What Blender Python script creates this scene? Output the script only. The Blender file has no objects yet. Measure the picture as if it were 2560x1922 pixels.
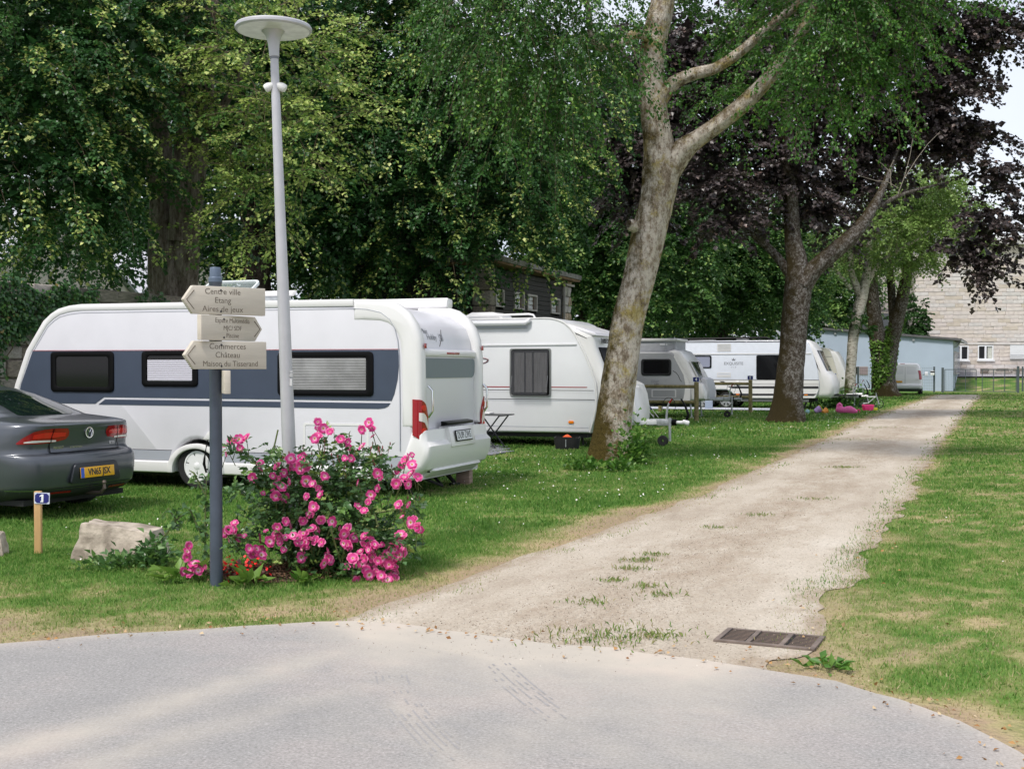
import bpy, bmesh, math, random
import numpy as np
from mathutils import Vector, Matrix
R = math.radians
random.seed(7)
rng = np.random.default_rng(7)
SC = bpy.context.scene
C = SC.collection
# ------------------------------------------------------------------ camera
FPX = 3000.0; EYE = 1.65; PITCH = math.atan(41 / 3000)
cam_d = bpy.data.cameras.new('camera'); cam = bpy.data.objects.new('camera', cam_d); C.objects.link(cam)
cam_d.sensor_width = 36; cam_d.sensor_fit = 'HORIZONTAL'; cam_d.lens = 36 * FPX / 2560
cam_d.clip_end = 2000; cam_d.clip_start = 0.05
cam.location = (0, 0, EYE); cam.rotation_euler = (math.pi / 2 - PITCH, 0, 0)
SC.camera = cam
# ------------------------------------------------------------------ sky, sun, exposure
SUN_AZ = R(220); SUN_EL = R(56)          # azimuth clockwise from +Y: behind the camera, a little to its left
W = bpy.data.worlds.new('World'); SC.world = W; W.use_nodes = True
nt = W.node_tree; nt.nodes.clear()
def wn(t): return nt.nodes.new(t)
sky = wn('ShaderNodeTexSky'); sky.sky_type = 'NISHITA'; sky.sun_disc = False
sky.sun_elevation = SUN_EL; sky.sun_rotation = SUN_AZ; sky.dust_density = 2.5; sky.air_density = 1.0
tc = wn('ShaderNodeTexCoord'); nz = wn('ShaderNodeTexNoise'); nz.inputs['Scale'].default_value = 2.2; nz.inputs['Detail'].default_value = 5
mp = wn('ShaderNodeMapping'); mp.inputs['Scale'].default_value = (1, 1, 2.2)
cr = wn('ShaderNodeValToRGB'); cr.color_ramp.elements[0].position = .32; cr.color_ramp.elements[1].position = .68
cr.color_ramp.elements[0].color = (3.5, 3.75, 4.4, 1); cr.color_ramp.elements[1].color = (5.2, 5.25, 5.5, 1)
mx = wn('ShaderNodeMix'); mx.data_type = 'RGBA'; mx.inputs[0].default_value = .8
bg = wn('ShaderNodeBackground'); bg.inputs['Strength'].default_value = .1
wo = wn('ShaderNodeOutputWorld')
nt.links.new(tc.outputs['Generated'], mp.inputs[0]); nt.links.new(mp.outputs[0], nz.inputs['Vector'])
nt.links.new(nz.outputs['Fac'], cr.inputs[0])
nt.links.new(sky.outputs[0], mx.inputs[6]); nt.links.new(cr.outputs[0], mx.inputs[7])
nt.links.new(mx.outputs[2], bg.inputs[0]); nt.links.new(bg.outputs[0], wo.inputs[0])
sun_d = bpy.data.lights.new('sun', 'SUN'); sun = bpy.data.objects.new('sun', sun_d); C.objects.link(sun)
sun_d.energy = 1.5; sun_d.angle = R(10); sun_d.color = (1, .95, .88)
sd = Vector((math.sin(SUN_AZ) * math.cos(SUN_EL), math.cos(SUN_AZ) * math.cos(SUN_EL), math.sin(SUN_EL)))
sun.rotation_euler = (-sd).to_track_quat('-Z', 'Y').to_euler(); sun.location = sd * 60
SC.view_settings.view_transform = 'Standard'; SC.view_settings.look = 'None'
SC.view_settings.exposure = 1.15; SC.view_settings.gamma = 1; SC.view_settings.use_curve_mapping = False
SC.render.engine = 'CYCLES'
cy = SC.cycles; cy.max_bounces = 5; cy.diffuse_bounces = 2; cy.glossy_bounces = 2; cy.transmission_bounces = 3
cy.transparent_max_bounces = 6; cy.caustics_reflective = False; cy.caustics_refractive = False
cy.use_denoising = True; cy.use_adaptive_sampling = True; cy.adaptive_threshold = .02

# ------------------------------------------------------------------ survey helpers: photo pixel -> point in the place
def ray(x, y):
    vx = (x - 1280) / FPX; vz = (961 - y) / FPX; c, s = math.cos(PITCH), math.sin(PITCH)
    return Vector((vx, c + s * vz, -s + c * vz))
def G(x, y, z=0.0):
    r = ray(x, y); k = (z - EYE) / r.z; return Vector((r.x * k, r.y * k, z))
def at(x, y, Y):
    r = ray(x, y); return r * (Y / r.y) + Vector((0, 0, EYE))

# ------------------------------------------------------------------ materials
MATS = {}
def mat(name, col, rough=.6, metal=0., var=0., vscale=6., bump=0., bscale=60., coat=0., col2=None, det=4., spec=.5, stretch=None):
    if name in MATS: return MATS[name]
    m = bpy.data.materials.new(name); m.use_nodes = True; MATS[name] = m
    n = m.node_tree.nodes; l = m.node_tree.links; b = n['Principled BSDF']
    b.inputs['Roughness'].default_value = rough; b.inputs['Metallic'].default_value = metal
    b.inputs['Specular IOR Level'].default_value = spec
    if coat: b.inputs['Coat Weight'].default_value = coat; b.inputs['Coat Roughness'].default_value = .05
    b.inputs['Base Color'].default_value = (*col, 1)
    if var or col2 or bump:
        t = n.new('ShaderNodeTexCoord'); src = t.outputs['Object']
        if stretch:
            mpn = n.new('ShaderNodeMapping'); mpn.inputs['Scale'].default_value = stretch; l.new(src, mpn.inputs[0]); src = mpn.outputs[0]
    if var or col2:
        z = n.new('ShaderNodeTexNoise'); z.inputs['Scale'].default_value = vscale; z.inputs['Detail'].default_value = det
        l.new(src, z.inputs['Vector'])
        r = n.new('ShaderNodeValToRGB'); r.color_ramp.elements[0].position = .35; r.color_ramp.elements[1].position = .65
        ca = tuple(max(0, c * (1 - var)) for c in col); cb = col2 if col2 else tuple(min(1, c * (1 + var)) for c in col)
        r.color_ramp.elements[0].color = (*ca, 1); r.color_ramp.elements[1].color = (*cb, 1)
        l.new(z.outputs['Fac'], r.inputs[0]); l.new(r.outputs[0], b.inputs['Base Color'])
    if bump:
        z2 = n.new('ShaderNodeTexNoise'); z2.inputs['Scale'].default_value = bscale; z2.inputs['Detail'].default_value = 5
        l.new(src, z2.inputs['Vector'])
        bp = n.new('ShaderNodeBump'); bp.inputs['Strength'].default_value = min(1, bump); bp.inputs['Distance'].default_value = .02
        l.new(z2.outputs['Fac'], bp.inputs['Height']); l.new(bp.outputs[0], b.inputs['Normal'])
    return m
def ramp(n, stops):
    r = n.new('ShaderNodeValToRGB'); e = r.color_ramp.elements
    while len(e) < len(stops): e.new(.5)
    for k, (p, c) in enumerate(stops): e[k].position = p; e[k].color = (*c, 1)
    return r
def leafmat(name, stops, trans=.3, rough=.45, spec=.4):
    if name in MATS: return MATS[name]
    m = bpy.data.materials.new(name); m.use_nodes = True; MATS[name] = m
    n = m.node_tree.nodes; l = m.node_tree.links; b = n['Principled BSDF']; out = n['Material Output']
    a = n.new('ShaderNodeAttribute'); a.attribute_name = 'tint'
    r = ramp(n, stops); l.new(a.outputs['Fac'], r.inputs[0]); l.new(r.outputs[0], b.inputs['Base Color'])
    b.inputs['Roughness'].default_value = rough; b.inputs['Specular IOR Level'].default_value = spec
    t = n.new('ShaderNodeBsdfTranslucent'); l.new(r.outputs[0], t.inputs[0])
    mxs = n.new('ShaderNodeMixShader'); mxs.inputs[0].default_value = trans
    l.new(b.outputs[0], mxs.inputs[1]); l.new(t.outputs[0], mxs.inputs[2]); l.new(mxs.outputs[0], out.inputs[0])
    return m
def glassmat(name, col, rough=.04):
    m = mat(name, col, rough=rough, spec=.8); return m

# ------------------------------------------------------------------ objects
def tag(o, label, cat, group=None, kind=None):
    if label: o['label'] = label
    if cat: o['category'] = cat
    if group: o['group'] = group
    if kind: o['kind'] = kind
    return o
def thing(name, label, cat, loc=(0, 0, 0), rz=0., group=None):
    o = bpy.data.objects.new(name, None); C.objects.link(o); o.empty_display_size = .2
    o.location = loc; o.rotation_euler = (0, 0, rz)
    return tag(o, label, cat, group)
def link(name, me, m=None, parent=None, loc=(0, 0, 0), rot=(0, 0, 0), scale=None):
    o = bpy.data.objects.new(name, me); C.objects.link(o)
    if m is not None and len(me.materials) == 0: me.materials.append(m)
    o.parent = parent; o.location = loc; o.rotation_euler = rot
    if scale: o.scale = scale
    return o
class MB:
    def __init__(s): s.v = []; s.f = []
    def add(s, vs, fs):
        k = len(s.v); s.v += [tuple(p) for p in vs]; s.f += [tuple(i + k for i in f) for f in fs]; return s
    def box(s, x0, x1, y0, y1, z0, z1):
        return s.add([(x0, y0, z0), (x1, y0, z0), (x1, y1, z0), (x0, y1, z0), (x0, y0, z1), (x1, y0, z1), (x1, y1, z1), (x0, y1, z1)],
                     [(0, 3, 2, 1), (4, 5, 6, 7), (0, 1, 5, 4), (1, 2, 6, 5), (2, 3, 7, 6), (3, 0, 4, 7)])
    def prism(s, poly, y0, y1):                # polygon in (x,z), extruded along y
        n = len(poly)
        return s.add([(x, y0, z) for x, z in poly] + [(x, y1, z) for x, z in poly],
                     [tuple(range(n)), tuple(range(2 * n - 1, n - 1, -1))] + [(i, i + n, (i + 1) % n + n, (i + 1) % n) for i in range(n)])
    def prismz(s, poly, z0, z1):
        n = len(poly)
        return s.add([(x, y, z0) for x, y in poly] + [(x, y, z1) for x, y in poly],
                     [tuple(range(n - 1, -1, -1)), tuple(range(n, 2 * n))] + [(i, (i + 1) % n, (i + 1) % n + n, i + n) for i in range(n)])
    def rprism(s, poly, y0, y1, r, seg=3, both=True):
        rings = []
        for k in range(seg + 1):
            a = k / seg * math.pi / 2; rings.append((y0 + r * (1 - math.cos(a)), r * (1 - math.sin(a))))
        if both:
            for k in range(seg, -1, -1):
                a = k / seg * math.pi / 2; rings.append((y1 - r * (1 - math.cos(a)), r * (1 - math.sin(a))))
        else: rings.append((y1, 0))
        n = len(poly); vs = []
        for y, ins in rings: vs += [(x, y, z) for x, z in inset(poly, ins)]
        fs = [tuple(range(n)), tuple(range(len(rings) * n - 1, (len(rings) - 1) * n - 1, -1))]
        for j in range(len(rings) - 1):
            for i in range(n):
                i2 = (i + 1) % n; fs.append((j * n + i, (j + 1) * n + i, (j + 1) * n + i2, j * n + i2))
        return s.add(vs, fs)
    def ring(s, outer, inner, y0, y1):          # frame between two polygons of equal count
        n = len(outer); vs = [(x, y0, z) for x, z in outer] + [(x, y0, z) for x, z in inner] + [(x, y1, z) for x, z in outer] + [(x, y1, z) for x, z in inner]
        fs = []
        for i in range(n):
            j = (i + 1) % n
            fs += [(i, j, n + j, n + i), (2 * n + i, 3 * n + i, 3 * n + j, 2 * n + j), (i, 2 * n + i, 2 * n + j, j), (n + i, n + j, 3 * n + j, 3 * n + i)]
        return s.add(vs, fs)
    def tube(s, pts, rad, n=8, cap=True):
        P = [Vector(p) for p in pts]; m = len(P); rads = rad if hasattr(rad, '__len__') else [rad] * m
        k0 = len(s.v); up = None
        for i in range(m):
            t = (P[min(i + 1, m - 1)] - P[max(i - 1, 0)]).normalized()
            if up is None:
                up = Vector((0, 0, 1)) if abs(t.z) < .9 else Vector((1, 0, 0))
            a = t.cross(up)
            if a.length < 1e-6: a = t.orthogonal()
            a.normalize(); b = a.cross(t).normalized(); up = b
            for j in range(n):
                q = 2 * math.pi * j / n; s.v.append(tuple(P[i] + (a * math.cos(q) + b * math.sin(q)) * rads[i]))
        for i in range(m - 1):
            for j in range(n):
                j2 = (j + 1) % n; s.f.append((k0 + i * n + j, k0 + i * n + j2, k0 + (i + 1) * n + j2, k0 + (i + 1) * n + j))
        if cap:
            s.f.append(tuple(k0 + j for j in range(n - 1, -1, -1))); s.f.append(tuple(k0 + (m - 1) * n + j for j in range(n)))
        return s
    def lathe(s, prof, n=24, c=(0, 0, 0), axis='z', a0=0., a1=2 * math.pi):
        k0 = len(s.v); full = abs(a1 - a0 - 2 * math.pi) < 1e-6; nn = n if full else n + 1
        for r, h in prof:
            for j in range(nn):
                q = a0 + (a1 - a0) * j / n; u, w = r * math.cos(q), r * math.sin(q)
                p = {'z': (u, w, h), 'y': (u, h, w), 'x': (h, u, w)}[axis]
                s.v.append((p[0] + c[0], p[1] + c[1], p[2] + c[2]))
        for i in range(len(prof) - 1):
            for j in range(n):
                j2 = (j + 1) % nn; s.f.append((k0 + i * nn + j, k0 + i * nn + j2, k0 + (i + 1) * nn + j2, k0 + (i + 1) * nn + j))
        return s
    def xf(s, M):
        s.v = [tuple(M @ Vector(p)) for p in s.v]; return s
    def mesh(s, name, smooth=None, bevel=0., seg=2, weld=False):
        me = bpy.data.meshes.new(name); me.from_pydata(s.v, [], s.f)
        bm = bmesh.new(); bm.from_mesh(me)
        if weld: bmesh.ops.remove_doubles(bm, verts=bm.verts, dist=1e-4)
        bmesh.ops.recalc_face_normals(bm, faces=bm.faces)
        if bevel:
            ed = [e for e in bm.edges if len(e.link_faces) == 2 and e.calc_face_angle(0) > .5]
            bmesh.ops.bevel(bm, geom=ed, offset=bevel, segments=seg, profile=.5, affect='EDGES', clamp_overlap=True)
        bm.to_mesh(me); bm.free()
        if smooth:
            me.polygons.foreach_set('use_smooth', [True] * len(me.polygons)); me.set_sharp_from_angle(angle=R(smooth))
        me.update(); return me
    def build(s, name, m, parent=None, smooth=35, bevel=0., seg=2, weld=False, loc=(0, 0, 0), rot=(0, 0, 0)):
        return link(name, s.mesh(name, smooth, bevel, seg, weld), m, parent, loc, rot)
def inset(poly, d):
    if d == 0: return list(poly)
    n = len(poly); out = []
    area = sum(poly[i][0] * poly[(i + 1) % n][1] - poly[(i + 1) % n][0] * poly[i][1] for i in range(n))
    sg = 1 if area > 0 else -1
    for i in range(n):
        a, b, c = Vector(poly[i - 1]), Vector(poly[i]), Vector(poly[(i + 1) % n])
        e1 = (b - a); e2 = (c - b)
        n1 = Vector((-e1.y, e1.x)).normalized() * sg if e1.length > 1e-9 else Vector((0, 0)); n2 = Vector((-e2.y, e2.x)).normalized() * sg if e2.length > 1e-9 else n1
        nn = n1 + n2
        if nn.length < 1e-6: nn = n1
        nn.normalize(); k = max(.45, nn.dot(n1))
        p = b + nn * (d / k); out.append((p.x, p.y))
    return out
def rrect(x0, x1, z0, z1, r, n=4):
    out = []
    for cx, cz, a in ((x1 - r, z0 + r, -90), (x1 - r, z1 - r, 0), (x0 + r, z1 - r, 90), (x0 + r, z0 + r, 180)):
        for k in range(n + 1):
            q = R(a + 90 * k / n); out.append((cx + r * math.cos(q), cz + r * math.sin(q)))
    return out
def rquad(pts, r, n=4):                        # rounded polygon from corner points
    out = []; m = len(pts)
    for i in range(m):
        a, b, c = Vector(pts[i - 1]), Vector(pts[i]), Vector(pts[(i + 1) % m])
        u = (a - b).normalized(); v = (c - b).normalized(); rr = min(r, (a - b).length * .45, (c - b).length * .45)
        p, q = b + u * rr, b + v * rr
        for k in range(n + 1):
            t = k / n; w = p * (1 - t) ** 2 + b * 2 * t * (1 - t) + q * t * t; out.append((w.x, w.y))
    return out
def text(name, body, size, m, parent, M, extrude=.0015, bold=0., sx=1., align='CENTER', shear=0.):
    cu = bpy.data.curves.new('lettering', 'FONT'); cu.body = body; cu.size = size; cu.extrude = extrude; cu.offset = bold
    cu.align_x = align; cu.align_y = 'CENTER'; cu.resolution_u = 3; cu.shear = shear
    ob = bpy.data.objects.new('lettering', cu); me = bpy.data.meshes.new_from_object(ob)
    bpy.data.objects.remove(ob); bpy.data.curves.remove(cu)
    T = M @ Matrix.Rotation(math.pi / 2, 4, 'X') @ Matrix.Diagonal((sx, 1, 1, 1))
    me.transform(T); me.materials.clear()
    return link(name, me, m, parent)
def T(x, y, z, rz=0., rx=0., ry=0.):
    return Matrix.Translation((x, y, z)) @ Matrix.Rotation(rz, 4, 'Z') @ Matrix.Rotation(ry, 4, 'Y') @ Matrix.Rotation(rx, 4, 'X')
def npmesh(name, V, Fc, n, attr=None, smooth=False, attrname='tint'):
    me = bpy.data.meshes.new(name); V = np.asarray(V, np.float32); Fc = np.asarray(Fc, np.int32)
    nf = len(Fc); me.vertices.add(len(V)); me.vertices.foreach_set('co', V.ravel())
    me.loops.add(nf * n); me.loops.foreach_set('vertex_index', Fc.ravel())
    me.polygons.add(nf); me.polygons.foreach_set('loop_start', np.arange(0, nf * n, n, dtype=np.int32))
    me.update(calc_edges=True)
    if attr is not None:
        dom = 'FACE' if len(attr) == nf and len(attr) != len(V) else 'POINT'
        a = me.attributes.new(attrname, 'FLOAT', dom); a.data.foreach_set('value', np.asarray(attr, np.float32))
    if smooth: me.polygons.foreach_set('use_smooth', np.ones(nf, bool))
    return me
def vnoise(x, y, seed=0):                      # value noise, numpy, 0..1
    x = np.asarray(x, float); y = np.asarray(y, float)
    xi = np.floor(x).astype(np.int64); yi = np.floor(y).astype(np.int64); fx = x - xi; fy = y - yi
    fx = fx * fx * (3 - 2 * fx); fy = fy * fy * (3 - 2 * fy)
    def h(a, b):
        k = (a * 374761393 + b * 668265263 + seed * 1442695041) & 0x7fffffff
        k = ((k ^ (k >> 13)) * 1274126177) & 0x7fffffff; return ((k ^ (k >> 16)) & 0xffff) / 65535.
    return (h(xi, yi) * (1 - fx) + h(xi + 1, yi) * fx) * (1 - fy) + (h(xi, yi + 1) * (1 - fx) + h(xi + 1, yi + 1) * fx) * fy
def fbm(x, y, seed=0, o=3):
    s = 0; a = .5; t = 0
    for k in range(o): s = s + a * vnoise(x * 2 ** k, y * 2 ** k, seed + k * 17); t += a; a *= .5
    return s / t
# ================================================================== ground, road, path
ROADPX = [(-900, 1690), (-400, 1640), (0, 1612), (130, 1602), (253, 1591), (380, 1583), (506, 1577), (600, 1571), (696, 1565), (790, 1559), (886, 1556), (980, 1562), (1100, 1578), (1250, 1598), (1400, 1617), (1531, 1622), (1620, 1635), (1767, 1656), (1924, 1682), (2082, 1708), (2239, 1753), (2396, 1806), (2553, 1884), (2700, 1990)]
LEFTPX = [(560, 1590), (760, 1563), (886, 1540), (960, 1505), (1023, 1487), (1120, 1462), (1260, 1408), (1400, 1362), (1557, 1304), (1715, 1252), (1872, 1183), (1966, 1147), (2080, 1090), (2170, 1048), (2250, 1020), (2315, 997), (2342, 987)]
RIGHTPX = [(2010, 1760), (1960, 1700), (1930, 1668), (2020, 1640), (2045, 1596), (2048, 1548), (2076, 1486), (2140, 1444), (2162, 1402), (2213, 1339), (2260, 1270), (2291, 1202), (2328, 1150), (2368, 1090), (2408, 1040), (2432, 1010), (2446, 996), (2452, 987)]
def px2w(L): return np.array([G(*p)[:2] for p in L])
roadE = px2w(ROADPX); pathL = px2w(LEFTPX); pathR = px2w(RIGHTPX)
def dens(P, step):
    out = [P[0]]
    for a, b in zip(P[:-1], P[1:]):
        n = max(1, int(np.linalg.norm(b - a) / step))
        for k in range(1, n + 1): out.append(a + (b - a) * k / n)
    return np.array(out)
def rag(P, amp, sc, seed):                       # ragged edge
    d = np.gradient(P, axis=0); nn = np.stack([-d[:, 1], d[:, 0]], 1); nn /= np.linalg.norm(nn, axis=1)[:, None] + 1e-9
    s = np.concatenate([[0], np.cumsum(np.linalg.norm(np.diff(P, axis=0), axis=1))])
    k = (fbm(s * sc, s * 0 + seed, seed, 4) - .5) * 2 * amp
    return P + nn * k[:, None]
def polydist(X, Y, P):
    best = np.full(X.shape, 1e9)
    for a, b in zip(P[:-1], P[1:]):
        d = b - a; L2 = d @ d + 1e-12
        t = np.clip(((X - a[0]) * d[0] + (Y - a[1]) * d[1]) / L2, 0, 1)
        best = np.minimum(best, np.hypot(X - a[0] - t * d[0], Y - a[1] - t * d[1]))
    return best
def inpoly(X, Y, P):
    c = np.zeros(X.shape, bool); n = len(P)
    for i in range(n):
        a, b = P[i], P[i - 1]
        m = ((a[1] > Y) != (b[1] > Y)); 
        with np.errstate(divide='ignore', invalid='ignore'):
            xx = (b[0] - a[0]) * (Y - a[1]) / (b[1] - a[1] + 1e-15) + a[0]
        c ^= m & (X < xx)
    return c
pathPoly = np.vstack([pathL, pathR[::-1]])
roadPoly = np.vstack([roadE, [[60, -30], [-60, -30], [-60, roadE[0][1] - .5]]])
def gz(x, y):                                    # the bank up to the stone building beyond the gate
    x = np.asarray(x, float); y = np.asarray(y, float)
    a = np.clip((y - 84) / 10, 0, 1); a = a * a * (3 - 2 * a); b = np.clip((x - 22) / 8, 0, 1)
    c = np.clip((x - 36) / 6, 0, 1) * np.clip((y - 76) / 8, 0, 1) * .35
    return np.maximum(a * b * 1.15, c)
def dryness(x, y):
    dl = polydist(x, y, pathL); dr = polydist(x, y, pathR); de = polydist(x, y, roadE)
    n = fbm(x * 1.3, y * 1.3, 5, 4); n2 = fbm(x * .35, y * .35, 9, 3)
    d = np.maximum.reduce([1.1 - dl / .62, .8 - dr / .5, 1.1 - de / .5]) + (n - .5) * 1.7
    right = (x > np.interp(y, pathR[:, 1][2:], pathR[:, 0][2:])) & (y > 5)
    n4 = fbm(x * 4.5, y * 4.5, 77, 3); n9 = fbm(x * 13, y * 13, 78, 2); d2 = np.where(right, .33 + (n - .5) * .7 + (n2 - .5) * .3 + (n4 - .5) * 1.1 + (n9 - .5) * 1.1, .09 + (n - .55) * 1.1 + (n4 - .5) * .9 + (n9 - .5) * .7 + np.clip(1 - de / 2.4, 0, 1) * .78)
    return np.clip(np.maximum(d, d2), 0, 1)
xs = np.unique(np.round(np.concatenate([np.arange(-11, 14, .16), np.arange(14, 45, .6), np.arange(-40, -11, 1.5), np.linspace(-400, -40, 14), np.linspace(45, 400, 14)]), 3))
ys = np.unique(np.round(np.concatenate([np.arange(5, 30, .16), np.arange(30, 100, .5), np.linspace(-120, 5, 12), np.linspace(100, 900, 14)]), 3))
GX, GY = np.meshgrid(xs, ys); GZ = gz(GX, GY)
nx, ny = len(xs), len(ys); ii = (np.arange(ny - 1)[:, None] * nx + np.arange(nx - 1)[None]).ravel()
Fq = np.stack([ii, ii + 1, ii + nx + 1, ii + nx], 1)
me = npmesh('ground', np.stack([GX.ravel(), GY.ravel(), GZ.ravel()], 1), Fq, 4, dryness(GX, GY).ravel(), True, 'dry')
def groundmat():
    m = bpy.data.materials.new('lawn'); m.use_nodes = True; n = m.node_tree.nodes; l = m.node_tree.links; b = n['Principled BSDF']
    b.inputs['Roughness'].default_value = .95; b.inputs['Specular IOR Level'].default_value = .1
    a = n.new('ShaderNodeAttribute'); a.attribute_name = 'dry'
    t = n.new('ShaderNodeTexCoord')
    z = n.new('ShaderNodeTexNoise'); z.inputs['Scale'].default_value = 9; z.inputs['Detail'].default_value = 8; z.inputs['Roughness'].default_value = .75; l.new(t.outputs['Object'], z.inputs['Vector'])
    z3 = n.new('ShaderNodeTexNoise'); z3.inputs['Scale'].default_value = .7; z3.inputs['Detail'].default_value = 4; l.new(t.outputs['Object'], z3.inputs['Vector'])
    ma = n.new('ShaderNodeMath'); ma.operation = 'MULTIPLY_ADD'; l.new(z.outputs['Fac'], ma.inputs[0]); ma.inputs[1].default_value = .9; ma.inputs[2].default_value = -.45
    ad = n.new('ShaderNodeMath'); ad.operation = 'ADD'; l.new(a.outputs['Fac'], ad.inputs[0]); l.new(ma.outputs[0], ad.inputs[1])
    r = ramp(n, [(.0, (.066, .145, .026)), (.25, (.112, .200, .044)), (.5, (.195, .22, .08)), (.75, (.36, .305, .17)), (1., (.34, .255, .175))])
    l.new(ad.outputs[0], r.inputs[0])
    mx = n.new('ShaderNodeMix'); mx.data_type = 'RGBA'; mx.blend_type = 'MULTIPLY'; mx.inputs[0].default_value = 1
    r2 = ramp(n, [(.3, (.78, .82, .8)), (.7, (1.12, 1.1, 1.05))]); l.new(z3.outputs['Fac'], r2.inputs[0])
    l.new(r.outputs[0], mx.inputs[6]); l.new(r2.outputs[0], mx.inputs[7]); l.new(mx.outputs[2], b.inputs['Base Color'])
    bp = n.new('ShaderNodeBump'); bp.inputs['Strength'].default_value = .7; bp.inputs['Distance'].default_value = .05; z2 = n.new('ShaderNodeTexNoise'); z2.inputs['Scale'].default_value = 28; z2.inputs['Detail'].default_value = 6
    l.new(t.outputs['Object'], z2.inputs['Vector']); l.new(z2.outputs['Fac'], bp.inputs['Height']); l.new(bp.outputs[0], b.inputs['Normal'])
    return m
ground = link('ground', me, groundmat()); ground['kind'] = 'structure'

# ---- gravel path
PL = rag(dens(pathL, .2), .10, 1.3, 3); PR = rag(dens(pathR[1:], .1), .17, 2.6, 4)
def resample(P, n):
    s = np.concatenate([[0], np.cumsum(np.linalg.norm(np.diff(P, axis=0), axis=1))]); q = np.linspace(0, 1, n) ** 1.7 * s[-1]
    return np.stack([np.interp(q, s, P[:, 0]), np.interp(q, s, P[:, 1])], 1)
NR, NCc = 420, 34
Lr, Rr = resample(PL, NR), resample(PR, NR)
u = np.linspace(0, 1, NCc)
V = Lr[:, None] * (1 - u)[None, :, None] + Rr[:, None] * u[None, :, None]
ed = np.abs(u * 2 - 1)[None].repeat(NR, 0)
ii = (np.arange(NR - 1)[:, None] * NCc + np.arange(NCc - 1)[None]).ravel()
# the apron that spreads under the road edge
me = npmesh('path', np.concatenate([V.reshape(-1, 2), np.full((NR * NCc, 1), .006)], 1), np.stack([ii, ii + 1, ii + NCc + 1, ii + NCc], 1), 4, ed.ravel(), True, 'edge')
def pathmat():
    m = bpy.data.materials.new('gravel'); m.use_nodes = True; n = m.node_tree.nodes; l = m.node_tree.links; b = n['Principled BSDF']
    b.inputs['Roughness'].default_value = .95; b.inputs['Specular IOR Level'].default_value = .15
    t = n.new('ShaderNodeTexCoord'); a = n.new('ShaderNodeAttribute'); a.attribute_name = 'edge'
    def noise(sc, det=6, ro=.6, mpv=None):
        z = n.new('ShaderNodeTexNoise'); z.inputs['Scale'].default_value = sc; z.inputs['Detail'].default_value = det; z.inputs['Roughness'].default_value = ro
        src = t.outputs['Object']
        if mpv:
            q = n.new('ShaderNodeMapping'); q.vector_type = 'TEXTURE'; q.inputs['Rotation'].default_value = (0, 0, R(-22)); q.inputs['Scale'].default_value = mpv; l.new(src, q.inputs[0]); src = q.outputs[0]
        l.new(src, z.inputs['Vector']); return z
    z1 = noise(1.1, 6, .65, (1, 3.5, 1)); z2 = noise(55, 4, .7); z3 = noise(4, 9, .75, (1, 2.6, 1))
    r1 = ramp(n, [(.3, (.335, .28, .22)), (.5, (.45, .395, .325)), (.7, (.545, .495, .425))]); l.new(z1.outputs['Fac'], r1.inputs[0])
    # worn middle and edges: grey-brown litter
    mid = n.new('ShaderNodeMath'); mid.operation = 'ADD'
    er = ramp(n, [(0., (.66, .66, .66)), (.30, (.42, .42, .42)), (.55, (.10, .10, .10)), (.72, (.0, .0, .0)), (.85, (.28, .28, .28)), (.93, (.75, .75, .75)), (1., (1., 1., 1.))]); l.new(a.outputs['Fac'], er.inputs[0])
    sub = n.new('ShaderNodeMath'); sub.operation = 'MULTIPLY_ADD'; l.new(z3.outputs['Fac'], sub.inputs[0]); sub.inputs[1].default_value = 3.0; sub.inputs[2].default_value = -1.72
    l.new(er.outputs[0], mid.inputs[0]); l.new(sub.outputs[0], mid.inputs[1]); cl = n.new('ShaderNodeClamp'); l.new(mid.outputs[0], cl.inputs[0])
    mx = n.new('ShaderNodeMix'); mx.data_type = 'RGBA'; l.new(cl.outputs[0], mx.inputs[0]); l.new(r1.outputs[0], mx.inputs[6]); mx.inputs[7].default_value = (.315, .25, .185, 1)
    r2 = ramp(n, [(.3, (.72, .72, .72)), (.5, (1, 1, 1)), (.72, (1.2, 1.2, 1.2))]); l.new(z2.outputs['Fac'], r2.inputs[0])
    mu = n.new('ShaderNodeMix'); mu.data_type = 'RGBA'; mu.blend_type = 'MULTIPLY'; mu.inputs[0].default_value = 1; l.new(mx.outputs[2], mu.inputs[6]); l.new(r2.outputs[0], mu.inputs[7])
    l.new(mu.outputs[2], b.inputs['Base Color'])
    bp = n.new('ShaderNodeBump'); bp.inputs['Strength'].default_value = .6; bp.inputs['Distance'].default_value = .015; l.new(z2.outputs['Fac'], bp.inputs['Height']); l.new(bp.outputs[0], b.inputs['Normal'])
    return m
path = link('path', me, pathmat()); path['kind'] = 'structure'

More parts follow.
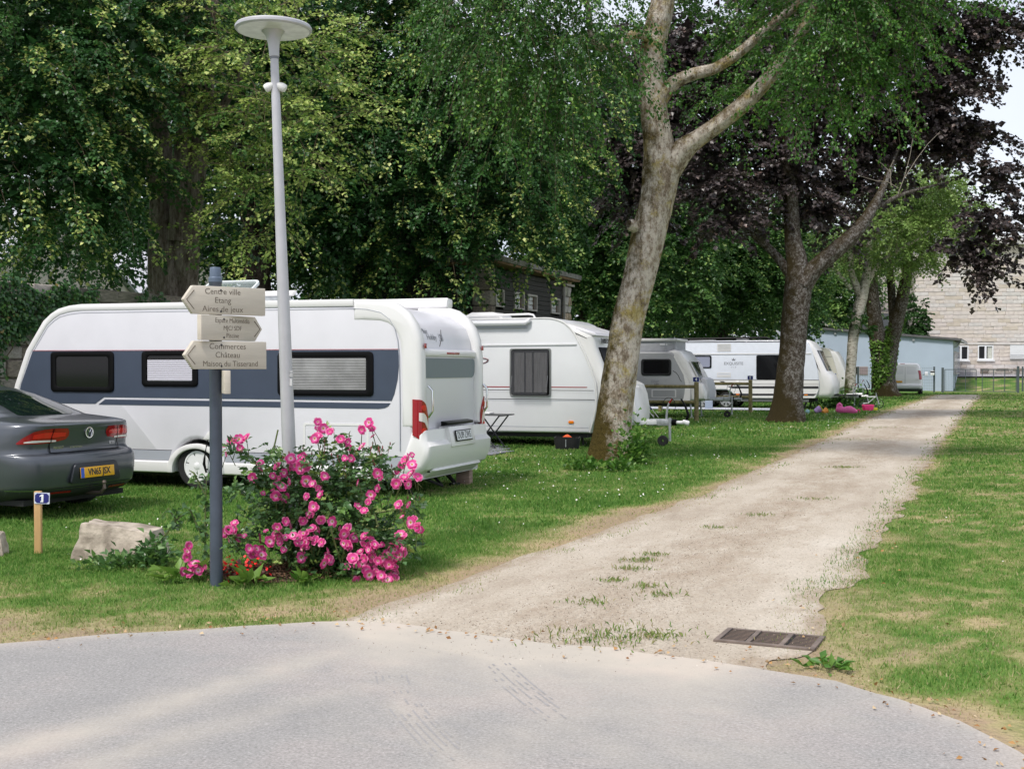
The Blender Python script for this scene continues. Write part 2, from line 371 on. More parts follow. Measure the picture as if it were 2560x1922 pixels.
# ---- asphalt road
RE = rag(dens(roadE, .12), .045, 2.2, 8)
rowd = np.concatenate([np.arange(0, 3.2, .045), np.geomspace(3.3, 40, 14)])
RX = np.concatenate([[-40], RE[:, 0], [40]]); RY = np.concatenate([[RE[0, 1]], RE[:, 1], [RE[-1, 1]]])
RXg = np.repeat(RX[:, None], len(rowd), 1); RYg = RY[:, None] - rowd[None]
def dustfield(x, y):
    d = polydist(x, y, RE); e0, e1 = G(760, 1560).x, G(1960, 1690).x
    mouth = np.clip((x - e0) / .5, 0, 1) * np.clip((e1 - x) / .6, 0, 1)
    n = fbm(x * 3, y * 3, 61, 4); n2 = fbm(x * 14, y * 14, 62, 3)
    v = mouth * np.exp(-d / .65) * 1.6 + .5 * np.exp(-d / .12)
    for pts, w, k in (([(1020, 1575), (800, 1648), (500, 1742), (200, 1832), (-150, 1935)], .16, .55), ([(1250, 1640), (1000, 1700), (700, 1772), (400, 1860), (200, 1930)], .13, .36), ([(972, 1660), (978, 1700), (1000, 1760), (1050, 1820), (1110, 1880), (1200, 1960)], .10, .42), ([(1215, 1640), (1270, 1700), (1340, 1758), (1440, 1830), (1560, 1900)], .10, .36), ([(1700, 1700), (1500, 1760), (1300, 1850), (1150, 1940)], .2, .3), ([(2150, 1760), (1900, 1830), (1700, 1920)], .25, .25)):
        q = polydist(x, y, px2w(pts)); v = np.maximum(v, k * np.exp(-(q / w) ** 2))
    return np.clip(v * (.45 + 1.1 * n) + (n2 - .5) * .25 * (v > .06), 0, 1)
nr, nc2 = RXg.shape; ii = (np.arange(nr - 1)[:, None] * nc2 + np.arange(nc2 - 1)[None]).ravel()
me = npmesh('road', np.stack([RXg.ravel(), RYg.ravel(), np.full(RXg.size, .011)], 1), np.stack([ii, ii + 1, ii + nc2 + 1, ii + nc2], 1), 4, dustfield(RXg, RYg).ravel(), True, 'dust')
if me.polygons[0].normal.z < 0: me.flip_normals()
def roadmat():
    m = bpy.data.materials.new('asphalt'); m.use_nodes = True; n = m.node_tree.nodes; l = m.node_tree.links; b = n['Principled BSDF']
    b.inputs['Roughness'].default_value = .9; b.inputs['Specular IOR Level'].default_value = .2
    t = n.new('ShaderNodeTexCoord')
    def noise(sc, det=5, ro=.6, rot=None, scl=None):
        z = n.new('ShaderNodeTexNoise'); z.inputs['Scale'].default_value = sc; z.inputs['Detail'].default_value = det; z.inputs['Roughness'].default_value = ro; src = t.outputs['Object']
        if scl:
            q = n.new('ShaderNodeMapping'); q.vector_type = 'TEXTURE'; q.inputs['Rotation'].default_value = (0, 0, R(rot)); q.inputs['Scale'].default_value = scl; l.new(src, q.inputs[0]); src = q.outputs[0]
        l.new(src, z.inputs['Vector']); return z
    z1 = noise(70, 6, .8); z2 = noise(1.1, 5, .55, 62, (3.4, .8, 1)); z3 = noise(.8, 5, .6); z4 = noise(230, 2, .6)
    r1 = ramp(n, [(.28, (.10, .097, .094)), (.43, (.265, .258, .25)), (.56, (.33, .32, .312)), (.72, (.52, .50, .49))]); l.new(z1.outputs['Fac'], r1.inputs[0])
    at_ = n.new('ShaderNodeAttribute'); at_.attribute_name = 'dust'
    sp_ = ramp(n, [(.3, (.82, .82, .82)), (.6, (1.1, 1.1, 1.1))]); l.new(z4.outputs['Fac'], sp_.inputs[0]); dm = n.new('ShaderNodeMath'); dm.operation = 'MULTIPLY'; l.new(at_.outputs['Fac'], dm.inputs[0]); l.new(sp_.outputs[0], dm.inputs[1])
    mx = n.new('ShaderNodeMix'); mx.data_type = 'RGBA'; l.new(dm.outputs[0], mx.inputs[0]); l.new(r1.outputs[0], mx.inputs[6]); mx.inputs[7].default_value = (.49, .445, .385, 1)
    r3 = ramp(n, [(.3, (.86, .87, .88)), (.48, (.97, .97, .97)), (.56, (1.03, 1.0, .995)), (.7, (1.1, 1.08, 1.07))]); l.new(z3.outputs['Fac'], r3.inputs[0])
    mu = n.new('ShaderNodeMix'); mu.data_type = 'RGBA'; mu.blend_type = 'MULTIPLY'; mu.inputs[0].default_value = 1; l.new(mx.outputs[2], mu.inputs[6]); l.new(r3.outputs[0], mu.inputs[7])
    l.new(mu.outputs[2], b.inputs['Base Color'])
    bp = n.new('ShaderNodeBump'); bp.inputs['Strength'].default_value = .5; bp.inputs['Distance'].default_value = .008; l.new(z1.outputs['Fac'], bp.inputs['Height']); l.new(bp.outputs[0], b.inputs['Normal'])
    return m
road = link('road', me, roadmat()); road['kind'] = 'structure'
# dusty tyre prints: thin films of pale dust pressed in tread lines
dust = mat('road_dust', (.29, .28, .275), .95, var=.10, vscale=40)
def track(pts, name='tyre_mark'):
    P = dens(np.array([G(*p)[:2] for p in pts]), .05); k = np.ones(9) / 9
    P = np.stack([np.convolve(np.pad(P[:, i], 4, 'edge'), k, 'valid') for i in (0, 1)], 1)
    d = np.gradient(P, axis=0); nn = np.stack([-d[:, 1], d[:, 0]], 1); nn /= np.linalg.norm(nn, axis=1)[:, None]
    mb = MB()
    m_ = len(P)
    for off in (-.075, -.042, -.008, .026, .06, .085):
        ph = random.uniform(0, 9)
        for i in range(m_ - 1):
            fade = min(1, 3.2 * min(i, m_ - i) / m_)
            if random.random() > fade * (.55 + .45 * math.sin(i * .21 + ph)): continue
            a, b = P[i] + nn[i] * off, P[i + 1] + nn[i + 1] * off; w = .004 + .003 * random.random()
            mb.add([(*(a - nn[i] * w), .0125), (*(b - nn[i + 1] * w), .0125), (*(b + nn[i + 1] * w), .0125), (*(a + nn[i] * w), .0125)], [(0, 1, 2, 3)])
    mb.build(name, dust, road, smooth=None)
track([(972, 1668), (975, 1700), (1000, 1760), (1050, 1820), (1110, 1880), (1160, 1925)])
track([(1222, 1650), (1270, 1700), (1340, 1758), (1420, 1815)])

# ---- drain grate
gr = thing('drain_grate', 'rusty iron drain grate with three slatted panels set flush in the path', 'drain grate', G(1925, 1600) + Vector((0, 0, .006)), R(-24))
iron = mat('rusty_iron', (.16, .115, .09), .8, .3, var=.35, vscale=18, bump=.4, bscale=90)
dark = mat('drain_dark', (.012, .011, .01), .9)
GW, GD = .30, .20
MB().box(-GW + .01, GW - .01, -GD + .01, GD - .01, -.0, .0015).build('pit_shade', dark, gr)  # flat plate under the slats, the hollow's shade put into its near-black colour
fr = MB()
fr.box(-GW, GW, -GD, -GD + .03, .0, .014).box(-GW, GW, GD - .03, GD, 0, .0075).box(-GW, -GW + .03, -GD + .03, GD - .03, 0, .014).box(GW - .03, GW, -GD + .03, GD - .03, 0, .014)
fr.box(-.115, -.085, -GD + .03, GD - .03, 0, .0138).box(.085, .115, -GD + .03, GD - .03, 0, .0138)
fr.build('frame', mat('worn_iron', (.17, .135, .115), .8, .2, var=.25, vscale=14), gr, bevel=.002)
bar = MB().box(-.085, .085, -.0065, .0065, .0, .004).mesh('slat', bevel=.002)
bar.materials.append(iron)
for cx in (-.2, 0, .2):
    for k in range(9):
        link('slat', bar, None, gr, (cx if cx else 0, -GD + .055 + k * .036, 0), scale=(.98 if cx == 0 else .82, 1, 1))

# ---- grass: blades thick near the camera, tufts farther off
def blades():
    Vv, Tt = [], []
    zones = [(5.6, 12, 3400, .030, .0036), (12, 18, 1100, .036, .0065), (18, 28, 380, .042, .011), (28, 45, 100, .06, .02), (45, 78, 26, .07, .035)]
    for y0, y1, dn, hh, ww in zones:
        x0, x1 = -.60 * y1, .72 * y1
        N = int((x1 - x0) * (y1 - y0) * dn)
        X = rng.uniform(x0, x1, N); Y = rng.uniform(y0, y1, N)
        k = (X > -.5 * Y - 1.2) & (X < .5 * Y + 2.5); X, Y = X[k], Y[k]
        k = ~inpoly(X, Y, roadPoly)
        X, Y = X[k], Y[k]; ip = inpoly(X, Y, pathPoly)
        dl = np.minimum(polydist(X, Y, pathL), polydist(X, Y, pathR))
        keep = ~ip | (rng.random(len(X)) < np.clip(.8 - dl / (.18 + .5 * fbm(X * 2.2, Y * 2.2, 91, 3)), 0, 1) * .8)
        X, Y, dl, ip = X[keep], Y[keep], dl[keep], ip[keep]
        dry = dryness(X, Y)
        keep = rng.random(len(X)) < np.clip(1.25 - .75 * dry, .25, 1)
        X, Y, dry = X[keep], Y[keep], dry[keep]; n = len(X)
        lush = fbm(X * .9, Y * .9, 21, 3)
        h = hh * (.35 + .8 * rng.random(n)) * (1.15 - .6 * dry) * (.7 + .7 * lush); a = rng.uniform(0, 2 * np.pi, n)
        lean = rng.normal(0, .55, n) * h; az = rng.uniform(0, 2 * np.pi, n)
        w = ww * (.6 + .8 * rng.random(n))
        Zb = gz(X, Y)
        b = np.stack([X, Y, Zb], 1); s = np.stack([np.cos(a) * w, np.sin(a) * w, 0 * w], 1)
        tip = b + np.stack([np.cos(az) * lean, np.sin(az) * lean, h], 1)
        Vv.append(np.stack([b - s, b + s, tip], 1).reshape(-1, 3))
        Tt.append(np.clip(dry * .62 + rng.normal(.21, .17, n) + (.5 - lush) * .3, 0, 1))
    V = np.concatenate(Vv); Tq = np.concatenate(Tt); n = len(Tq)
    return npmesh('grass', V, np.arange(n * 3).reshape(-1, 3), 3, Tq)
gm = leafmat('grass_blade', [(0, (.062, .160, .025)), (.25, (.130, .268, .046)), (.5, (.255, .325, .095)), (.75, (.44, .39, .21)), (1, (.50, .40, .255))], trans=.35, rough=.6, spec=.2)
gobj = link('grass', blades(), gm); tag(gobj, 'short mown green lawn grass, drying to straw along the path edges', 'grass', kind='stuff')
# daisies and clover heads
def daisies():
    Vv, Ff = [], []; k = 0; Tt = []
    N = 15000; X = rng.uniform(-8, 14, N); Y = rng.uniform(9.5, 46, N)
    cl = fbm(X * .5, Y * .5, 31, 3)
    left = X < np.interp(Y, pathL[:, 1], pathL[:, 0]) - .45
    keep = (np.abs(X) < .45 * Y) & ~inpoly(X, Y, pathPoly) & (polydist(X, Y, roadE) > 1.2) & (rng.random(N) < .7 * np.clip((cl - .40) * 3.2, 0, 1) * np.where(left, np.clip((Y - 8) / 10, .1, 1), .035) * .42)
    X, Y = X[keep], Y[keep]
    for x, y in zip(X, Y):
        r = random.uniform(.006, .012) * (1 + max(0, y - 20) * .01); z = random.uniform(.03, .06)
        a0 = random.random() * 6; tx, ty = random.uniform(-.5, .5), random.uniform(-.9, -.1)
        ring = [(x + r * math.cos(a0 + i * math.pi / 3), y + r * math.sin(a0 + i * math.pi / 3), z + r * (tx * math.cos(a0 + i * math.pi / 3) - ty * math.sin(a0 + i * math.pi / 3))) for i in range(6)]
        Vv += ring; Ff += [(k, k + 1, k + 2, k + 3), (k, k + 3, k + 4, k + 5)]; k += 6
    return npmesh('daisies', np.array(Vv), np.array(Ff), 4)
dz = link('clover_flowers', daisies(), mat('petal_white', (.66, .64, .58), .7)); tag(dz, 'tiny white clover and daisy heads dotted through the lawn', 'flowers', kind='stuff')
# ================================================================== caravans
class Fr:                                        # a caravan's own frame: x along its side, y across it, z up
    def __init__(s, O, th):
        s.O = Vector((O[0], O[1], 0)); s.th = R(th); s.u = Vector((math.cos(s.th), -math.sin(s.th), 0)); s.v = Vector((math.sin(s.th), math.cos(s.th), 0))
    def tz(s, x, y, yo=0):
        r = ray(x, y); k = (s.O.dot(s.v) + yo) / r.dot(s.v); p = r * k
        return (p - s.O).dot(s.u), EYE + p.z
    def yz(s, x, y, xo):
        r = ray(x, y); k = (s.O.dot(s.u) + xo) / r.dot(s.u); p = r * k
        return (p - s.O).dot(s.v), EYE + p.z
    def w(s, t, y, z=0): return s.O + s.u * t + s.v * y + Vector((0, 0, z))
cw = mat('caravan_white', (.65, .645, .685), .3, var=.025, vscale=2.5, coat=.08)
cw2 = mat('caravan_trim_white', (.715, .71, .705), .32, coat=.2)
cgrey = mat('caravan_pale_grey', (.70, .71, .735), .3, var=.02, vscale=2, coat=.3)
navy = mat('caravan_slate', (.042, .057, .090), .45, var=.06, vscale=3)
lgrey = mat('caravan_stripe_grey', (.36, .38, .43), .4)
blackp = mat('black_plastic', (.004, .004, .0045), .3, spec=.12)
rubber = mat('tyre_rubber', (.014, .014, .015), .85, bump=.2, bscale=90)
darkglass = mat('dark_glass', (.007, .007, .008), .06, spec=.35)
underm = mat('underbody_dark', (.02, .02, .02), .9)
galv = mat('galvanised', (.42, .44, .46), .5, .6, var=.15, vscale=14)
whitep = mat('white_paint', (.78, .78, .78), .45, var=.04, vscale=9)
redlens = mat('red_lens', (.30, .004, .010), .12, coat=.6)
redhot = mat('red_lens_bright', (.62, .014, .016), .12, coat=.6)
amber = mat('amber_lens', (.75, .20, .01), .15, coat=.4)
clearl = mat('clear_lens', (.75, .70, .68), .12, coat=.6)
chrome = mat('chrome', (.75, .76, .78), .12, 1.)
rimw = mat('wheel_trim_white', (.78, .79, .80), .35)
alloy = mat('alloy', (.55, .56, .58), .3, .7)
txt_dk = mat('lettering_dark', (.03, .03, .035), .5)
txt_gr = mat('lettering_grey', (.20, .21, .24), .5)

def wheel(par, x, y, r, rr, w, rm, n=6, hole=.55, name='wheel', sw=.5):
    ty = MB().lathe([(rr - .01, w), (rr, .012), (rr + .015, .0), (r - .03, -.004), (r - .008, .01), (r, .035), (r, w - .035), (r - .02, w), (rr - .01, w)], 36, axis='y')
    t = ty.build(name, rubber, par, loc=(x, y, r))
    m = MB().lathe([(rr - .035, .03), (rr - .02, .002), (rr, .004), (rr + .006, .012), (rr, .03), (rr - .035, .03)], 36, axis='y')
    m.lathe([(.001, -.004), (rr * .2, -.002), (rr * .28, .008), (rr * .28, .03)], 20, axis='y')
    for k in range(n):
        a = 2 * math.pi * (k + .25) / n; ca, sa = math.cos(a), math.sin(a)
        def P(rad, off, yy): return (ca * rad - sa * off, yy, sa * rad + ca * off)
        w0, w1 = rr * .26 * sw * 1.5, rr * .42 * sw * 1.5
        m.add([P(rr * .2, -w0, .006), P(rr * .2, w0, .006), P(rr * .97, w1, .008), P(rr * .97, -w1, .008), P(rr * .2, -w0, .03), P(rr * .2, w0, .03), P(rr * .97, w1, .03), P(rr * .97, -w1, .03)],
              [(0, 1, 2, 3), (4, 7, 6, 5), (0, 4, 5, 1), (1, 5, 6, 2), (2, 6, 7, 3), (3, 7, 4, 0)])
    m.build('rim', rm, t)
    MB().lathe([(.001, .05), (rr, .05)], 24, axis='y').build('brake_shade', underm, t)
    return t
def pts_lerp(*p): return list(p)
def arch(cx, r, z0, n=14):                       # wheel arch notch, left to right, as bottom edge of a profile
    zc = .30; a0 = math.asin(max(-1, min(1, (z0 - zc) / r)))
    return [(cx - r * math.cos(a), zc + r * math.sin(a)) for a in [a0 + (math.pi - 2 * a0) * k / n for k in range(n + 1)]]
def strip(name, poly, m, par, y=0., t=.006):
    return MB().prism(poly, y - t, y + .002).build(name, m, par, smooth=None)
def window(par, x0, x1, z0, z1, r=.05, y=0., fw=.09, frame=blackp, pane=darkglass, blind=None, lean=0.):
    o = rrect(x0, x1, z0, z1, r); i = [(x0 + fw + (a - x0) * (x1 - x0 - 2 * fw) / (x1 - x0), z0 + fw * .8 + (b - z0) * (z1 - z0 - 1.6 * fw) / (z1 - z0)) for a, b in o]
    f = MB().ring(o, i, y - .022, y + .004).build('window', frame, par, bevel=.004)
    MB().prism(i, y - .012, y + .001).build('pane', pane, f, smooth=None)
    return f, i
def drawbar(par, x0, x1, yc, z, wm=whitep, jock=True, lever=True):
    o = MB()
    n = x0 + (x1 - x0) * .45
    for s in (-1, 1):
        a = Vector((x0 - .3, yc + s * .55, z)); b = Vector((n + .05, yc + s * .06, z)); d = (b - a); q = Vector((-d.y, d.x, 0)).normalized() * .025
        o.add([a - q + Vector((0, 0, -.05)), a + q + Vector((0, 0, -.05)), b + q + Vector((0, 0, -.05)), b - q + Vector((0, 0, -.05)), a - q + Vector((0, 0, .05)), a + q + Vector((0, 0, .05)), b + q + Vector((0, 0, .05)), b - q + Vector((0, 0, .05))],
              [(0, 3, 2, 1), (4, 5, 6, 7), (0, 1, 5, 4), (1, 2, 6, 5), (2, 3, 7, 6), (3, 0, 4, 7)])
    db = o.build('drawbar', wm, par, bevel=.006)
    MB().box(n - .1, x1 - .33, yc - .075, yc + .075, z - .07, z + .07).build('overrun_housing', galv, db, bevel=.01)
    MB().lathe([(.06, 0), (.075, .02), (.06, .04), (.075, .06), (.06, .08), (.075, .1), (.06, .12)], 14, (x1 - .35, yc, z), 'x').build('gaiter', blackp, db)
    cp = MB(); cp.tube([(x1 - .25, yc, z), (x1 - .08, yc, z)], [.035, .04], 12); cp.tube([(x1 - .1, yc, z + .02), (x1 - .02, yc, z), (x1 + .03, yc, z - .02)], [.045, .06, .05], 12)
    cp.build('coupling', wm, db)
    hd = MB().tube([(x1 - .02, yc, z + .05), (x1 + .02, yc, z + .17), (x1 - .06, yc, z + .38), (x1 - .14, yc, z + .5)], [.03, .03, .022, .018], 8); hd.build('coupling_handle', blackp, db)
    if lever:
        lv = MB().tube([(n + .25, yc, z + .06), (n + .27, yc, z + .3), (n + .31, yc, z + .42)], [.025, .022, .018], 8); l = lv.build('handbrake_lever', galv, db)
        MB().tube([(n + .31, yc, z + .41), (n + .38, yc, z + .5)], [.02, .017], 8).build('grip', redlens, l)
        cb = [(n + .32 + .14 * math.sin(q), yc - .06, z + .35 + .18 * math.cos(q)) for q in np.linspace(-2.4, 2.4, 14)]
        MB().tube(cb, .007, 5).build('cable', blackp, db)
    if jock:
        j = MB().tube([(n + .35, yc - .1, z + .1), (n + .35, yc - .1, .11)], .028, 10).build('jockey_post', galv, db)
        MB().lathe([(.03, -.035), (.10, -.04), (.115, -.02), (.115, .02), (.10, .04), (.03, .035)], 20, (n + .2, yc - .1, .115), 'y').build('jockey_wheel', rubber, j)
    return db
def steady(par, x, y, z0, dx, name='corner_steady', m=underm):
    return MB().tube([(x, y, z0), (x + dx, y, .03)], [.035, .025], 6).box(x + dx - .06, x + dx + .06, y - .06, y + .06, .0, .03).build(name, m, par)

# ---------------------------------------------------------------- caravan A: white with slate band, nearest
f1 = Fr(G(492, 1223), 20.5); WD = 2.14
c1 = thing('caravan', 'large white caravan with dark slate side band beside the grey car, showing its tail lights', 'caravan', f1.O, -f1.th)
front = [(-3.16, .22), (-3.24, .62), (-3.22, 1.05), (-3.115, 1.405), (-2.91, 1.895), (-2.60, 2.315), (-2.46, 2.42), (-2.33, 2.485), (-2.14, 2.525), (-1.93, 2.542)]
reart = [(2.55, 2.52), (2.80, 2.505), (2.98, 2.45), (3.13, 2.345), (3.235, 2.20), (3.30, 2.03), (3.325, 1.80), (3.335, 1.2), (3.335, .86)]
prof = [(-3.16, .22)] + [(-.60, .22)] + arch(0, .38, .23) + [(.60, .22), (3.28, .22)] + [(x - .075, z - (.06 if z > 2.2 else .0)) for x, z in reart[::-1]] + front[:0:-1]
prof[1] = (-.42, .22)
prof = [p for p in prof if not (p == (.60, .22))]
MB().rprism(prof, 0, WD, .07, 4).build('body', cw, c1)
# edge trim down the front, along the roof and down the rear on both sides
edge = front[1:] + reart
def band(path, wd):
    n = len(path); out = []
    for i, p in enumerate(path):
        a, b = Vector(path[max(0, i - 1)]), Vector(path[min(n - 1, i + 1)]); d = (b - a).normalized(); out.append((p[0] + d.y * wd, p[1] - d.x * wd))
    return list(path) + out[::-1]
tr = front[1:] + [(2.4, 2.527)]
for nm, y0, y1 in (('edge_trim', -.012, .10), ('edge_trim', WD - .10, WD + .012)):
    MB().rprism(band([(x + .004 * (x < -2), z + .012) for x, z in tr], .095), y0, y1, .02, 2).build(nm, cw2, c1)
gl = inset(band(tr, .118), 0)
MB().prism(band([(p[0] + .0, p[1]) for p in band(tr, .108)[len(tr):][::-1]], .006), -.004, .001).build('trim_groove', lgrey, c1)
for y0, y1 in ((-.014, .20), (WD - .20, WD + .014)):
    MB().rprism(band([(2.38, 2.54), (2.56, 2.537)] + [(x + .03, z + .015) for x, z in reart[1:]], .30), y0, y1, .075, 4).build('rear_corner_shell', cw2, c1)
MB().prism(inset(band([(2.4, 2.42), (2.6, 2.405), (2.8, 2.36), (2.93, 2.27), (3.0, 2.15), (3.04, 2.0), (3.06, 1.8), (3.07, 1.2), (3.07, .6)], .006), 0), -.0175, .001).build('shell_joint', lgrey, c1, smooth=None)
strip('side_band', [(-2.79, 1.892), (3.055, 1.88), (3.05, 1.7), (3.03, 1.5), (2.985, 1.32), (2.945, 1.232), (-1.535, 1.242), (-1.69, 1.148), (-3.085, 1.148), (-3.0, 1.42)], navy, c1, t=.005)
strip('side_band', [(-1.63, 1.138), (2.76, 1.128), (2.85, 1.14), (2.90, 1.165), (2.93, 1.203), (-1.515, 1.212)], navy, c1, t=.005)
strip('pinstripe', [(-2.79, 1.897), (3.055, 1.885), (3.055, 1.892), (-2.79, 1.904)], redlens, c1, t=.004)
strip('pinstripe', [(-3.2, .52), (-.40, .52), (-.40, .526), (-3.2, .526)], txt_dk, c1, t=.004)
strip('pinstripe', [(.40, .52), (3.1, .52), (3.1, .526), (.40, .526)], txt_dk, c1, t=.004)
strip('sill_band', [(-3.17, .385), (-.46, .385), (-.41, .515), (-3.2, .515)], lgrey, c1, t=.005)
strip('sill_band', [(.46, .385), (3.1, .385), (3.1, .515), (.41, .515)], lgrey, c1, t=.005)
# skirt rails and arch lip
for x0, x1 in ((-3.15, -.44), (.44, 2.9)):
    MB().rprism([(x0, .215), (x1, .215), (x1, .375), (x0, .375)], -.03, .05, .025, 3).build('side_skirt', cw2, c1)
lip = [(.0 + .455 * math.cos(a), .27 + .355 * math.sin(a) * 1.0) for a in np.linspace(math.pi, 0, 19)]
lipi = [(.0 + .37 * math.cos(a), .27 + .285 * math.sin(a)) for a in np.linspace(math.pi, 0, 19)]
MB().prism([(-.455, .22)] + lip + [(.455, .22), (.37, .22)] + lipi[::-1] + [(-.37, .22)], -.045, .03).build('wheel_arch', cw2, c1, bevel=.012, seg=2)
wheel(c1, 0, .0, .315, .205, .17, rimw, 6, sw=.62)
wheel(c1, 0, WD - .19, .315, .205, .17, rimw, 6, sw=.62)
MB().box(-3.1, 3.1, .12, WD - .12, .17, .222).build('underfloor', underm, c1)
MB().box(-.42, .42, .21, WD - .25, .2, .6).build('wheel_box', underm, c1)
MB().tube([(0, .1, .3), (0, WD - .1, .3)], .04, 8).build('axle', underm, c1)
# windows
w, i = window(c1, -2.455, -1.36, 1.312, 1.885, .06)
mb = MB()
w, i = window(c1, -.885, .03, 1.395, 1.888, .06, fw=.085)
bl = MB()
for k in range(11):
    z = 1.475 + k * .026; bl.add([(-.79, -.013, z), (-.06, -.013, z), (-.06, -.019, z + .013), (-.79, -.019, z + .013), (-.06, -.013, z + .026), (-.79, -.013, z + .026)], [(0, 1, 2, 3), (3, 2, 4, 5)])
bl.build('blind', mat('blind_white', (.50, .49, .55), .6), w, smooth=None)
w, i = window(c1, 1.28, 2.69, 1.287, 1.862, .06, fw=.09)
bl = MB()
for k in range(20):
    z = 1.365 + k * .0205; bl.add([(1.38, -.013, z), (2.585, -.013, z), (2.585, -.018, z + .010), (1.38, -.018, z + .010), (2.585, -.013, z + .0205), (1.38, -.013, z + .0205)], [(0, 1, 2, 3), (3, 2, 4, 5)])
bl.build('blind', mat('blind_grey', (.25, .25, .255), .7, var=.25, vscale=3), w, smooth=None)
# service hatch, mains inlet cover and cable
MB().ring(rrect(1.66, 2.62, .565, .935, .03), rrect(1.69, 2.59, .595, .905, .02), -.006, .002).build('service_hatch', cw2, c1, smooth=None)
iv = f1.tz(532, 1098)
MB().prism([(iv[0] - .12, iv[1] - .0), (iv[0] + .03, iv[1]), (iv[0] + .03, iv[1] + .12), (iv[0] - .03, iv[1] + .11)], -.07, .002).build('mains_inlet', cw2, c1, bevel=.01)
MB().tube([(iv[0] - .06, -.03, iv[1] - .01), (iv[0] - .09, -.05, iv[1] - .2), (iv[0] - .1, -.06, iv[1] - .33), (iv[0] - .07, -.05, iv[1] - .45)], [.008, .008, .02, .012], 6).build('mains_cable', blackp, c1)
# front dark windscreen wrap seen edge on
MB().prism([(x - .012, z) for x, z in front[2:5]] + [(x + .02, z) for x, z in front[2:5]][::-1], .11, WD - .11).build('front_wrap', navy, c1)
# rear
XR = 3.335
MB().rprism([(y, z) for y, z in rrect(.18, WD - .18, .86, 1.90, .02)], -.0, .02, .006, 2).xf(Matrix(((0, 1, 0, XR - .075), (1, 0, 0, 0), (0, 0, 1, 0), (0, 0, 0, 1)))).build('rear_panel', mat('rear_panel', (.68, .68, .71), .3), c1)
strip_r = MB().prism(rquad([(.22, 1.52), (WD - .22, 1.52), (WD - .19, 1.78), (.19, 1.78)], .09), 0, .012).xf(Matrix(((0, 1, 0, XR - .056), (1, 0, 0, 0), (0, 0, 1, 0), (0, 0, 0, 1))))
strip_r.build('rear_band', mat('rear_band', (.13, .165, .185), .35), c1, smooth=None)
MB().rprism(rrect(.18, WD - .18, 1.80, 1.885, .02), 0, .05, .02, 2).xf(Matrix(((0, 1, 0, XR - .075), (1, 0, 0, 0), (0, 0, 1, 0), (0, 0, 0, 1)))).build('light_rail', cw2, c1)
MB().box(XR - .025, XR - .018, .92, 1.34, 1.835, 1.86).build('brake_light', redlens, c1, bevel=.002)
for yy in (.12, WD - .08):
    MB().box(XR + .024, XR + .036, yy - .03, yy + .03, 1.90, 1.965).build('marker_light', redlens, c1, bevel=.006)
for yy, s in ((.20, 1), (WD - .06, -1)):
    h = [(XR + .03, yy, 1.42), (XR + .085, yy + .01, 1.36), (XR + .085, yy + .01, 1.10), (XR + .03, yy, 1.02)]
    MB().tube(h, .016, 8).build('grab_handle', chrome, c1)
PT = [(XR - .085, -.022), (XR - .05, -.022), (XR - .012, -.015), (XR + .022, .012), (XR + .036, .06), (XR + .038, .11), (XR + .037, .165)]
def tailpatch(name, a0, a1, lo, hi, m, par, mir, off=0.):
    mb = MB(); n = 14; S_ = [0]
    for p, q in zip(PT[:-1], PT[1:]): S_.append(S_[-1] + math.hypot(q[0] - p[0], q[1] - p[1]))
    S_ = np.array(S_) / S_[-1]; P_ = np.array(PT)
    for k in range(n + 1):
        a = a0 + (a1 - a0) * k / n; x = np.interp(a, S_, P_[:, 0]); y = np.interp(a, S_, P_[:, 1])
        e = .03; tx = np.interp(a + e, S_, P_[:, 0]) - np.interp(a - e, S_, P_[:, 0]); ty = np.interp(a + e, S_, P_[:, 1]) - np.interp(a - e, S_, P_[:, 1]); q = math.hypot(tx, ty) + 1e-9
        nx_, ny_ = ty / q, -tx / q
        for d in (.010 + off, -.01):
            yy = y + ny_ * d; yy = WD - yy if mir else yy
            z0 = np.interp(a, [p[0] for p in lo], [p[1] for p in lo]); z1 = np.interp(a, [p[0] for p in hi], [p[1] for p in hi])
            mb.v += [(x + nx_ * d, yy, z0), (x + nx_ * d, yy, z1)]
    for k in range(n):
        b = k * 4; c = b + 4; mb.f += [(b, c, c + 1, b + 1), (b + 2, b + 3, c + 3, c + 2), (b + 1, c + 1, c + 3, b + 3), (b, b + 2, c + 2, c)]
    mb.f += [(0, 1, 3, 2), (n * 4, n * 4 + 2, n * 4 + 3, n * 4 + 1)]
    return mb.build(name, m, par, smooth=30)
for mir in (False, True):
    t = tailpatch('tail_light', .0, 1., [(0, .80), (.15, .78), (.85, .66), (1, .655)], [(0, 1.255), (.4, 1.25), (.7, 1.20), (.9, 1.12), (1, 1.02)], redlens, c1, mir)
    tailpatch('reverse_lens', .30, .95, [(.3, .985), (.6, .96), (.95, .86)], [(.3, 1.085), (.55, 1.08), (.8, 1.02), (.95, .93)], clearl, t, mir, .005)
    tailpatch('brake_lens', .42, .72, [(.42, .83), (.5, .80), (.64, .80), (.72, .83)], [(.42, .86), (.5, .89), (.64, .89), (.72, .86)], redhot, t, mir, .006)
    tailpatch('brake_lens', .42, .72, [(.42, 1.13), (.5, 1.11), (.64, 1.11), (.72, 1.13)], [(.42, 1.16), (.5, 1.18), (.64, 1.18), (.72, 1.16)], redhot, t, mir, .006)
bump_ = [(2.95, .30), (3.22, .26), (3.40, .36), (3.475, .52), (3.48, .66), (3.42, .72), (3.40, .86), (3.20, .86), (3.1, .6)]
MB().rprism(bump_, -.02, WD + .02, .10, 4).build('rear_bumper', cw2, c1)
MB().rprism([(2.9, .27), (3.30, .235), (3.42, .33), (3.40, .36), (3.1, .36)], .25, WD - .25, .05, 3).build('bumper_lip', cw2, c1)
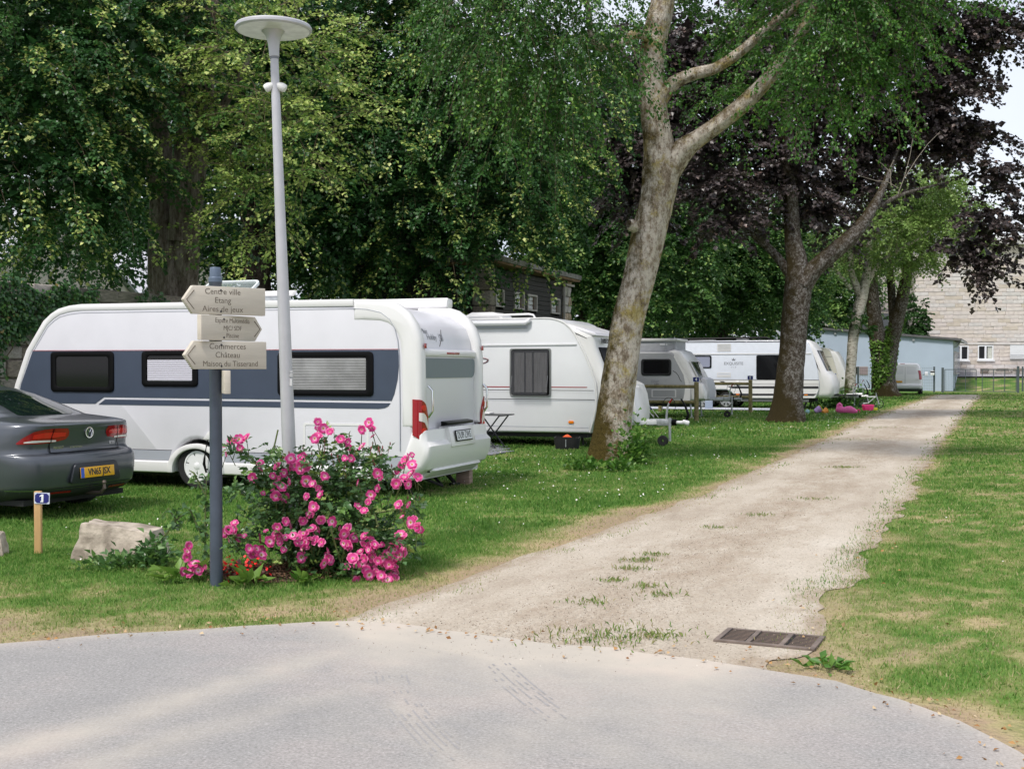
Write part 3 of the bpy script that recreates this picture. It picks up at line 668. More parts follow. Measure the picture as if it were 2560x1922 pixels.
MB().prism([(3.35, .955), (3.45, .935), (3.445, .905), (3.35, .885)], .62, WD - .62).build('licence_canopy', blackp, c1, bevel=.012)
MB().prism([(3.30, .62), (3.505, .62), (3.45, .88), (3.30, .88)], .66, WD - .66).build('licence_recess', cw2, c1, bevel=.01)
PM = T(3.50, WD / 2 - .02, .755, R(90), R(-12))
pl = MB().box(-.27, .27, -.006, .006, -.075, .075).xf(PM).build('number_plate', blackp, c1, bevel=.003)
MB().box(-.255, .255, -.009, -.006, -.06, .06).xf(PM).build('plate_face', mat('plate_white', (.62, .64, .65), .4), pl, smooth=None)
text('plate_number', 'DUI9 ZWS', .135, txt_dk, pl, PM @ T(0, -.0095, 0), sx=.72)
RM = lambda y, z, dx=0.: T(XR - .03 + dx, y, z, R(90))
def shx(z): return float(np.interp(z, [1.80, 2.03, 2.20, 2.285, 2.39, 2.445], [3.25, 3.225, 3.16, 3.055, 2.905, 2.725]))
def wraptext(body, y, z, size, m, **k):         # lettering bent on to the curved upper shell
    o = text('lettering', body, size, m, c1, T(0, y, z, R(90)), extrude=.0005, **k)
    for v in o.data.vertices: v.co.x += shx(v.co.z) + .004
    return o
ly0 = .36
wraptext('Mein', ly0 + .09, 2.13, .10, txt_gr, sx=.9, shear=.4)
wraptext('Hobby', ly0 + .27, 2.055, .11, txt_gr, sx=1.05)
wraptext('100', ly0 + .56, 2.05, .15, txt_gr, sx=.62)
MB().tube([(shx(q_) + .004, ly0 + .57 + .085 * math.cos(a), q_) for a in np.linspace(.2, 5.9, 28) for q_ in [2.05 + .115 * math.sin(a + 1.6)]], .0035, 5, False).build('emblem_ring', txt_dk, c1)
# roof: awning case, rail, raised clear rooflight, vent
MB().rprism([(y, z) for y, z in rquad([(WD - .20, 2.50), (WD + .03, 2.50), (WD + .05, 2.64), (WD - .16, 2.66)], .05)], -1.2, 2.86, .03, 2).xf(Matrix(((0, 1, 0, 0), (1, 0, 0, 0), (0, 0, 1, 0), (0, 0, 0, 1)))).build('awning_case', cw2, c1)
rr0 = f1.tz(640, 735, .9)[0]; rr1 = f1.tz(741, 735, .9)[0]
MB().prism([(rr0 - .6, 2.66), (rr1 - .06, 2.66), (rr1, 2.735), (rr0 - .6, 2.735)], .86, .94).build('roof_rail', cw2, c1, bevel=.012)
MB().box(rr0 + .1, rr1 - .1, .88, .92, 2.53, 2.665).build('rail_foot', galv, c1)
rl0, z0 = f1.tz(492, 720, 1.1); rl1, _ = f1.tz(622, 720, 1.1)
rf = MB(); rf.ring(rrect(rl0, rl1, -.36, .36, .1), rrect(rl0 + .035, rl1 - .035, -.325, .325, .08), -.045, .0)
RL = T(0, 1.15, 2.72, 0, R(-58))
ro = rf.xf(RL).build('rooflight', mat('clear_acrylic', (.62, .66, .66), .08), c1, bevel=.008)
gm_ = mat('clear_pane', (.25, .30, .29), .05); 
gb = gm_.node_tree.nodes['Principled BSDF']; gb.inputs['Alpha'].default_value = .35
MB().prism(rrect(rl0 + .03, rl1 - .03, -.33, .33, .08), -.03, -.02).xf(RL).build('pane', gm_, ro, smooth=None)
MB().box(rl0 - .02, rl1 + .02, .85, 1.5, 2.5, 2.565).build('rooflight_base', cw2, c1, bevel=.01)
MB().box(.2, 2.1, .5, 1.7, 2.50, 2.545).build('roof_panel', cw2, c1, bevel=.01)
for x, dx in ((2.85, .2), (-2.8, .15)):
    for y in (.35, WD - .35): steady(c1, x, y, .24, dx)
MB().tube([(3.0, .5, .26), (3.25, .9, .08), (2.9, 1.2, .26)], .02, 6).build('jack_bar', underm, c1)
wb = f1.w(3.1, WD - .12)
blk = MB().box(-.1, .1, -.08, .08, 0, .3).build('wooden_block', mat('weathered_wood', (.34, .24, .20), .85, var=.25, vscale=9, stretch=(1, 1, 6)), None, bevel=.006, loc=(wb.x, wb.y, 0), rot=(0, 0, R(-15)))
tag(blk, 'short reddish wooden block standing on the lawn under the white caravan rear corner', 'wooden block')

# ---------------------------------------------------------------- caravan B: pale caravan with open grey-framed window
f2 = Fr(G(1430, 1118), 21); WB = 2.3
c2 = thing('caravan', 'pale white caravan with one tall open curtained window behind the birch trunk', 'caravan', f2.O, -f2.th)
curve2 = [(-.62, 2.705), (-.48, 2.698), (-.33, 2.665), (-.19, 2.605), (-.06, 2.50), (.03, 2.395), (.15, 2.19), (.28, 1.935), (.40, 1.65), (.505, 1.36), (.535, 1.1), (.515, .81), (.46, .55), (.385, .30)]
prof2 = [(-4.9, .27), (.385, .30)] + curve2[::-1][1:] + [(-4.4, 2.70), (-4.75, 2.6), (-4.95, 2.2), (-5.0, 1.2)]
MB().rprism(prof2, 0, WB, .05, 3).build('body', cgrey, c2)
MB().rprism(band([(x + .012, z + .008) for x, z in [(-4.4, 2.705)] + curve2], .035), -.010, .06, .012, 2).build('edge_trim', cw2, c2)
fs = [(-.5, 2.66), (-.2, 2.60), (.12, 2.50), (.42, 2.36), (.44, 2.31), (.47, 2.1), (.60, 1.75), (.72, 1.42), (.98, 1.30), (1.06, 1.1), (1.12, .75), (1.10, .45), (.35, .42), (.3, 1.2), (.0, 2.2)]
MB().rprism(fs, .05, WB - .05, .14, 4).build('front_shell', cw2, c2)
MB().rprism([(.05, 2.52), (.46, 2.39), (.50, 2.33), (.42, 2.30), (.0, 2.42)], .08, WB - .08, .04, 3).build('front_brow', cw, c2)
wn_ = MB().prism([(.475, 2.08), (.505, 2.09), (.745, 1.46), (.715, 1.44)], .30, WB - .30); wf = wn_.build('front_window', blackp, c2, bevel=.01)
text('lettering', 'TABBERT', .15, txt_dk, c2, T(.515, .66, 2.215, R(90), R(-4)), extrude=.004, sx=.95)
w, i = window(c2, -1.387, -.46, 1.05, 2.066, .05, fw=.035, frame=mat('window_grey', (.20, .21, .21), .5))
MB().ring(rrect(-1.35, -.497, 1.09, 2.026, .04), rrect(-1.315, -.532, 1.125, 1.99, .03), -.03, -.014).build('seal', blackp, w, smooth=None)
cur = mat('net_curtain', (.30, .29, .295), .8, var=.2, vscale=5, stretch=(6, 1, .6))
for a, b in ((-.84, -.55), (-1.02, -.88), (-1.28, -1.06)):
    mb = MB(); n = 10
    for k in range(n):
        x = a + (b - a) * k / n; x2 = a + (b - a) * (k + 1) / n; y0_ = -.0135 - .004 * (k % 2); y1_ = -.0135 - .004 * ((k + 1) % 2)
        mb.add([(x, y0_, 1.14), (x2, y1_, 1.14), (x2, y1_, 1.98), (x, y0_, 1.98)], [(0, 1, 2, 3)])
    mb.build('curtain', cur, w, smooth=None)
pm = mat('tinted_acrylic', (.05, .05, .055), .05); pb = pm.node_tree.nodes['Principled BSDF']; pb.inputs['Alpha'].default_value = .35
MB().prism(rrect(-1.34, -.50, -.93, .0, .04), -.008, .0).xf(T(0, -.03, 2.02, 0, R(-7))).build('open_sash', pm, w, smooth=None)
for x in (-1.33, -.53): MB().tube([(x, -.02, 1.5), (x, -.10, 1.24)], .008, 6).build('stay', galv, w)
for z, x0, x1, m, h in ((1.25, -3.4, .33, redlens, .018), (1.185, -3.4, .47, txt_dk, .01), (1.145, -3.4, .47, cw, .006), (.995, -3.4, .49, txt_dk, .012), (.965, -3.4, .49, lgrey, .006), (.415, -3.4, .36, lgrey, .010)):
    for a, b in (((x0, -1.39), (-.455, x1)) if 1.05 < z < 2.05 else ((x0, x1),)):
        strip('pinstripe', [(a, z - h / 2), (b, z - h / 2), (b, z + h / 2), (a, z + h / 2)], m, c2, t=.004)
MB().rprism([(-3.6, 2.11), (.09, 2.125), (.10, 2.145), (.09, 2.165), (-3.6, 2.15)], -.02, .005, .008, 2).build('rub_rail', cgrey, c2)
sw_ = [(-2.3 + .46 * k / 12, 1.845 + .045 * math.sin(k / 12 * 2.2) + .0) for k in range(13)]
sw_ = [(-2.2, 1.862), (-2.05, 1.868), (-1.94, 1.855), (-1.885, 1.83), (-1.89, 1.80), (-1.95, 1.765), (-2.05, 1.74)]
MB().tube([(x, -.004, z) for x, z in sw_], [.012, .014, .016, .016, .014, .010, .006], 6).build('swoosh', mat('wine_red', (.10, .015, .03), .4), c2)
a_ = f2.tz(1428, 1055); MB().rprism(rrect(a_[0] - .06, a_[0] + .06, a_[1] - .03, a_[1] + .03, .025), -.02, .002, .006, 2).build('side_marker', amber, c2)
MB().box(-4.6, .3, .1, WB - .1, .2, .305).build('underfloor', underm, c2)
MB().tube([(-2.9, -.05, 2.60), (-1.02, -.05, 2.60), (-.95, -.05, 2.64), (-.91, -.05, 2.70)], [.065, .065, .05, .012], 10).build('rolled_awning', mat('awning_vinyl', (.66, .67, .70), .5), c2)
MB().box(-2.9, -1.0, -.06, -.0, 2.50, 2.535).build('awning_rail', lgrey, c2)
MB().tube([(-3.2, .25, 2.76), (-1.05, .25, 2.80), (-.95, .25, 2.78), (-.9, .25, 2.70)], .022, 8).build('roof_rail', cw2, c2)
MB().tube([(-3.2, .25, 2.70), (-3.2, .25, 2.76)], .02, 6).build('roof_rail', cw2, c2)
MB().rprism([(-2.7, 2.70), (-1.75, 2.70), (-1.80, 2.80), (-2.0, 2.87), (-2.5, 2.87), (-2.65, 2.80)], .5, 1.2, .06, 3).build('air_conditioner', cw2, c2)
wheel(c2, -2.6, .02, .315, .20, .17, rimw, 6)
drawbar(c2, .9, 2.18, WB / 2, .5)
MB().prism([(.75, .47), (1.06, .47), (1.22, .50), (1.16, .9), (1.05, 1.25), (.85, 1.3)], .7, 1.6).build('locker_cover', cw2, c2, bevel=.03, seg=3)
for y in (.3, WB - .3): steady(c2, .1, y, .3, .06)

# ---------------------------------------------------------------- caravan C: small grey pop-top
f4 = Fr(G(1690, 1045), 21); WC = 2.05
c4 = thing('caravan', 'small grey caravan with raised pop-top roof behind the fence numbered 4', 'caravan', f4.O, -f4.th)
eg = mat('caravan_mid_grey', (.31, .32, .335), .4, .1, var=.03, vscale=3)
cv4 = [(-.30, 2.19), (-.16, 2.165), (-.06, 2.09), (.02, 1.97), (.16, 1.72), (.32, 1.44), (.43, 1.22), (.48, 1.0), (.485, .78), (.47, .58), (.42, .50)]
prof4 = [(-3.7, .50), (.42, .50)] + cv4[::-1][1:] + [(-3.3, 2.2), (-3.65, 1.9), (-3.85, 1.2)]
MB().rprism(prof4, 0, WC, .06, 3).build('body', eg, c4)
strip('front_side_panel', [(.22, .52), (.42, .50), (.47, .58), (.485, .78), (.48, 1.0), (.43, 1.22), (.32, 1.44), (.02, 1.97), (-.06, 2.09), (-.08, 2.02), (.10, 1.70), (.25, 1.42), (.31, 1.1), (.28, .8)], cw2, c4, t=.006)
MB().rprism([(-.4, 2.17), (-.1, 2.26), (.10, 2.20), (.32, 1.93), (.36, 1.88), (.72, 1.18), (.86, 1.10), (.95, .85), (.95, .62), (.35, .55), (.30, 1.2), (-.1, 1.95)], .05, WC - .05, .10, 3).build('front_shell', cw2, c4)
MB().prism([(.385, 1.86), (.41, 1.865), (.755, 1.20), (.73, 1.18)], .22, WC - .22).build('front_window', darkglass, c4, bevel=.012)
MB().prism([(.39, 1.88), (.43, 1.885), (.79, 1.20), (.75, 1.18)], .16, .20).build('window_stay', cw2, c4)
MB().rprism([(.62, .60), (.98, .62), (1.02, .95), (.93, 1.28), (.78, 1.34), (.6, 1.2)], .45, WC - .45, .08, 3).build('locker_cover', mat('cover_grey', (.55, .56, .60), .6), c4)
window(c4, -1.185, -.16, 1.405, 1.95, .09, fw=.075, frame=mat('black_frame', (.018, .018, .02), .3))
MB().ring(rrect(-.83, .005, .68, .94, .03), rrect(-.79, -.035, .70, .915, .02), -.008, .002).build('locker_door', mat('frame_grey', (.52, .52, .54), .5), c4, smooth=None)
MB().box(-3.3, .42, -.012, .0, .50, .545).build('sill_trim', cw2, c4); MB().box(-3.3, .30, -.006, .0, .60, .615).build('sill_trim', cgrey, c4)
sw4 = [(-.11, 1.56), (.0, 1.50), (.08, 1.40), (.14, 1.26), (.19, 1.20)]
MB().tube([(x, -.003, z) for x, z in sw4], .009, 6).build('swoosh', blackp, c4)
pt = MB().rprism(rrect(-2.6, -.08, 2.18, 2.56, .04), .28, WC - .28, .03, 2).build('pop_top', mat('poptop_fabric', (.40, .41, .44), .7, var=.06), c4)
MB().rprism(rrect(-2.66, -.01, 2.54, 2.635, .035), .22, WC - .22, .03, 2).build('roof_cap', cw2, pt)
MB().box(-.62, -.36, .268, .285, 2.40, 2.47).build('vent', cgrey, pt)
for x in (-.42, -.14): MB().tube([(x, .26, 2.2), (x, .26, 2.56)], .014, 6).build('roof_strut', galv, pt)
MB().box(-3.4, .35, .1, WC - .1, .40, .515).build('underfloor', underm, c4)
wheel(c4, -1.75, .03, .30, .19, .16, rimw, 5)
drawbar(c4, .8, 1.95, WC / 2, .62, galv)
for y in (.25, WC - .25): steady(c4, .42, y, .52, .05, m=galv)
text('lettering', 'Silver', .13, txt_gr, c4, T(-.72, -.004, 1.21), shear=.3); text('lettering', '530', .10, txt_dk, c4, T(-.66, -.004, 1.10))

# ---------------------------------------------------------------- caravan D: long twin-axle
f5 = Fr(G(1815, 1021), 21); WE = 2.5
c5 = thing('caravan', 'long twin-axle white caravan with large dark side windows behind the fence numbered 5', 'caravan', f5.O, -f5.th)
cblue = mat('caravan_cool_grey', (.70, .74, .82), .3, var=.02, coat=.1)
cv5 = [(2.5, 2.79), (3.0, 2.78), (3.15, 2.74), (3.26, 2.66), (3.35, 2.52), (3.45, 2.25), (3.56, 1.9), (3.66, 1.5), (3.71, 1.1), (3.70, .8), (3.55, .45)]
prof5 = [(-4.2, .42)] + [(-1.40, .42)] + [(-1.36, .55), (-1.30, .68), (-1.1, .76), (-.0, .76), (.2, .68), (.32, .55), (.36, .42)] + [(3.55, .45)] + cv5[::-1][1:] + [(-3.9, 2.79), (-4.2, 2.5), (-4.3, 1.5)]
MB().rprism(prof5, 0, WE, .06, 3).build('body', cblue, c5)
MB().rprism([(2.6, 2.76), (3.1, 2.80), (3.35, 2.70), (3.55, 2.42), (3.95, 1.55), (4.15, 1.35), (4.28, 1.0), (4.26, .62), (4.10, .45), (3.4, .45), (3.3, 1.5), (3.1, 2.5)], .06, WE - .06, .22, 4).build('front_shell', cw2, c5)
MB().prism([(3.57, 2.36), (3.60, 2.365), (3.975, 1.52), (3.945, 1.50)], .35, WE - .35).build('front_window', darkglass, c5, bevel=.02)
strip('side_lower_panel', [(.42, .44), (3.55, .46), (3.69, .8), (3.70, 1.17), (-1.9, 1.17), (-1.9, .80), (-1.1, .80), (.0, .80), (.24, .70)], cw2, c5, t=.005)
strip('side_rail', [(-4.2, 2.20), (3.40, 2.21), (3.39, 2.245), (-4.2, 2.24)], cw2, c5, t=.02)
strip('roof_line', [(-4.1, 2.70), (2.6, 2.70), (2.6, 2.735), (-4.1, 2.735)], txt_dk, c5, t=.008)
MB().tube([(-3.8, .1, 2.84), (1.6, .1, 2.87), (1.8, .1, 2.78)], .045, 8).build('roof_rail', blackp, c5)
MB().box(-3.9, 2.6, .0, .12, 2.78, 2.80).build('gutter', blackp, c5)
MB().rprism([(-1.7, 2.78), (-.6, 2.78), (-.7, 2.87), (-1.0, 2.91), (-1.4, 2.91), (-1.6, 2.86)], .6, 1.3, .05, 2).build('air_conditioner', cw2, c5)
MB().rprism([(.3, 2.80), (.75, 2.80), (.7, 2.90), (.5, 2.94), (.25, 2.88)], .7, 1.2, .04, 2).build('roof_vent', cw2, c5)
MB().tube([(1.95, .7, 2.8), (1.95, .7, 2.92)], .03, 8).build('dish_mast', galv, c5); MB().box(-.02, .02, -.28, .28, -.25, .25).xf(T(2.1, .7, 2.98, 0, 0, R(-38))).build('satellite_panel', galv, c5, bevel=.01)
window(c5, -1.45, -.60, 1.645, 2.165, .06, fw=.06, pane=mat('mirror_glass', (.30, .32, .42), .06, spec=.9))
wp = rquad([(1.226, 1.19), (3.10, 1.19), (2.95, 2.17), (1.226, 2.17)], .06)
wbig = MB().prism(wp, -.012, .002).build('window', darkglass, c5, smooth=None)
MB().ring(wp, inset(wp, .03), -.016, -.002).build('frame', blackp, wbig, smooth=None)
for z0, z1 in ((2.34, 2.64), (1.28, 1.46)):
    g_ = MB().ring(rrect(-.365, .195, z0, z1, .02), rrect(-.335, .165, z0 + .03, z1 - .03, .01), -.014, .002).build('fridge_vent', cw2, c5, smooth=None)
    k = int((z1 - z0 - .06) / .04)
    for j in range(k): MB().box(-.335, .165, -.010, .0, z0 + .035 + j * .04, z0 + .06 + j * .04).build('louvre', cw2, g_, smooth=None)
for nm, poly in (('stripe', [(.04, .91), (.25, .82), (3.69, .83), (3.68, .93)]), ('stripe', [(-.28, 1.115), (-.10, 1.115), (.06, 1.02), (-.12, 1.02)]), ('stripe', [(.30, .615), (.33, .53), (3.50, .545), (3.62, .63)]), ('stripe', [(-1.9, 1.165), (3.70, 1.165), (3.70, 1.185), (-1.9, 1.185)]), ('stripe', [(-1.0, .99), (3.70, 1.0), (3.70, 1.012), (-1.0, 1.002)])):
    strip(nm, poly, txt_dk, c5, t=.009)
for x in (.48, 3.2): MB().rprism(rrect(x - .07, x + .07, .555, .605, .02), -.022, .002, .005, 2).build('side_marker', amber, c5)
tx, tz_ = f5.tz(1834, 909)
text('lettering', 'EXQUISITE', .165, txt_gr, c5, T(tx, -.004, tz_), sx=1.0); text('lettering', 'V I P', .10, mat('lettering_pale', (.38, .40, .46), .5), c5, T(tx, -.004, tz_ - .15), sx=1.2)
cr_ = [(-.06, -.05), (.06, -.05), (.085, .04), (.04, .0), (.0, .065), (-.04, .0), (-.085, .04)]
strip('crown_emblem', [(tx + a, tz_ + .17 + b) for a, b in cr_], txt_gr, c5, t=.004)
MB().rprism(rrect(.40, .56, .995, 1.14, .015), -.08, .0, .01, 2).build('mains_inlet', cw2, c5)
wheel(c5, 0, .02, .33, .24, .18, alloy, 7, sw=.35); wheel(c5, -.98, .02, .33, .24, .18, alloy, 7, sw=.35)
wheel(c5, 0, WE - .2, .33, .24, .18, alloy, 7, sw=.35); wheel(c5, -.98, WE - .2, .33, .24, .18, alloy, 7, sw=.35)
MB().box(-4.0, 3.4, .22, WE - .22, .28, .46).build('underfloor', underm, c5)
MB().box(.45, 3.3, .05, .12, .30, .43).build('chassis_rail', mat('chassis_grey', (.12, .125, .13), .7), c5)
drawbar(c5, 4.0, 5.45, WE / 2, .52, cw2, jock=False)
MB().prism([(4.0, .58), (5.05, .60), (5.12, .56), (4.0, .53)], .85, 1.65).build('drawbar_cover', txt_dk, c5, bevel=.01)
MB().tube([(4.95, 1.2, .5), (4.95, 1.2, .04)], .03, 8).build('jockey_post', galv, c5)
for x in (3.0, 3.2):
    for y in (.3, WE - .3): steady(c5, x, y, .44, -.12, m=galv if x < 3.1 else underm)

# ---------------------------------------------------------------- caravan E: beige, farthest
f6 = Fr((15.6, 65.0), 21); WF = 2.3
c6 = thing('caravan', 'cream beige caravan half hidden between the long white caravan and the slender birch', 'caravan', f6.O, -f6.th)
cb = mat('caravan_beige', (.66, .64, .57), .4, var=.03)
f6t = [f6.tz(1960 + a / 7.373, 860 + b / 7.373) for a, b in ((600, 70), (770, 70), (850, 120), (900, 230), (960, 420), (1000, 560))]
cv6 = [f6t[0], f6t[1], f6t[2], f6t[3], f6t[4], f6t[5], (f6t[5][0] + .05, .9), (f6t[5][0] - .1, .4)]
prof6 = [(cv6[0][0] - 3.6, .4)] + cv6[::-1] + [(cv6[0][0] - 3.2, cv6[0][1]), (cv6[0][0] - 3.6, 2.2)]
MB().rprism(prof6, 0, WF, .06, 3).build('body', cb, c6)
MB().rprism(band([(x + .01, z + .01) for x, z in cv6], .05), -.012, .08, .015, 2).build('edge_trim', cw2, c6)
e6 = cv6[3:8]
MB().rprism([(cv6[1][0] - .2, cv6[1][1] - .05), (cv6[2][0] + .25, cv6[2][1] - .05), (cv6[3][0] + .30, cv6[3][1]), (cv6[5][0] + .45, 1.25), (cv6[5][0] + .5, .7), (cv6[5][0], .45), (cv6[5][0] - .2, 1.4), (cv6[2][0] - .1, 2.3)], .06, WF - .06, .15, 3).build('front_shell', cw2, c6)
xw0, zw0 = f6.tz(1960 + 690 / 7.373, 860 + 250 / 7.373); xw1, zw1 = f6.tz(1960 + 830 / 7.373, 860 + 520 / 7.373)
MB().prism(rquad([(xw0 - 1.2, zw1), (xw1, zw1), (xw1 - .05, zw1 + .45), (xw0 + .1, zw0 - .02), (xw0 - 1.2, zw0)], .1), -.012, .002).build('window', mat('window_dim', (.10, .10, .11), .15), c6, smooth=None)
strip('rub_rail', [(cv6[0][0] - 3, 2.25), (cv6[3][0] - .05, 2.25), (cv6[3][0] - .05, 2.27), (cv6[0][0] - 3, 2.27)], txt_gr, c6, t=.008)
wheel(c6, cv6[0][0] - 1.4, .03, .31, .2, .16, rimw, 6)
MB().box(cv6[0][0] - 3.4, cv6[5][0] - .2, .1, WF - .1, .3, .42).build('underfloor', underm, c6)
drawbar(c6, cv6[5][0] + .3, cv6[5][0] + 1.5, WF / 2, .5)
# ================================================================== car and van: plan contours stacked in height
class Shell:
    def __init__(s, rows, bow_r=.10, bow_f=.2, rc=.35):
        A = np.array(rows, float); n = len(A); q = []
        for i in range(n - 1):                   # Catmull-Rom through the rows
            p0, p1, p2, p3 = A[max(0, i - 1)], A[i], A[i + 1], A[min(n - 1, i + 2)]
            for t in np.linspace(0, 1, 8, endpoint=False):
                v = .5 * ((2 * p1) + (-p0 + p2) * t + (2 * p0 - 5 * p1 + 4 * p2 - p3) * t * t + (-p0 + 3 * p1 - 3 * p2 + p3) * t ** 3)
                v[0] = p1[0] + (p2[0] - p1[0]) * t; q.append(v)
        q.append(A[-1]); s.D = np.array(q); s.br, s.bf, s.rc = bow_r, bow_f, rc
    def S(s, a, z, sd=1):
        D = s.D; xr, xf, w = (np.interp(z, D[:, 0], D[:, k]) for k in (1, 2, 3)); rc = min(s.rc, w * .6)
        yc = w - rc
        if a <= 1: y = yc * a; x = xr + s.br * (y / w) ** 2
        elif a <= 2:
            t = (a - 1) * math.pi / 2; x0 = xr + s.br * (yc / w) ** 2; y = yc + rc * math.sin(t) ** .9; x = x0 + (rc * 1.25) * (1 - math.cos(t) ** .9 if math.cos(t) > 0 else 1)
        else:
            x0 = xr + s.br * (yc / w) ** 2 + rc * 1.25; x1 = xf - s.bf * (yc / w) ** 2 - rc * 1.6
            if a <= 3: y = w; x = x0 + (x1 - x0) * (a - 2)
            elif a <= 4:
                t = (a - 3) * math.pi / 2; y = yc + rc * max(0, math.cos(t)); x = x1 + rc * 1.6 * math.sin(t)
            else: y = yc * (5 - a); x = xf - s.bf * (y / w) ** 2
        return Vector((x, sd * y, z))
    def N(s, a, z, sd):
        e = .02; da = s.S(min(5, a + e), z, sd) - s.S(max(0, a - e), z, sd); dz = s.S(a, z + .004, sd) - s.S(a, z - .004, sd)
        n = da.cross(dz); c = s.S(a, z, sd) - Vector((2.3, 0, .7))
        n.normalize(); return n if n.dot(c) > 0 else -n
    def body(s, name, m, par, cap=True):
        arcs = [0, .17, .34, .5, .67, .84, 1] + [1 + k / 8 for k in range(1, 9)] + [2 + k / 14 for k in range(1, 15)] + [3 + k / 6 for k in range(1, 7)] + [4 + k / 5 for k in range(1, 6)]
        loop = [(a, 1) for a in arcs] + [(a, -1) for a in arcs[-2:0:-1]]
        mb = MB(); n = len(loop); zs = s.D[:, 0]
        for z in zs: mb.v += [tuple(s.S(a, z, sd)) for a, sd in loop]
        for i in range(len(zs) - 1):
            for j in range(n): mb.f.append((i * n + j, i * n + (j + 1) % n, (i + 1) * n + (j + 1) % n, (i + 1) * n + j))
        mb.f.append(tuple(range(n))); k = (len(zs) - 1) * n; mb.f.append(tuple(range(k + n - 1, k - 1, -1)))
        return mb.build(name, m, par, smooth=38)
    def skin(s, name, cols, m, par, off=.004, sd=1, nv=5, smooth=38, sub=4):   # cols: (arc, z_low, z_high)
        mb = MB(); cc = []
        for (a0, l0, h0), (a1, l1, h1) in zip(cols[:-1], cols[1:]):
            for k in range(sub): t = k / sub; cc.append((a0 + (a1 - a0) * t, l0 + (l1 - l0) * t, h0 + (h1 - h0) * t))
        cc.append(cols[-1])
        def pt(a, z):
            sg = sd if a >= 0 else -sd; a = abs(a); return s.S(a, z, sg) + s.N(a, z, sg) * off
        for a, l, h in cc:
            for k in range(nv + 1): mb.v.append(tuple(pt(a, l + (h - l) * k / nv)))
        for i in range(len(cc) - 1):
            for k in range(nv): p = i * (nv + 1) + k; mb.f.append((p, p + 1, p + nv + 2, p + nv + 1))
        return mb.build(name, m, par, smooth=smooth)
paint = mat('car_paint_grey', (.085, .094, .110), .28, .5, coat=.5)
glassg = mat('car_glass', (.006, .012, .011), .03, spec=.9)
CAR = thing('parked_car', 'dark grey saloon car parked nose-left in front of the white caravan', 'car', (-4.68, 13.5, 0), R(157))
rows = [(.20, .30, 4.50, .80), (.26, .13, 4.62, .86), (.33, .055, 4.70, .895), (.36, .03, 4.72, .905), (.48, .012, 4.76, .915), (.60, .010, 4.77, .918), (.66, .020, 4.77, .918), (.70, .055, 4.76, .917), (.72, .11, 4.74, .916), (.76, .135, 4.70, .914), (.86, .125, 4.55, .908),
        (.94, .11, 4.25, .898), (1.00, .095, 3.95, .880), (1.035, .10, 3.75, .860), (1.06, .20, 3.60, .835), (1.085, .42, 3.52, .805), (1.105, .64, 3.45, .785), (1.16, .80, 3.35, .760), (1.25, 1.06, 3.18, .72), (1.34, 1.34, 2.98, .675), (1.40, 1.58, 2.82, .63), (1.435, 1.82, 2.66, .57), (1.455, 2.1, 2.5, .48)]
sh = Shell(rows, .13, .3, .34)
sh.body('body', paint, CAR)
gl_ = [(-.98, 1.125, 1.36)] + [(k / 6 * .98, 1.115, 1.385) for k in range(-5, 6)] + [(.98, 1.125, 1.36)]
rw = sh.skin('rear_window', [(a if a != 0 else .001, l, h) for a, l, h in gl_], glassg, CAR, .004, 1, 8)
for a, b in ((2.22, 2.42), (2.45, 2.72)):
    for sd in (1, -1): sh.skin('side_window', [(a, 1.10, 1.30 if a < 2.3 else 1.385), (b, 1.08, 1.385)], glassg, CAR, .004, sd, 6)
for sd in (1, -1):
    t = sh.skin('tail_light', [(.52, .905, .945), (.58, .865, .985), (.90, .835, .99), (1.1, .83, .985), (1.3, .83, .965), (1.48, .83, .90), (1.58, .83, .845)], redlens, CAR, .006, sd, 5)
    sh.skin('light_bar', [(.60, .90, .94), (.9, .89, .95), (1.1, .89, .95), (1.3, .885, .93)], redhot, t, .010, sd, 2)
    sh.skin('reverse_strip', [(.80, .845, .862), (1.1, .845, .868), (1.3, .843, .868), (1.45, .842, .855)], clearl, t, .010, sd, 2)
    sh.skin('light_joint', [(.905, .835, .99), (.925, .835, .99)], blackp, t, .011, sd, 2)
    sh.skin('reflector', [(.55, .285, .305), (1.1, .285, .305)], redlens, CAR, .01, sd, 1)
sh.skin('bumper_lower', [(-2.0, .205, .325), (-1, .205, .325), (-.5, .205, .325), (.001, .205, .325), (.5, .205, .325), (1, .205, .325), (2.0, .205, .325)], mat('car_black_trim', (.03, .032, .035), .5), CAR, .006, 1, 4)
sh.skin('chrome_strip', [(-1.9, .328, .342), (-1, .328, .342), (.001, .328, .342), (1, .328, .342), (1.9, .328, .342)], mat('dull_chrome', (.35, .36, .38), .2, .9), CAR, .008, 1, 1)
for a in (-.93, .93):
    sh.skin('boot_seam', [(a - .012, .725, 1.03), (a + .012, .725, 1.03)], blackp, CAR, .002, 1, 4)
sh.skin('boot_seam', [(-.94, .716, .726), (-.4, .716, .726), (.001, .716, .726), (.4, .716, .726), (.94, .716, .726)], blackp, CAR, .004, 1, 1)
rec = MB().prism(rquad([(-.40, .375), (.40, .375), (.33, .60), (-.33, .60)], .05), 0, .03).xf(T(.0, 0, 0, R(-90)))
rec.xf(Matrix.Translation((-.004, 0, 0))).build('plate_recess', mat('car_recess', (.03, .034, .042), .35, .4), CAR, bevel=.006)
PM = T(-.016, 0, .49, R(-90), R(-4))
pl = MB().box(-.265, .265, -.006, .006, -.058, .058).xf(PM).build('number_plate', mat('plate_yellow', (.78, .40, .012), .35), CAR, bevel=.002)
text('plate_number', 'VN65 JSX', .103, txt_dk, pl, PM @ T(.022, -.0075, 0), sx=.83, bold=.002)
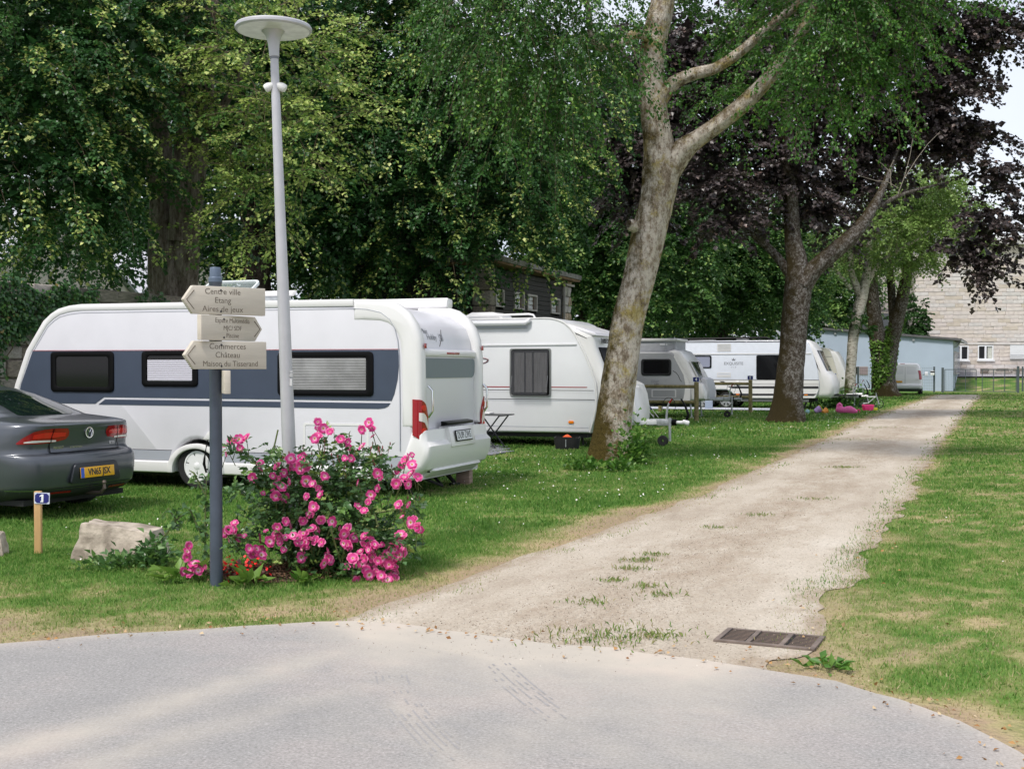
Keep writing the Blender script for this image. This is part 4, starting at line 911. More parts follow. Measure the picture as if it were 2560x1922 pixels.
MB().box(-.263, -.215, -.0085, -.006, -.056, .056).xf(PM).build('plate_band', mat('plate_blue', (.02, .10, .55), .4), pl, smooth=None)
e = sh.S(0, .925, 1); EM = T(e.x - .006, 0, .925, R(-90), R(0))
em = MB().ring([(.062 * math.cos(a), .062 * math.sin(a)) for a in np.linspace(0, 2 * math.pi, 28, endpoint=False)], [(.052 * math.cos(a), .052 * math.sin(a)) for a in np.linspace(0, 2 * math.pi, 28, endpoint=False)], -.012, 0).xf(EM).build('emblem', chrome, CAR)
vw = MB()
for ps in ([(-.03, .044), (-.004, .004), (.004, .004), (.03, .044)], [(-.048, .02), (-.022, -.045), (-.0, -.008), (.022, -.045), (.048, .02)]):
    vw.tube([(x, -.008, z) for x, z in ps], .0055, 6)
vw.xf(EM).build('emblem_letters', chrome, em)
for body, a, z, s_ in (('PASSAT', .72, .775, .04), ('BLUEMOTION', .30, .772, .028), ('BITDI', -.75, .79, .042)):
    p = sh.S(abs(a), z, 1 if a > 0 else -1); nrm = sh.N(abs(a), z, 1 if a > 0 else -1)
    text('lettering', body, s_, chrome, CAR, T(p.x - .004, p.y, z, math.atan2(nrm.y, nrm.x) + math.pi / 2), extrude=.003)
MB().tube([(.45, -.05, .26), (.1, -.05, .24), (-.02, -.05, .25), (-.07, -.05, .30), (-.065, -.05, .36)], [.025, .025, .022, .02, .016], 10).lathe([(.001, .39), (.018, .385), (.025, .365), (.018, .345), (.001, .34)], 14, (-.065, -.05, 0)).build('tow_bar', mat('tow_bar_brown', (.14, .11, .095), .5, .5), CAR)
for x in (1.02, 3.80):
    for s_ in (1, -1):
        wt = wheel(CAR, 0, 0, .325, .225, .22, alloy, 5, sw=.45)
        wt.location = (x, s_ * .905 if s_ > 0 else -.905, .325); wt.rotation_euler = (0, 0, math.pi if s_ > 0 else 0)
MB().box(.3, 4.5, -.78, .78, .16, .22).build('underbody', underm, CAR)
MB().tube([(2.5, .0, 1.45), (2.3, 0, 1.53)], [.02, .008], 6).build('aerial', blackp, CAR)
hr = MB()
for y in (-.36, .36): hr.rprism([(q, z) for q, z in rrect(y - .13, y + .13, 1.12, 1.30, .05)], 1.5, 1.58, .03, 2)
hr.xf(Matrix(((0, 1, 0, 0), (1, 0, 0, 0), (0, 0, 1, 0), (0, 0, 0, 1))))

VAN = thing('parked_van', 'white panel van parked beside the ivy covered tree near the gate', 'van', (24.4, 74.5, 0), R(70))
vrows = [(.30, .14, 4.8, .90), (.36, .05, 4.9, .955), (.50, .0, 4.97, .98), (.62, .01, 4.95, .99), (.66, .06, 4.93, .99), (1.0, .06, 4.75, .985), (1.2, .075, 4.3, .965), (1.5, .11, 3.9, .91), (1.75, .15, 3.4, .85), (1.88, .19, 3.1, .78), (1.95, .28, 2.9, .68), (1.97, .6, 2.7, .5)]
vs = Shell(vrows, .06, .3, .16)
vwm = mat('van_white', (.80, .80, .82), .25, coat=.5)
vs.body('body', vwm, VAN)
for sd in (1, -1):
    vs.skin('tail_light', [(1.0, .95, 1.50), (1.5, .93, 1.50), (1.95, 1.0, 1.45)], redlens, VAN, .008, sd, 4)
    vs.skin('rear_window', [(.12, 1.28, 1.76), (.5, 1.27, 1.76), (.88, 1.30, 1.70)], mat('van_blank_panel', (.70, .70, .73), .2), VAN, .004, sd, 4)
vs.skin('door_seam', [(-.012, .67, 1.93), (.012, .67, 1.93)], txt_gr, VAN, .003, 1, 6)
vs.skin('bumper_step', [(-1.6, .46, .56), (.001, .46, .56), (1.6, .46, .56)], cgrey, VAN, .02, 1, 2)
vs.skin('bumper_base', [(-1.8, .31, .40), (.001, .31, .40), (1.8, .31, .40)], txt_gr, VAN, .012, 1, 2)
vs.skin('brake_light', [(.05, 1.90, 1.925), (.5, 1.90, 1.925)], redlens, VAN, .01, 1, 1)
PM = T(.035, .42, .80, R(-90)); pl = MB().box(-.26, .26, -.008, .01, -.055, .055).xf(PM).build('number_plate', MATS['plate_yellow'], VAN)
text('plate_number', 'BK23 FTU', .10, txt_dk, pl, PM @ T(0, -.0095, 0), sx=.8)
text('lettering', 'TREND', .05, txt_gr, VAN, T(.05, -.7, .93, R(-90)))
for x in (1.0, 3.9):
    for s_ in (1, -1):
        wt = wheel(VAN, 0, 0, .34, .21, .22, alloy, 5); wt.location = (x, s_ * .96, .34); wt.rotation_euler = (0, 0, math.pi if s_ > 0 else 0)
MB().tube([(3.4, -.97, 1.2), (3.4, -1.18, 1.25)], .02, 6).build('mirror_arm', blackp, VAN); MB().box(3.33, 3.43, -1.30, -1.10, 1.15, 1.42).build('door_mirror', vwm, VAN, bevel=.03)
MB().box(.3, 4.7, -.85, .85, .2, .31).build('underbody', underm, VAN)

# ================================================================== signpost
SP = thing('signpost', 'dark grey direction post with stacked tan wooden arrow boards beside the roses', 'signpost', G(541, 1463))
gp = mat('post_grey_blue', (.060, .075, .105), .42, var=.12, vscale=6, bump=.08, bscale=50)
MB().lathe([(.001, -.05), (.048, -.05), (.047, .6), (.047, 2.29), (.05, 2.295), (.05, 2.325), (.041, 2.335), (.040, 2.39), (.036, 2.40), (.001, 2.405)], 24).build('pole', gp, SP)
MB().lathe([(.0405, 2.30), (.0515, 2.30), (.0515, 2.33), (.0425, 2.34), (.0415, 2.40), (.037, 2.412), (.001, 2.414)], 24).build('cap', mat('post_cap', (.11, .145, .20), .4, .3), SP)
tan_ = mat('routed_wood', (.53, .485, .41), .75, var=.05, vscale=3, stretch=(1, 1, 9), bump=.12, bscale=30)
def board(name, ang, a, b, z0, z1, arrow, lines, th=.045):
    A = R(ang); ap = .075
    if arrow < 0: poly = [(-a, (z0 + z1) / 2), (-a + ap, z0), (b, z0), (b, z1), (-a + ap, z1)]
    else: poly = [(-a, z0), (b - ap, z0), (b, (z0 + z1) / 2), (b - ap, z1), (-a, z1)]
    M = T(0, 0, 0, A)
    y1 = -.046; y0 = y1 - th
    o = MB().prism(poly, y0, y1).xf(M).build(name, tan_, SP, bevel=.004)
    for s_, dz, sz, dx, sx in lines:
        text('lettering', s_, sz, mat('routed_letters', (.13, .105, .08), .8), o, M @ T((b - a) / 2 + dx, y0 - .0008, (z0 + z1) / 2 + dz), extrude=.0006, sx=sx, bold=-.0004)
    tip = -a if arrow < 0 else b; s_ = -1 if arrow < 0 else 1
    ch = MB().tube([(tip - s_ * .085, y0 - .0005, z1 - .035), (tip - s_ * .025, y0 - .0005, (z0 + z1) / 2), (tip - s_ * .085, y0 - .0005, z0 + .035)], .0035, 5); ch.xf(M).build('chevron', MATS['routed_letters'], o)
    for dz in (z1 - .028, z0 + .022): MB().lathe([(.001, -.004), (.007, -.003), (.008, .0)], 10, (0, y0, dz), 'y').xf(M).build('bolt', txt_dk, o)
    return o
board('arrow_board', 40, .30, .372, 2.052, 2.262, -1, [('Centre ville', .065, .062, -.02, 1), ('Etang', .0, .062, -.02, 1), ('Aires de jeux', -.066, .062, -.02, 1)])
board('arrow_board', 57, .225, .40, 1.858, 2.046, 1, [('Espace Multimédia', .055, .05, .0, .95), ('MJC/ SDF', -.002, .05, .0, .95), ('Piscine', -.058, .05, .0, .95)])
board('arrow_board', 42, .30, .385, 1.642, 1.852, -1, [('Commerces', .065, .062, .01, 1), ('Château', .0, .062, .01, 1), ('Maison du Tisserand', -.066, .06, .035, .93)])
M = T(0, 0, 0, R(-72)); MB().prism([(.03, 1.46), (.33, 1.46), (.33, 1.632), (.03, 1.632)], -.022, .022).xf(M).xf(Matrix.Translation((.055, .03, 0))).build('arrow_board', tan_, SP, bevel=.004)

# ================================================================== street lamp
LP = thing('street_lamp', 'tall pale grey lamp post with flat disc head rising out of the rose bush', 'street lamp', G(733, 1404))
lg = mat('lamp_grey', (.47, .47, .49), .42, .25, var=.06, vscale=4)
lx = -.155
def lpz(z): return (lx * z / 4.45, 0, z)
MB().tube([lpz(z) for z in (-.05, .5, 1.0, 2.0, 3.0, 3.8, 4.29)], [.062, .060, .058, .052, .044, .038, .034], 24).build('pole', lg, LP)
hz = 4.28; hx = lx
MB().tube([lpz(4.28), lpz(4.285), lpz(4.34), lpz(4.39), lpz(4.43), lpz(4.46), lpz(4.485), lpz(4.50)], [.034, .042, .044, .049, .057, .068, .085, .10], 28).build('neck', lg, LP)
MB().tube([lpz(4.265), lpz(4.28)], .039, 24).build('collar', txt_gr, LP)
MB().lathe([(.10, 4.515), (.25, 4.502), (.312, 4.502), (.322, 4.512), (.322, 4.532), (.312, 4.545), (.2, 4.562), (.001, 4.57)], 48, (hx, 0, 0)).build('head', lg, LP)
MB().lathe([(.09, 4.500), (.20, 4.493), (.298, 4.498), (.300, 4.505)], 48, (hx, 0, 0)).build('diffuser', mat('lamp_diffuser', (.72, .72, .73), .3, var=.12, vscale=10), LP)
for s_ in (-1, 1):
    MB().lathe([(.001, -.06), (.012, -.055), (.030, -.02), (.038, .005), (.036, .03), (.03, .042), (.001, .045)], 16, (0, 0, 0), 'x').xf(T(lpz(4.03)[0] + s_ * .05, -.01, 4.03, 0, 0, R(28 * s_) if s_ > 0 else R(180 - 28))).build('speaker', mat('speaker_white', (.72, .72, .70), .5), LP)
st = MB()
for k, (a, z) in enumerate(((.0, 1.62), (.012, 1.60), (-.01, 1.585))): st.box(.028 + a * .2, .052, -.0565, -.048, z - .004, z + .004)
st.box(.028, .048, -.056, -.048, 1.50, 1.56); st.xf(T(lpz(1.55)[0], 0, 0, R(10))).build('sticker', mat('sticker_white', (.62, .62, .62), .5), LP)

# ================================================================== pitch number stake and stones
ST = thing('pitch_marker', 'short pale wooden stake with blue enamel number 1 in front of the grey car', 'sign', G(96, 1383))
stw = mat('new_wood', (.55, .34, .15), .7, var=.16, vscale=4, stretch=(3, 3, .5))
MB().box(-.03, .03, -.022, .022, -.04, .555).build('stake', stw, ST, bevel=.004)
def numplate(par, x, z, num, w=.068, h=.05, y=-.024, ry=0., fsz=.085):
    oc = [(-w, -h + .02), (-w + .02, -h), (w - .02, -h), (w, -h + .02), (w, h - .02), (w - .02, h), (-w + .02, h), (-w, h - .02)]
    M = T(x, y, z, 0, 0, ry)
    p = MB().prism(rrect(-w, w, -h, h, .006), -.004, 0).xf(M).build('number_plate', mat('enamel_white', (.62, .66, .78), .25), par, smooth=None)
    MB().prism([(a * .90, b * .86) for a, b in oc], -.006, -.0035).xf(M).build('blue_field', mat('enamel_blue', (.012, .016, .17), .2, coat=.4), p, smooth=None)
    if num == '1':
        MB().prism([(-.012, -.034), (.014, -.034), (.014, .036), (.0, .036), (-.02, .022), (-.02, .012), (-.004, .019), (-.004, -.024), (-.012, -.024)], -.008, -.0055).xf(M).build('number', mat('enamel_numeral', (.85, .86, .9), .3), p, smooth=None); return p
    text('number', num, fsz, mat('enamel_numeral', (.85, .86, .9), .3), p, M @ T(0, -.0066, 0), bold=.003)
    return p
numplate(ST, .045, .495, '1', ry=R(2))
def stone(name, label, loc, dims, seed, m, shape, rz=0.):
    bm = bmesh.new(); bmesh.ops.create_cube(bm, size=2); bmesh.ops.subdivide_edges(bm, edges=bm.edges[:], cuts=5, use_grid_fill=True)
    r_ = random.Random(seed); import mathutils
    for v in bm.verts:
        p = shape(v.co.copy()); nn = mathutils.noise.noise(p * 1.7 + Vector((seed, 0, 0))) * .10 + mathutils.noise.noise(p * 5 + Vector((0, seed, 0))) * .04
        p = p * (1 + nn); v.co = Vector((p.x * dims[0], p.y * dims[1], p.z * dims[2]))
    bmesh.ops.bevel(bm, geom=[e for e in bm.edges if len(e.link_faces) == 2 and e.calc_face_angle(0) > .7], offset=.02, segments=2, affect='EDGES', profile=.6)
    me = bpy.data.meshes.new(name); bm.to_mesh(me); bm.free(); me.polygons.foreach_set('use_smooth', [True] * len(me.polygons)); me.set_sharp_from_angle(angle=R(40))
    o = link(name, me, m, None, loc, (0, 0, rz)); return tag(o, label, 'stone')
stm = mat('field_stone', (.30, .25, .195), .9, var=.3, vscale=6, bump=.6, bscale=26, col2=(.52, .45, .37))
def shp(p):
    q = p.copy(); tp = (p.z + 1) / 2
    q.x = p.x * (1 - .22 * tp) + .0; q.z = p.z - .30 * (p.x * .5 + .5) * tp * 1.35 ; q.y = p.y * (1 - .35 * tp); return q
stone('boulder', 'flat-topped beige boulder lying on the lawn between the number stake and the signpost', G(305, 1392) + Vector((0, 0, .13)), (.40, .24, .19), 3, stm, shp, R(-6))
stone('boulder', 'beige stone cut off by the left edge of the picture', G(-40, 1386) + Vector((0, 0, .10)), (.20, .16, .15), 9, stm, shp, R(12))
# ================================================================== leaves and small plants
def unit(a): return a / (np.linalg.norm(a, axis=1)[:, None] + 1e-9)
def leafgeo(B, A, L, Wd, fold=.18, up=None, jit=.6):
    """one folded leaf of two triangles per base point B, along axis A"""
    n = len(B); A = unit(A)
    U = np.tile(np.array([0, 0, 1.]), (n, 1)) if up is None else up
    U = U + rng.normal(0, jit, (n, 3)); S = unit(np.cross(A, U)); Nn = np.cross(S, A)
    L = np.asarray(L)[:, None]; Wd = np.asarray(Wd)[:, None]
    mid = B + A * L * .45; f = Nn * L * fold
    V = np.stack([B, mid + S * Wd + f, B + A * L, mid - S * Wd + f], 1).reshape(-1, 3)
    k = np.arange(n)[:, None] * 4
    Fc = np.stack([k + [[0, 1, 2]], k + [[0, 2, 3]]], 1).reshape(-1, 3)
    return V, Fc
def leafmesh(name, B, A, L, Wd, tint, **kw):
    V, Fc = leafgeo(B, A, L, Wd, **kw)
    return npmesh(name, V, Fc, 3, np.repeat(tint, 2))
rosegreen = leafmat('rose_leaf', [(0, (.042, .10, .034)), (.5, (.085, .185, .055)), (.8, (.16, .28, .065)), (1, (.27, .37, .09))], .25, .35, .5)
stemm = mat('green_stem', (.10, .13, .04), .6, var=.2)
def px7(x, y, Y): return at(400 + x / 2.967, 1000 + y / 2.967, Y)
RBASE = px7(985, 1250, 9.95); RBASE.z = 0
RB = thing('rose_bush', 'sprawling bush of pink roses with pale centres around the lamp post', 'rose bush', RBASE)
FL = [(485,340),(530,305),(585,290),(640,280),(595,355),(495,400),(745,468),(870,492),(970,435),(1045,455),(1060,410),(975,512),(1035,510),(1080,490),(840,560),(885,580),(935,545),(955,605),(870,620),(910,650),(765,690),(690,575),(860,710),(930,725),(1085,600),(1170,650),(1190,700),(1088,715),(1220,565),(1210,210),(1165,215),(1260,235),(1150,285),(1340,290),(1390,310),(1400,350),(1500,345),(1570,210),(1580,270),(1500,220),(1370,430),(1420,430),(1835,420),(1790,485),(1870,480),(1760,530),(1810,575),(1860,550),(1790,605),(1910,570),(1840,620),(1750,620),(1610,540),(1472,610),(1565,700),(1545,755),(1465,785),(1515,820),(1770,775),(1845,775),(1795,865),(1885,880),(1930,960),(1910,945),(1140,790),(1140,855),(1110,840),(1195,890),(1280,900),(870,940),(785,970),(735,1025),(810,1050),(880,1010),(930,1020),(890,1060),(660,1100),(715,1105),(750,1150),(690,1140),(1010,1010),(1065,990),(1105,970),(1055,1060),(1020,1050),(1095,1090),(1060,1110),(1150,1040),(1130,950),(975,925),(1330,950),(1390,950),(1335,1040),(1390,1070),(1450,1000),(1545,1010),(1560,1050),(1510,1075),(1550,1110),(1570,1165),(1650,1070),(1785,1000),(1780,1040),(1720,1075),(1745,1110),(1810,1095),(1720,1165),(1690,1140),(1240,1130),(1250,1170),(1215,1195),(1430,1175),(1500,1215),(1565,1225),(1640,1200),(1600,1270),(1535,1270),(1700,1220),(1740,1240),(1650,1170),(1700,1300),(1740,1320),(1690,1335),(1455,1340),(1575,1310),(1380,1250),(1630,1290),(510,965),(545,955),(485,985),(515,1040),(590,1020),(200,1125),(200,1165),(255,1215),(335,1235),(175,1270),(225,1280),(285,1260),(950,1395)]
petal = leafmat('rose_petal', [(0, (.50, .30, .04)), (.13, (.70, .55, .30)), (.20, (.84, .66, .70)), (.32, (.84, .36, .58)), (.50, (.78, .10, .37)), (.8, (.72, .050, .27)), (1, (.84, .26, .48))], .3, .5, .3)
def flowermesh(seed):
    r = random.Random(seed); V, Fc, Tn = [], [], []; sh_ = (-.06, .0, .05, .12, -.02, .2)[seed % 6]
    for ringk, (n, R0, tilt) in enumerate(((6, 1.0, .10), (5, .72, .45))):
        for k in range(n):
            a = 2 * math.pi * (k + ringk * .5) / n + r.uniform(-.15, .15); L = R0 * r.uniform(.88, 1.08); wv = L * r.uniform(.38, .47)
            b = len(V)
            for t, w, z in ((.08, .10, .0), (.42, .75, .10), (.78, 1.0, .20), (1.0, .55, .16)):
                for s in (-1, 0, 1):
                    rr = L * t * (1 - .06 * abs(s)); off = wv * w * s
                    V.append((math.cos(a) * rr - math.sin(a) * off, math.sin(a) * rr + math.cos(a) * off, tilt * t * L * .6 + z * .5 * (1 if s else .35) + ringk * .06 + r.uniform(-.05, .05))); Tn.append(min(1, math.hypot(rr, off * .6) + sh_))
            for i in range(3):
                for j in range(2): p = b + i * 3 + j; Fc.append((p, p + 1, p + 4, p + 3))
    b = len(V)
    for k in range(8): V.append((.15 * math.cos(k * .785), .15 * math.sin(k * .785), .16)); Tn.append(.0)
    Fc.append((b, b + 1, b + 2, b + 3)); Fc.append((b, b + 3, b + 4, b + 7)); Fc.append((b + 4, b + 5, b + 6, b + 7))
    me = npmesh('rose_flower', np.array(V), np.array(Fc), 4, np.array(Tn), True); me.materials.append(petal); return me
FM = [flowermesh(k) for k in range(12)]
fpos = []
rf_ = random.Random(5)
FL = FL + [(x + rf_.uniform(-55, 55), y + rf_.uniform(-55, 55)) for x, y in FL if (x > 950 and y > 900) or rf_.random() < .25]
for k, (x, y) in enumerate(FL):
    Y = 9.72 - .34 * min(1, max(0, (y - 200) / 900)) + random.uniform(-.16, .05)
    if x < 700 and y < 420: Y = 9.5
    if x < 620 and y > 900: Y = 9.45 + random.uniform(-.1, .1)
    if x < 400: Y = 9.2
    if x > 1700: Y += .05
    p = px7(x, y, Y); fpos.append(p)
    nv = Vector((random.uniform(-.9, .9), -1, random.uniform(-.25, 1.0))) if random.random() < .6 else Vector((random.uniform(-1, 1), random.uniform(-1, .2), random.uniform(-.2, 1))).normalized()
    q = nv.to_track_quat('Z', 'Y').to_euler(); s = random.uniform(.034, .052) * (1 if k % 5 else .62)
    o = link('rose_flower', FM[(k * 5) % 12], None, RB, p - RBASE, q, (s, s, s))
# foliage
BL = [(900,690,170),(1150,600,180),(1390,600,180),(1620,540,110),(1000,880,230),(1300,850,260),(1560,880,170),(1740,1010,130),(1250,1130,210),(1500,1180,190),(740,860,100),(610,1030,70),(1150,400,90),(1300,350,110),(1480,420,130),(1650,420,80),(1400,1350,90),(1390,1450,90),(560,680,60),(720,560,80),(1000,480,120),(860,470,60),(1850,800,70),(1100,1250,130),(950,1330,70),(1800,1090,90),(560,350,55),(620,390,40),(850,330,40),(820,420,45)]
Bs, As, Ls, Ts = [], [], [], []
for x, y, r in BL:
    n = int(.0029 * r * r) + 8; top = y < 520
    if top: n = int(n * .5)
    Yc = 9.98 - .22 * min(1, max(0, (y - 300) / 700))
    if x < 760: Yc = 9.6
    for _ in range(n):
        a = random.uniform(0, 6.28); q = r * math.sqrt(random.random()); yo = random.gauss(0, .20)
        c = px7(x + q * math.cos(a), y + q * math.sin(a), Yc + yo)
        if c.z < .03: c.z = random.uniform(.03, .12)
        ax = np.array([random.gauss(0, 1), random.gauss(-.3, .8), random.gauss(-.1, .6)]); ax /= np.linalg.norm(ax); sv = np.cross(ax, [0, 0, 1]); sv /= np.linalg.norm(sv) + 1e-6
        young = random.random() < .10; tb = random.uniform(.75, 1) if young else random.uniform(0, .62)
        for m_ in range(5):
            t = (m_ + 1) // 2 * .032; sd_ = (m_ % 2) * 2 - 1
            Bs.append(np.array(c - RBASE) + ax * t); As.append(ax if m_ == 0 else ax * .6 + sv * sd_ * .9 + np.array([0, 0, random.gauss(-.1, .25)])); Ls.append(random.uniform(.04, .066)); Ts.append(np.clip(tb + random.gauss(0, .1), 0, 1))
        if True:
            Bs[-5] = np.array(c - RBASE) + ax * .085
Bs, As, Ls, Ts = map(np.array, (Bs, As, Ls, Ts))
o = link('foliage', leafmesh('foliage', Bs, As, Ls, Ls * .34, Ts, jit=.9), rosegreen, RB); o['kind'] = 'stuff'
sm_ = MB()
for x, y, r in BL:
    Yc = 9.75 if x > 760 else 9.6
    e_ = px7(x, y, Yc) - RBASE; e_.z = max(.1, e_.z)
    sm_.tube([(random.uniform(-.1, .1), random.uniform(-.1, .1), 0), (e_.x * .3, e_.y * .3, e_.z * .55), (e_.x * .7, e_.y * .7, e_.z * .9), e_], [.011, .009, .006, .004], 5)
for k, p in enumerate(fpos):
    q = p - RBASE; dn = Vector((random.uniform(-.09, .09), random.uniform(.05, .16), -random.uniform(.10, .2))); sm_.tube([q + dn, q + dn * .4, q], [.004, .003, .003], 4)
for pts in ([(1245, 850), (1280, 1000), (1330, 1170), (1400, 1390), (1410, 1450)], [(820, 420), (850, 330), (875, 220)], [(1590, 840), (1620, 940)]):
    sm_.tube([px7(x, y, 9.42 if y > 500 else 9.8) - RBASE for x, y in pts], .007, 5)
sm_.build('stems', stemm, RB)
bd = MB()
for k in range(70):
    x, y, r = BL[random.choice((12, 13, 14, 15, 20, 1, 2, 3, 22, 17, 16))]; q = px7(x + random.uniform(-r, r) * 1.15, y + random.uniform(-1.2, .6) * r, 9.75 + random.uniform(-.15, .1)) - RBASE; bd.lathe([(.001, -.012), (.006, -.006), (.007, .002), (.004, .012), (.001, .018)], 5, q)
    bd.tube([q + Vector((random.uniform(-.03, .03), .02, -.09)), q], .0025, 3, False)
o = bd.build('buds', mat('rose_bud', (.10, .14, .04), .6, var=.4, vscale=30, col2=(.30, .06, .08)), RB); o['kind'] = 'stuff'
# leafy shoot trailing left over the boulder
lp = [(420, 1050), (330, 1000), (200, 820), (100, 900), (-20, 960), (-110, 1000)]
# ---- trailing climber left of the pole
TC = thing('trailing_rose_shoot', 'leafy green shoot arching over the boulder beside the signpost', 'shrub', G(500, 1440))
o0 = Vector(TC.location)
mb = MB(); cB, cA, cL, cT = [], [], [], []
for pts in ([(330, 1250), (335, 1050), (335, 860), (345, 560)], [(330, 1050), (220, 810), (120, 890), (40, 1000), (-60, 1090)], [(120, 890), (60, 800), (10, 860)], [(335, 700), (250, 540), (215, 520)]):
    P = [px7(x, y, 9.45) - o0 for x, y in pts]; mb.tube(P, [.008] * (len(P) - 1) + [.003], 5)
    for a, b in zip(P[:-1], P[1:]):
        n = int((b - a).length / .022)
        for k in range(n):
            p = a + (b - a) * (k / n)
            if p.z < .08: continue
            for _ in range(2):
                cB.append(p + Vector((random.gauss(0, .03), random.gauss(0, .04), random.gauss(0, .03)))); cA.append((random.gauss(0, 1), random.gauss(-.4, .6), random.gauss(-.5, .4))); cL.append(random.uniform(.04, .075)); cT.append(random.uniform(.1, .8))
mb.build('stems', stemm, TC)
o = link('foliage', leafmesh('foliage', np.array(cB), np.array(cA), np.array(cL), np.array(cL) * .4, np.array(cT), jit=.8), rosegreen, TC); o['kind'] = 'stuff'
def clump(name, label, loc, rad, h, n, L, m, tint=(0, 1), wr=.3, flat=.5, cat='plant', up=.6):
    t = thing(name, label, cat, loc); B = np.stack([rng.normal(0, rad * .5, n), rng.normal(0, rad * .4, n), np.abs(rng.normal(0, h * .45, n)) + .005], 1)
    A = np.stack([B[:, 0] / rad + rng.normal(0, .6, n), B[:, 1] / rad - .2 + rng.normal(0, .6, n), up + rng.normal(0, flat, n)], 1)
    LL = L * rng.uniform(.6, 1.2, n)
    o = link('foliage', leafmesh('foliage', B, A, LL, LL * wr, rng.uniform(*tint, n), jit=.5), m, t); o['kind'] = 'stuff'; return t
weed = leafmat('weed_leaf', [(0, (.04, .11, .02)), (.5, (.08, .20, .03)), (1, (.20, .33, .06))], .3)
clump('weed_clump', 'low dark leafy weeds growing along the foot of the boulder', G(300, 1418), .30, .10, 260, .07, rosegreen, (.3, .8))
clump('weed_clump', 'glossy leafy plant against the right end of the boulder', G(385, 1415), .13, .2, 170, .085, rosegreen, (.2, .7))
clump('dock_plant', 'broad-leaved light green dock plant left of the signpost foot', G(445, 1450), .16, .10, 26, .17, weed, (.5, 1), .28, .2, up=.35)
clump('lettuce_plant', 'light green lettuce-like rosette in front of the red begonias', px7(650, 1460, 9.05) * Vector((1, 1, 0)), .09, .06, 20, .15, weed, (.7, 1), .26, .2, up=.5)
clump('hosta_plant', 'single broad-leaved green plant at the front foot of the roses', px7(1060, 1400, 9.2) * Vector((1, 1, 0)), .09, .06, 14, .13, weed, (.4, .9), .3, .2, up=.4)
for k, (x, y) in enumerate(((555, 1370), (700, 1375))):
    bp = px7(x, y, 9.22); bp.z = 0
    t = clump('red_begonia', ('red-flowered begonia right beside the signpost foot', 'red-flowered begonia by the brown mulch, farther from the signpost')[k], bp, .10, .12, 70, .05, mat('begonia_leaf', (.085, .035, .028), .5), (0, 1), .4, cat='flower')
    B = np.stack([rng.normal(0, .07, 45), rng.normal(-.03, .05, 45), rng.uniform(.03, .2, 45)], 1)
    o = link('petals', leafmesh('petals', B, rng.normal(0, 1, (45, 3)), np.full(45, .028), np.full(45, .015), np.zeros(45)), mat('begonia_red', (.70, .01, .012), .5), t); o['kind'] = 'stuff'
# mulch bed
mb = MB(); n = 30; mc = px7(880, 1330, 9.6)
ring_ = [(mc.x + .62 * math.cos(a) * (1 + .15 * math.sin(3 * a)), mc.y + .38 * math.sin(a) * (1 + .1 * math.cos(4 * a))) for a in np.linspace(0, 2 * math.pi, n, endpoint=False)]
mb.add([(x, y, .008) for x, y in ring_] + [(mc.x, mc.y, .035)], [(i, (i + 1) % n, n) for i in range(n)])
mul = mb.build('mulch_bed', mat('mulch', (.075, .042, .026), .95, var=.5, vscale=30, bump=1, bscale=60), None); mul['kind'] = 'structure'
N = 1500; B = np.stack([mc.x + rng.normal(0, .3, N), mc.y + rng.normal(0, .19, N), rng.uniform(.02, .05, N)], 1)
o = link('bark_chips', leafmesh('bark_chips', B, rng.normal(0, 1, (N, 3)) * [1, 1, .2], rng.uniform(.02, .05, N), rng.uniform(.004, .01, N), rng.random(N)), leafmat('bark_chip', [(0, (.05, .028, .018)), (1, (.20, .12, .075))], 0, .9, .1), mul); o['kind'] = 'stuff'
# fallen leaves along the road edge
FLv = leafmat('dry_leaf', [(0, (.22, .11, .05)), (.5, (.42, .24, .10)), (1, (.55, .45, .30))], .1, .8, .1)
N = 230; k = rng.integers(0, len(RE) - 1, N); B = np.concatenate([RE[k] + rng.normal(0, .14, (N, 2)), np.full((N, 1), .022)], 1); B = B[(np.abs(B[:, 0]) < .46 * B[:, 1])]
B2 = np.concatenate([PR[rng.integers(0, 60, 50)] + rng.normal(0, .2, (50, 2)), np.full((50, 1), .02)], 1); B = np.vstack([B, B2]); n = len(B)
o = link('fallen_leaves', leafmesh('fallen_leaves', B, rng.normal(0, 1, (n, 3)) * [1, 1, .15], rng.uniform(.015, .042, n), rng.uniform(.006, .014, n), rng.random(n)), FLv); tag(o, 'scattered brown fallen leaves along the asphalt edge', 'leaves', kind='stuff')
# tufts in the middle of the path and grit
def tuft(x, y, s, n): 
    c = G(x, y); a = rng.normal(0, s, (n, 2)) * [1.6, 1]; B = np.concatenate([a + np.array(c[:2]), np.full((n, 1), .006)], 1); return B
B = np.vstack([tuft(x, y, s, n) for x, y, s, n in ((1540, 1590, .16, 190), (1480, 1605, .12, 110), (1640, 1595, .05, 90), (1600, 1405, .05, 110), (1580, 1425, .05, 80), (1530, 1455, .04, 60), (1620, 1470, .05, 70), (1635, 1390, .04, 60), (2112, 1170, .08, 160), (1660, 1490, .06, 60), (1900, 1290, .06, 60), (1470, 1510, .07, 70), (1790, 1322, .05, 50), (2040, 1250, .1, 60), (2120, 1100, .25, 120), (2180, 1070, .3, 140), (2300, 1020, .5, 220))])
A = rng.normal(0, .5, (len(B), 3)) + [0, 0, 1]
o = link('path_tufts', leafmesh('path_tufts', B, A, rng.uniform(.02, .05, len(B)), np.full(len(B), .004), np.clip(rng.normal(.5, .2, len(B)), 0, 1)), gm); tag(o, 'thin grass tufts growing along the middle of the path', 'grass', kind='stuff')
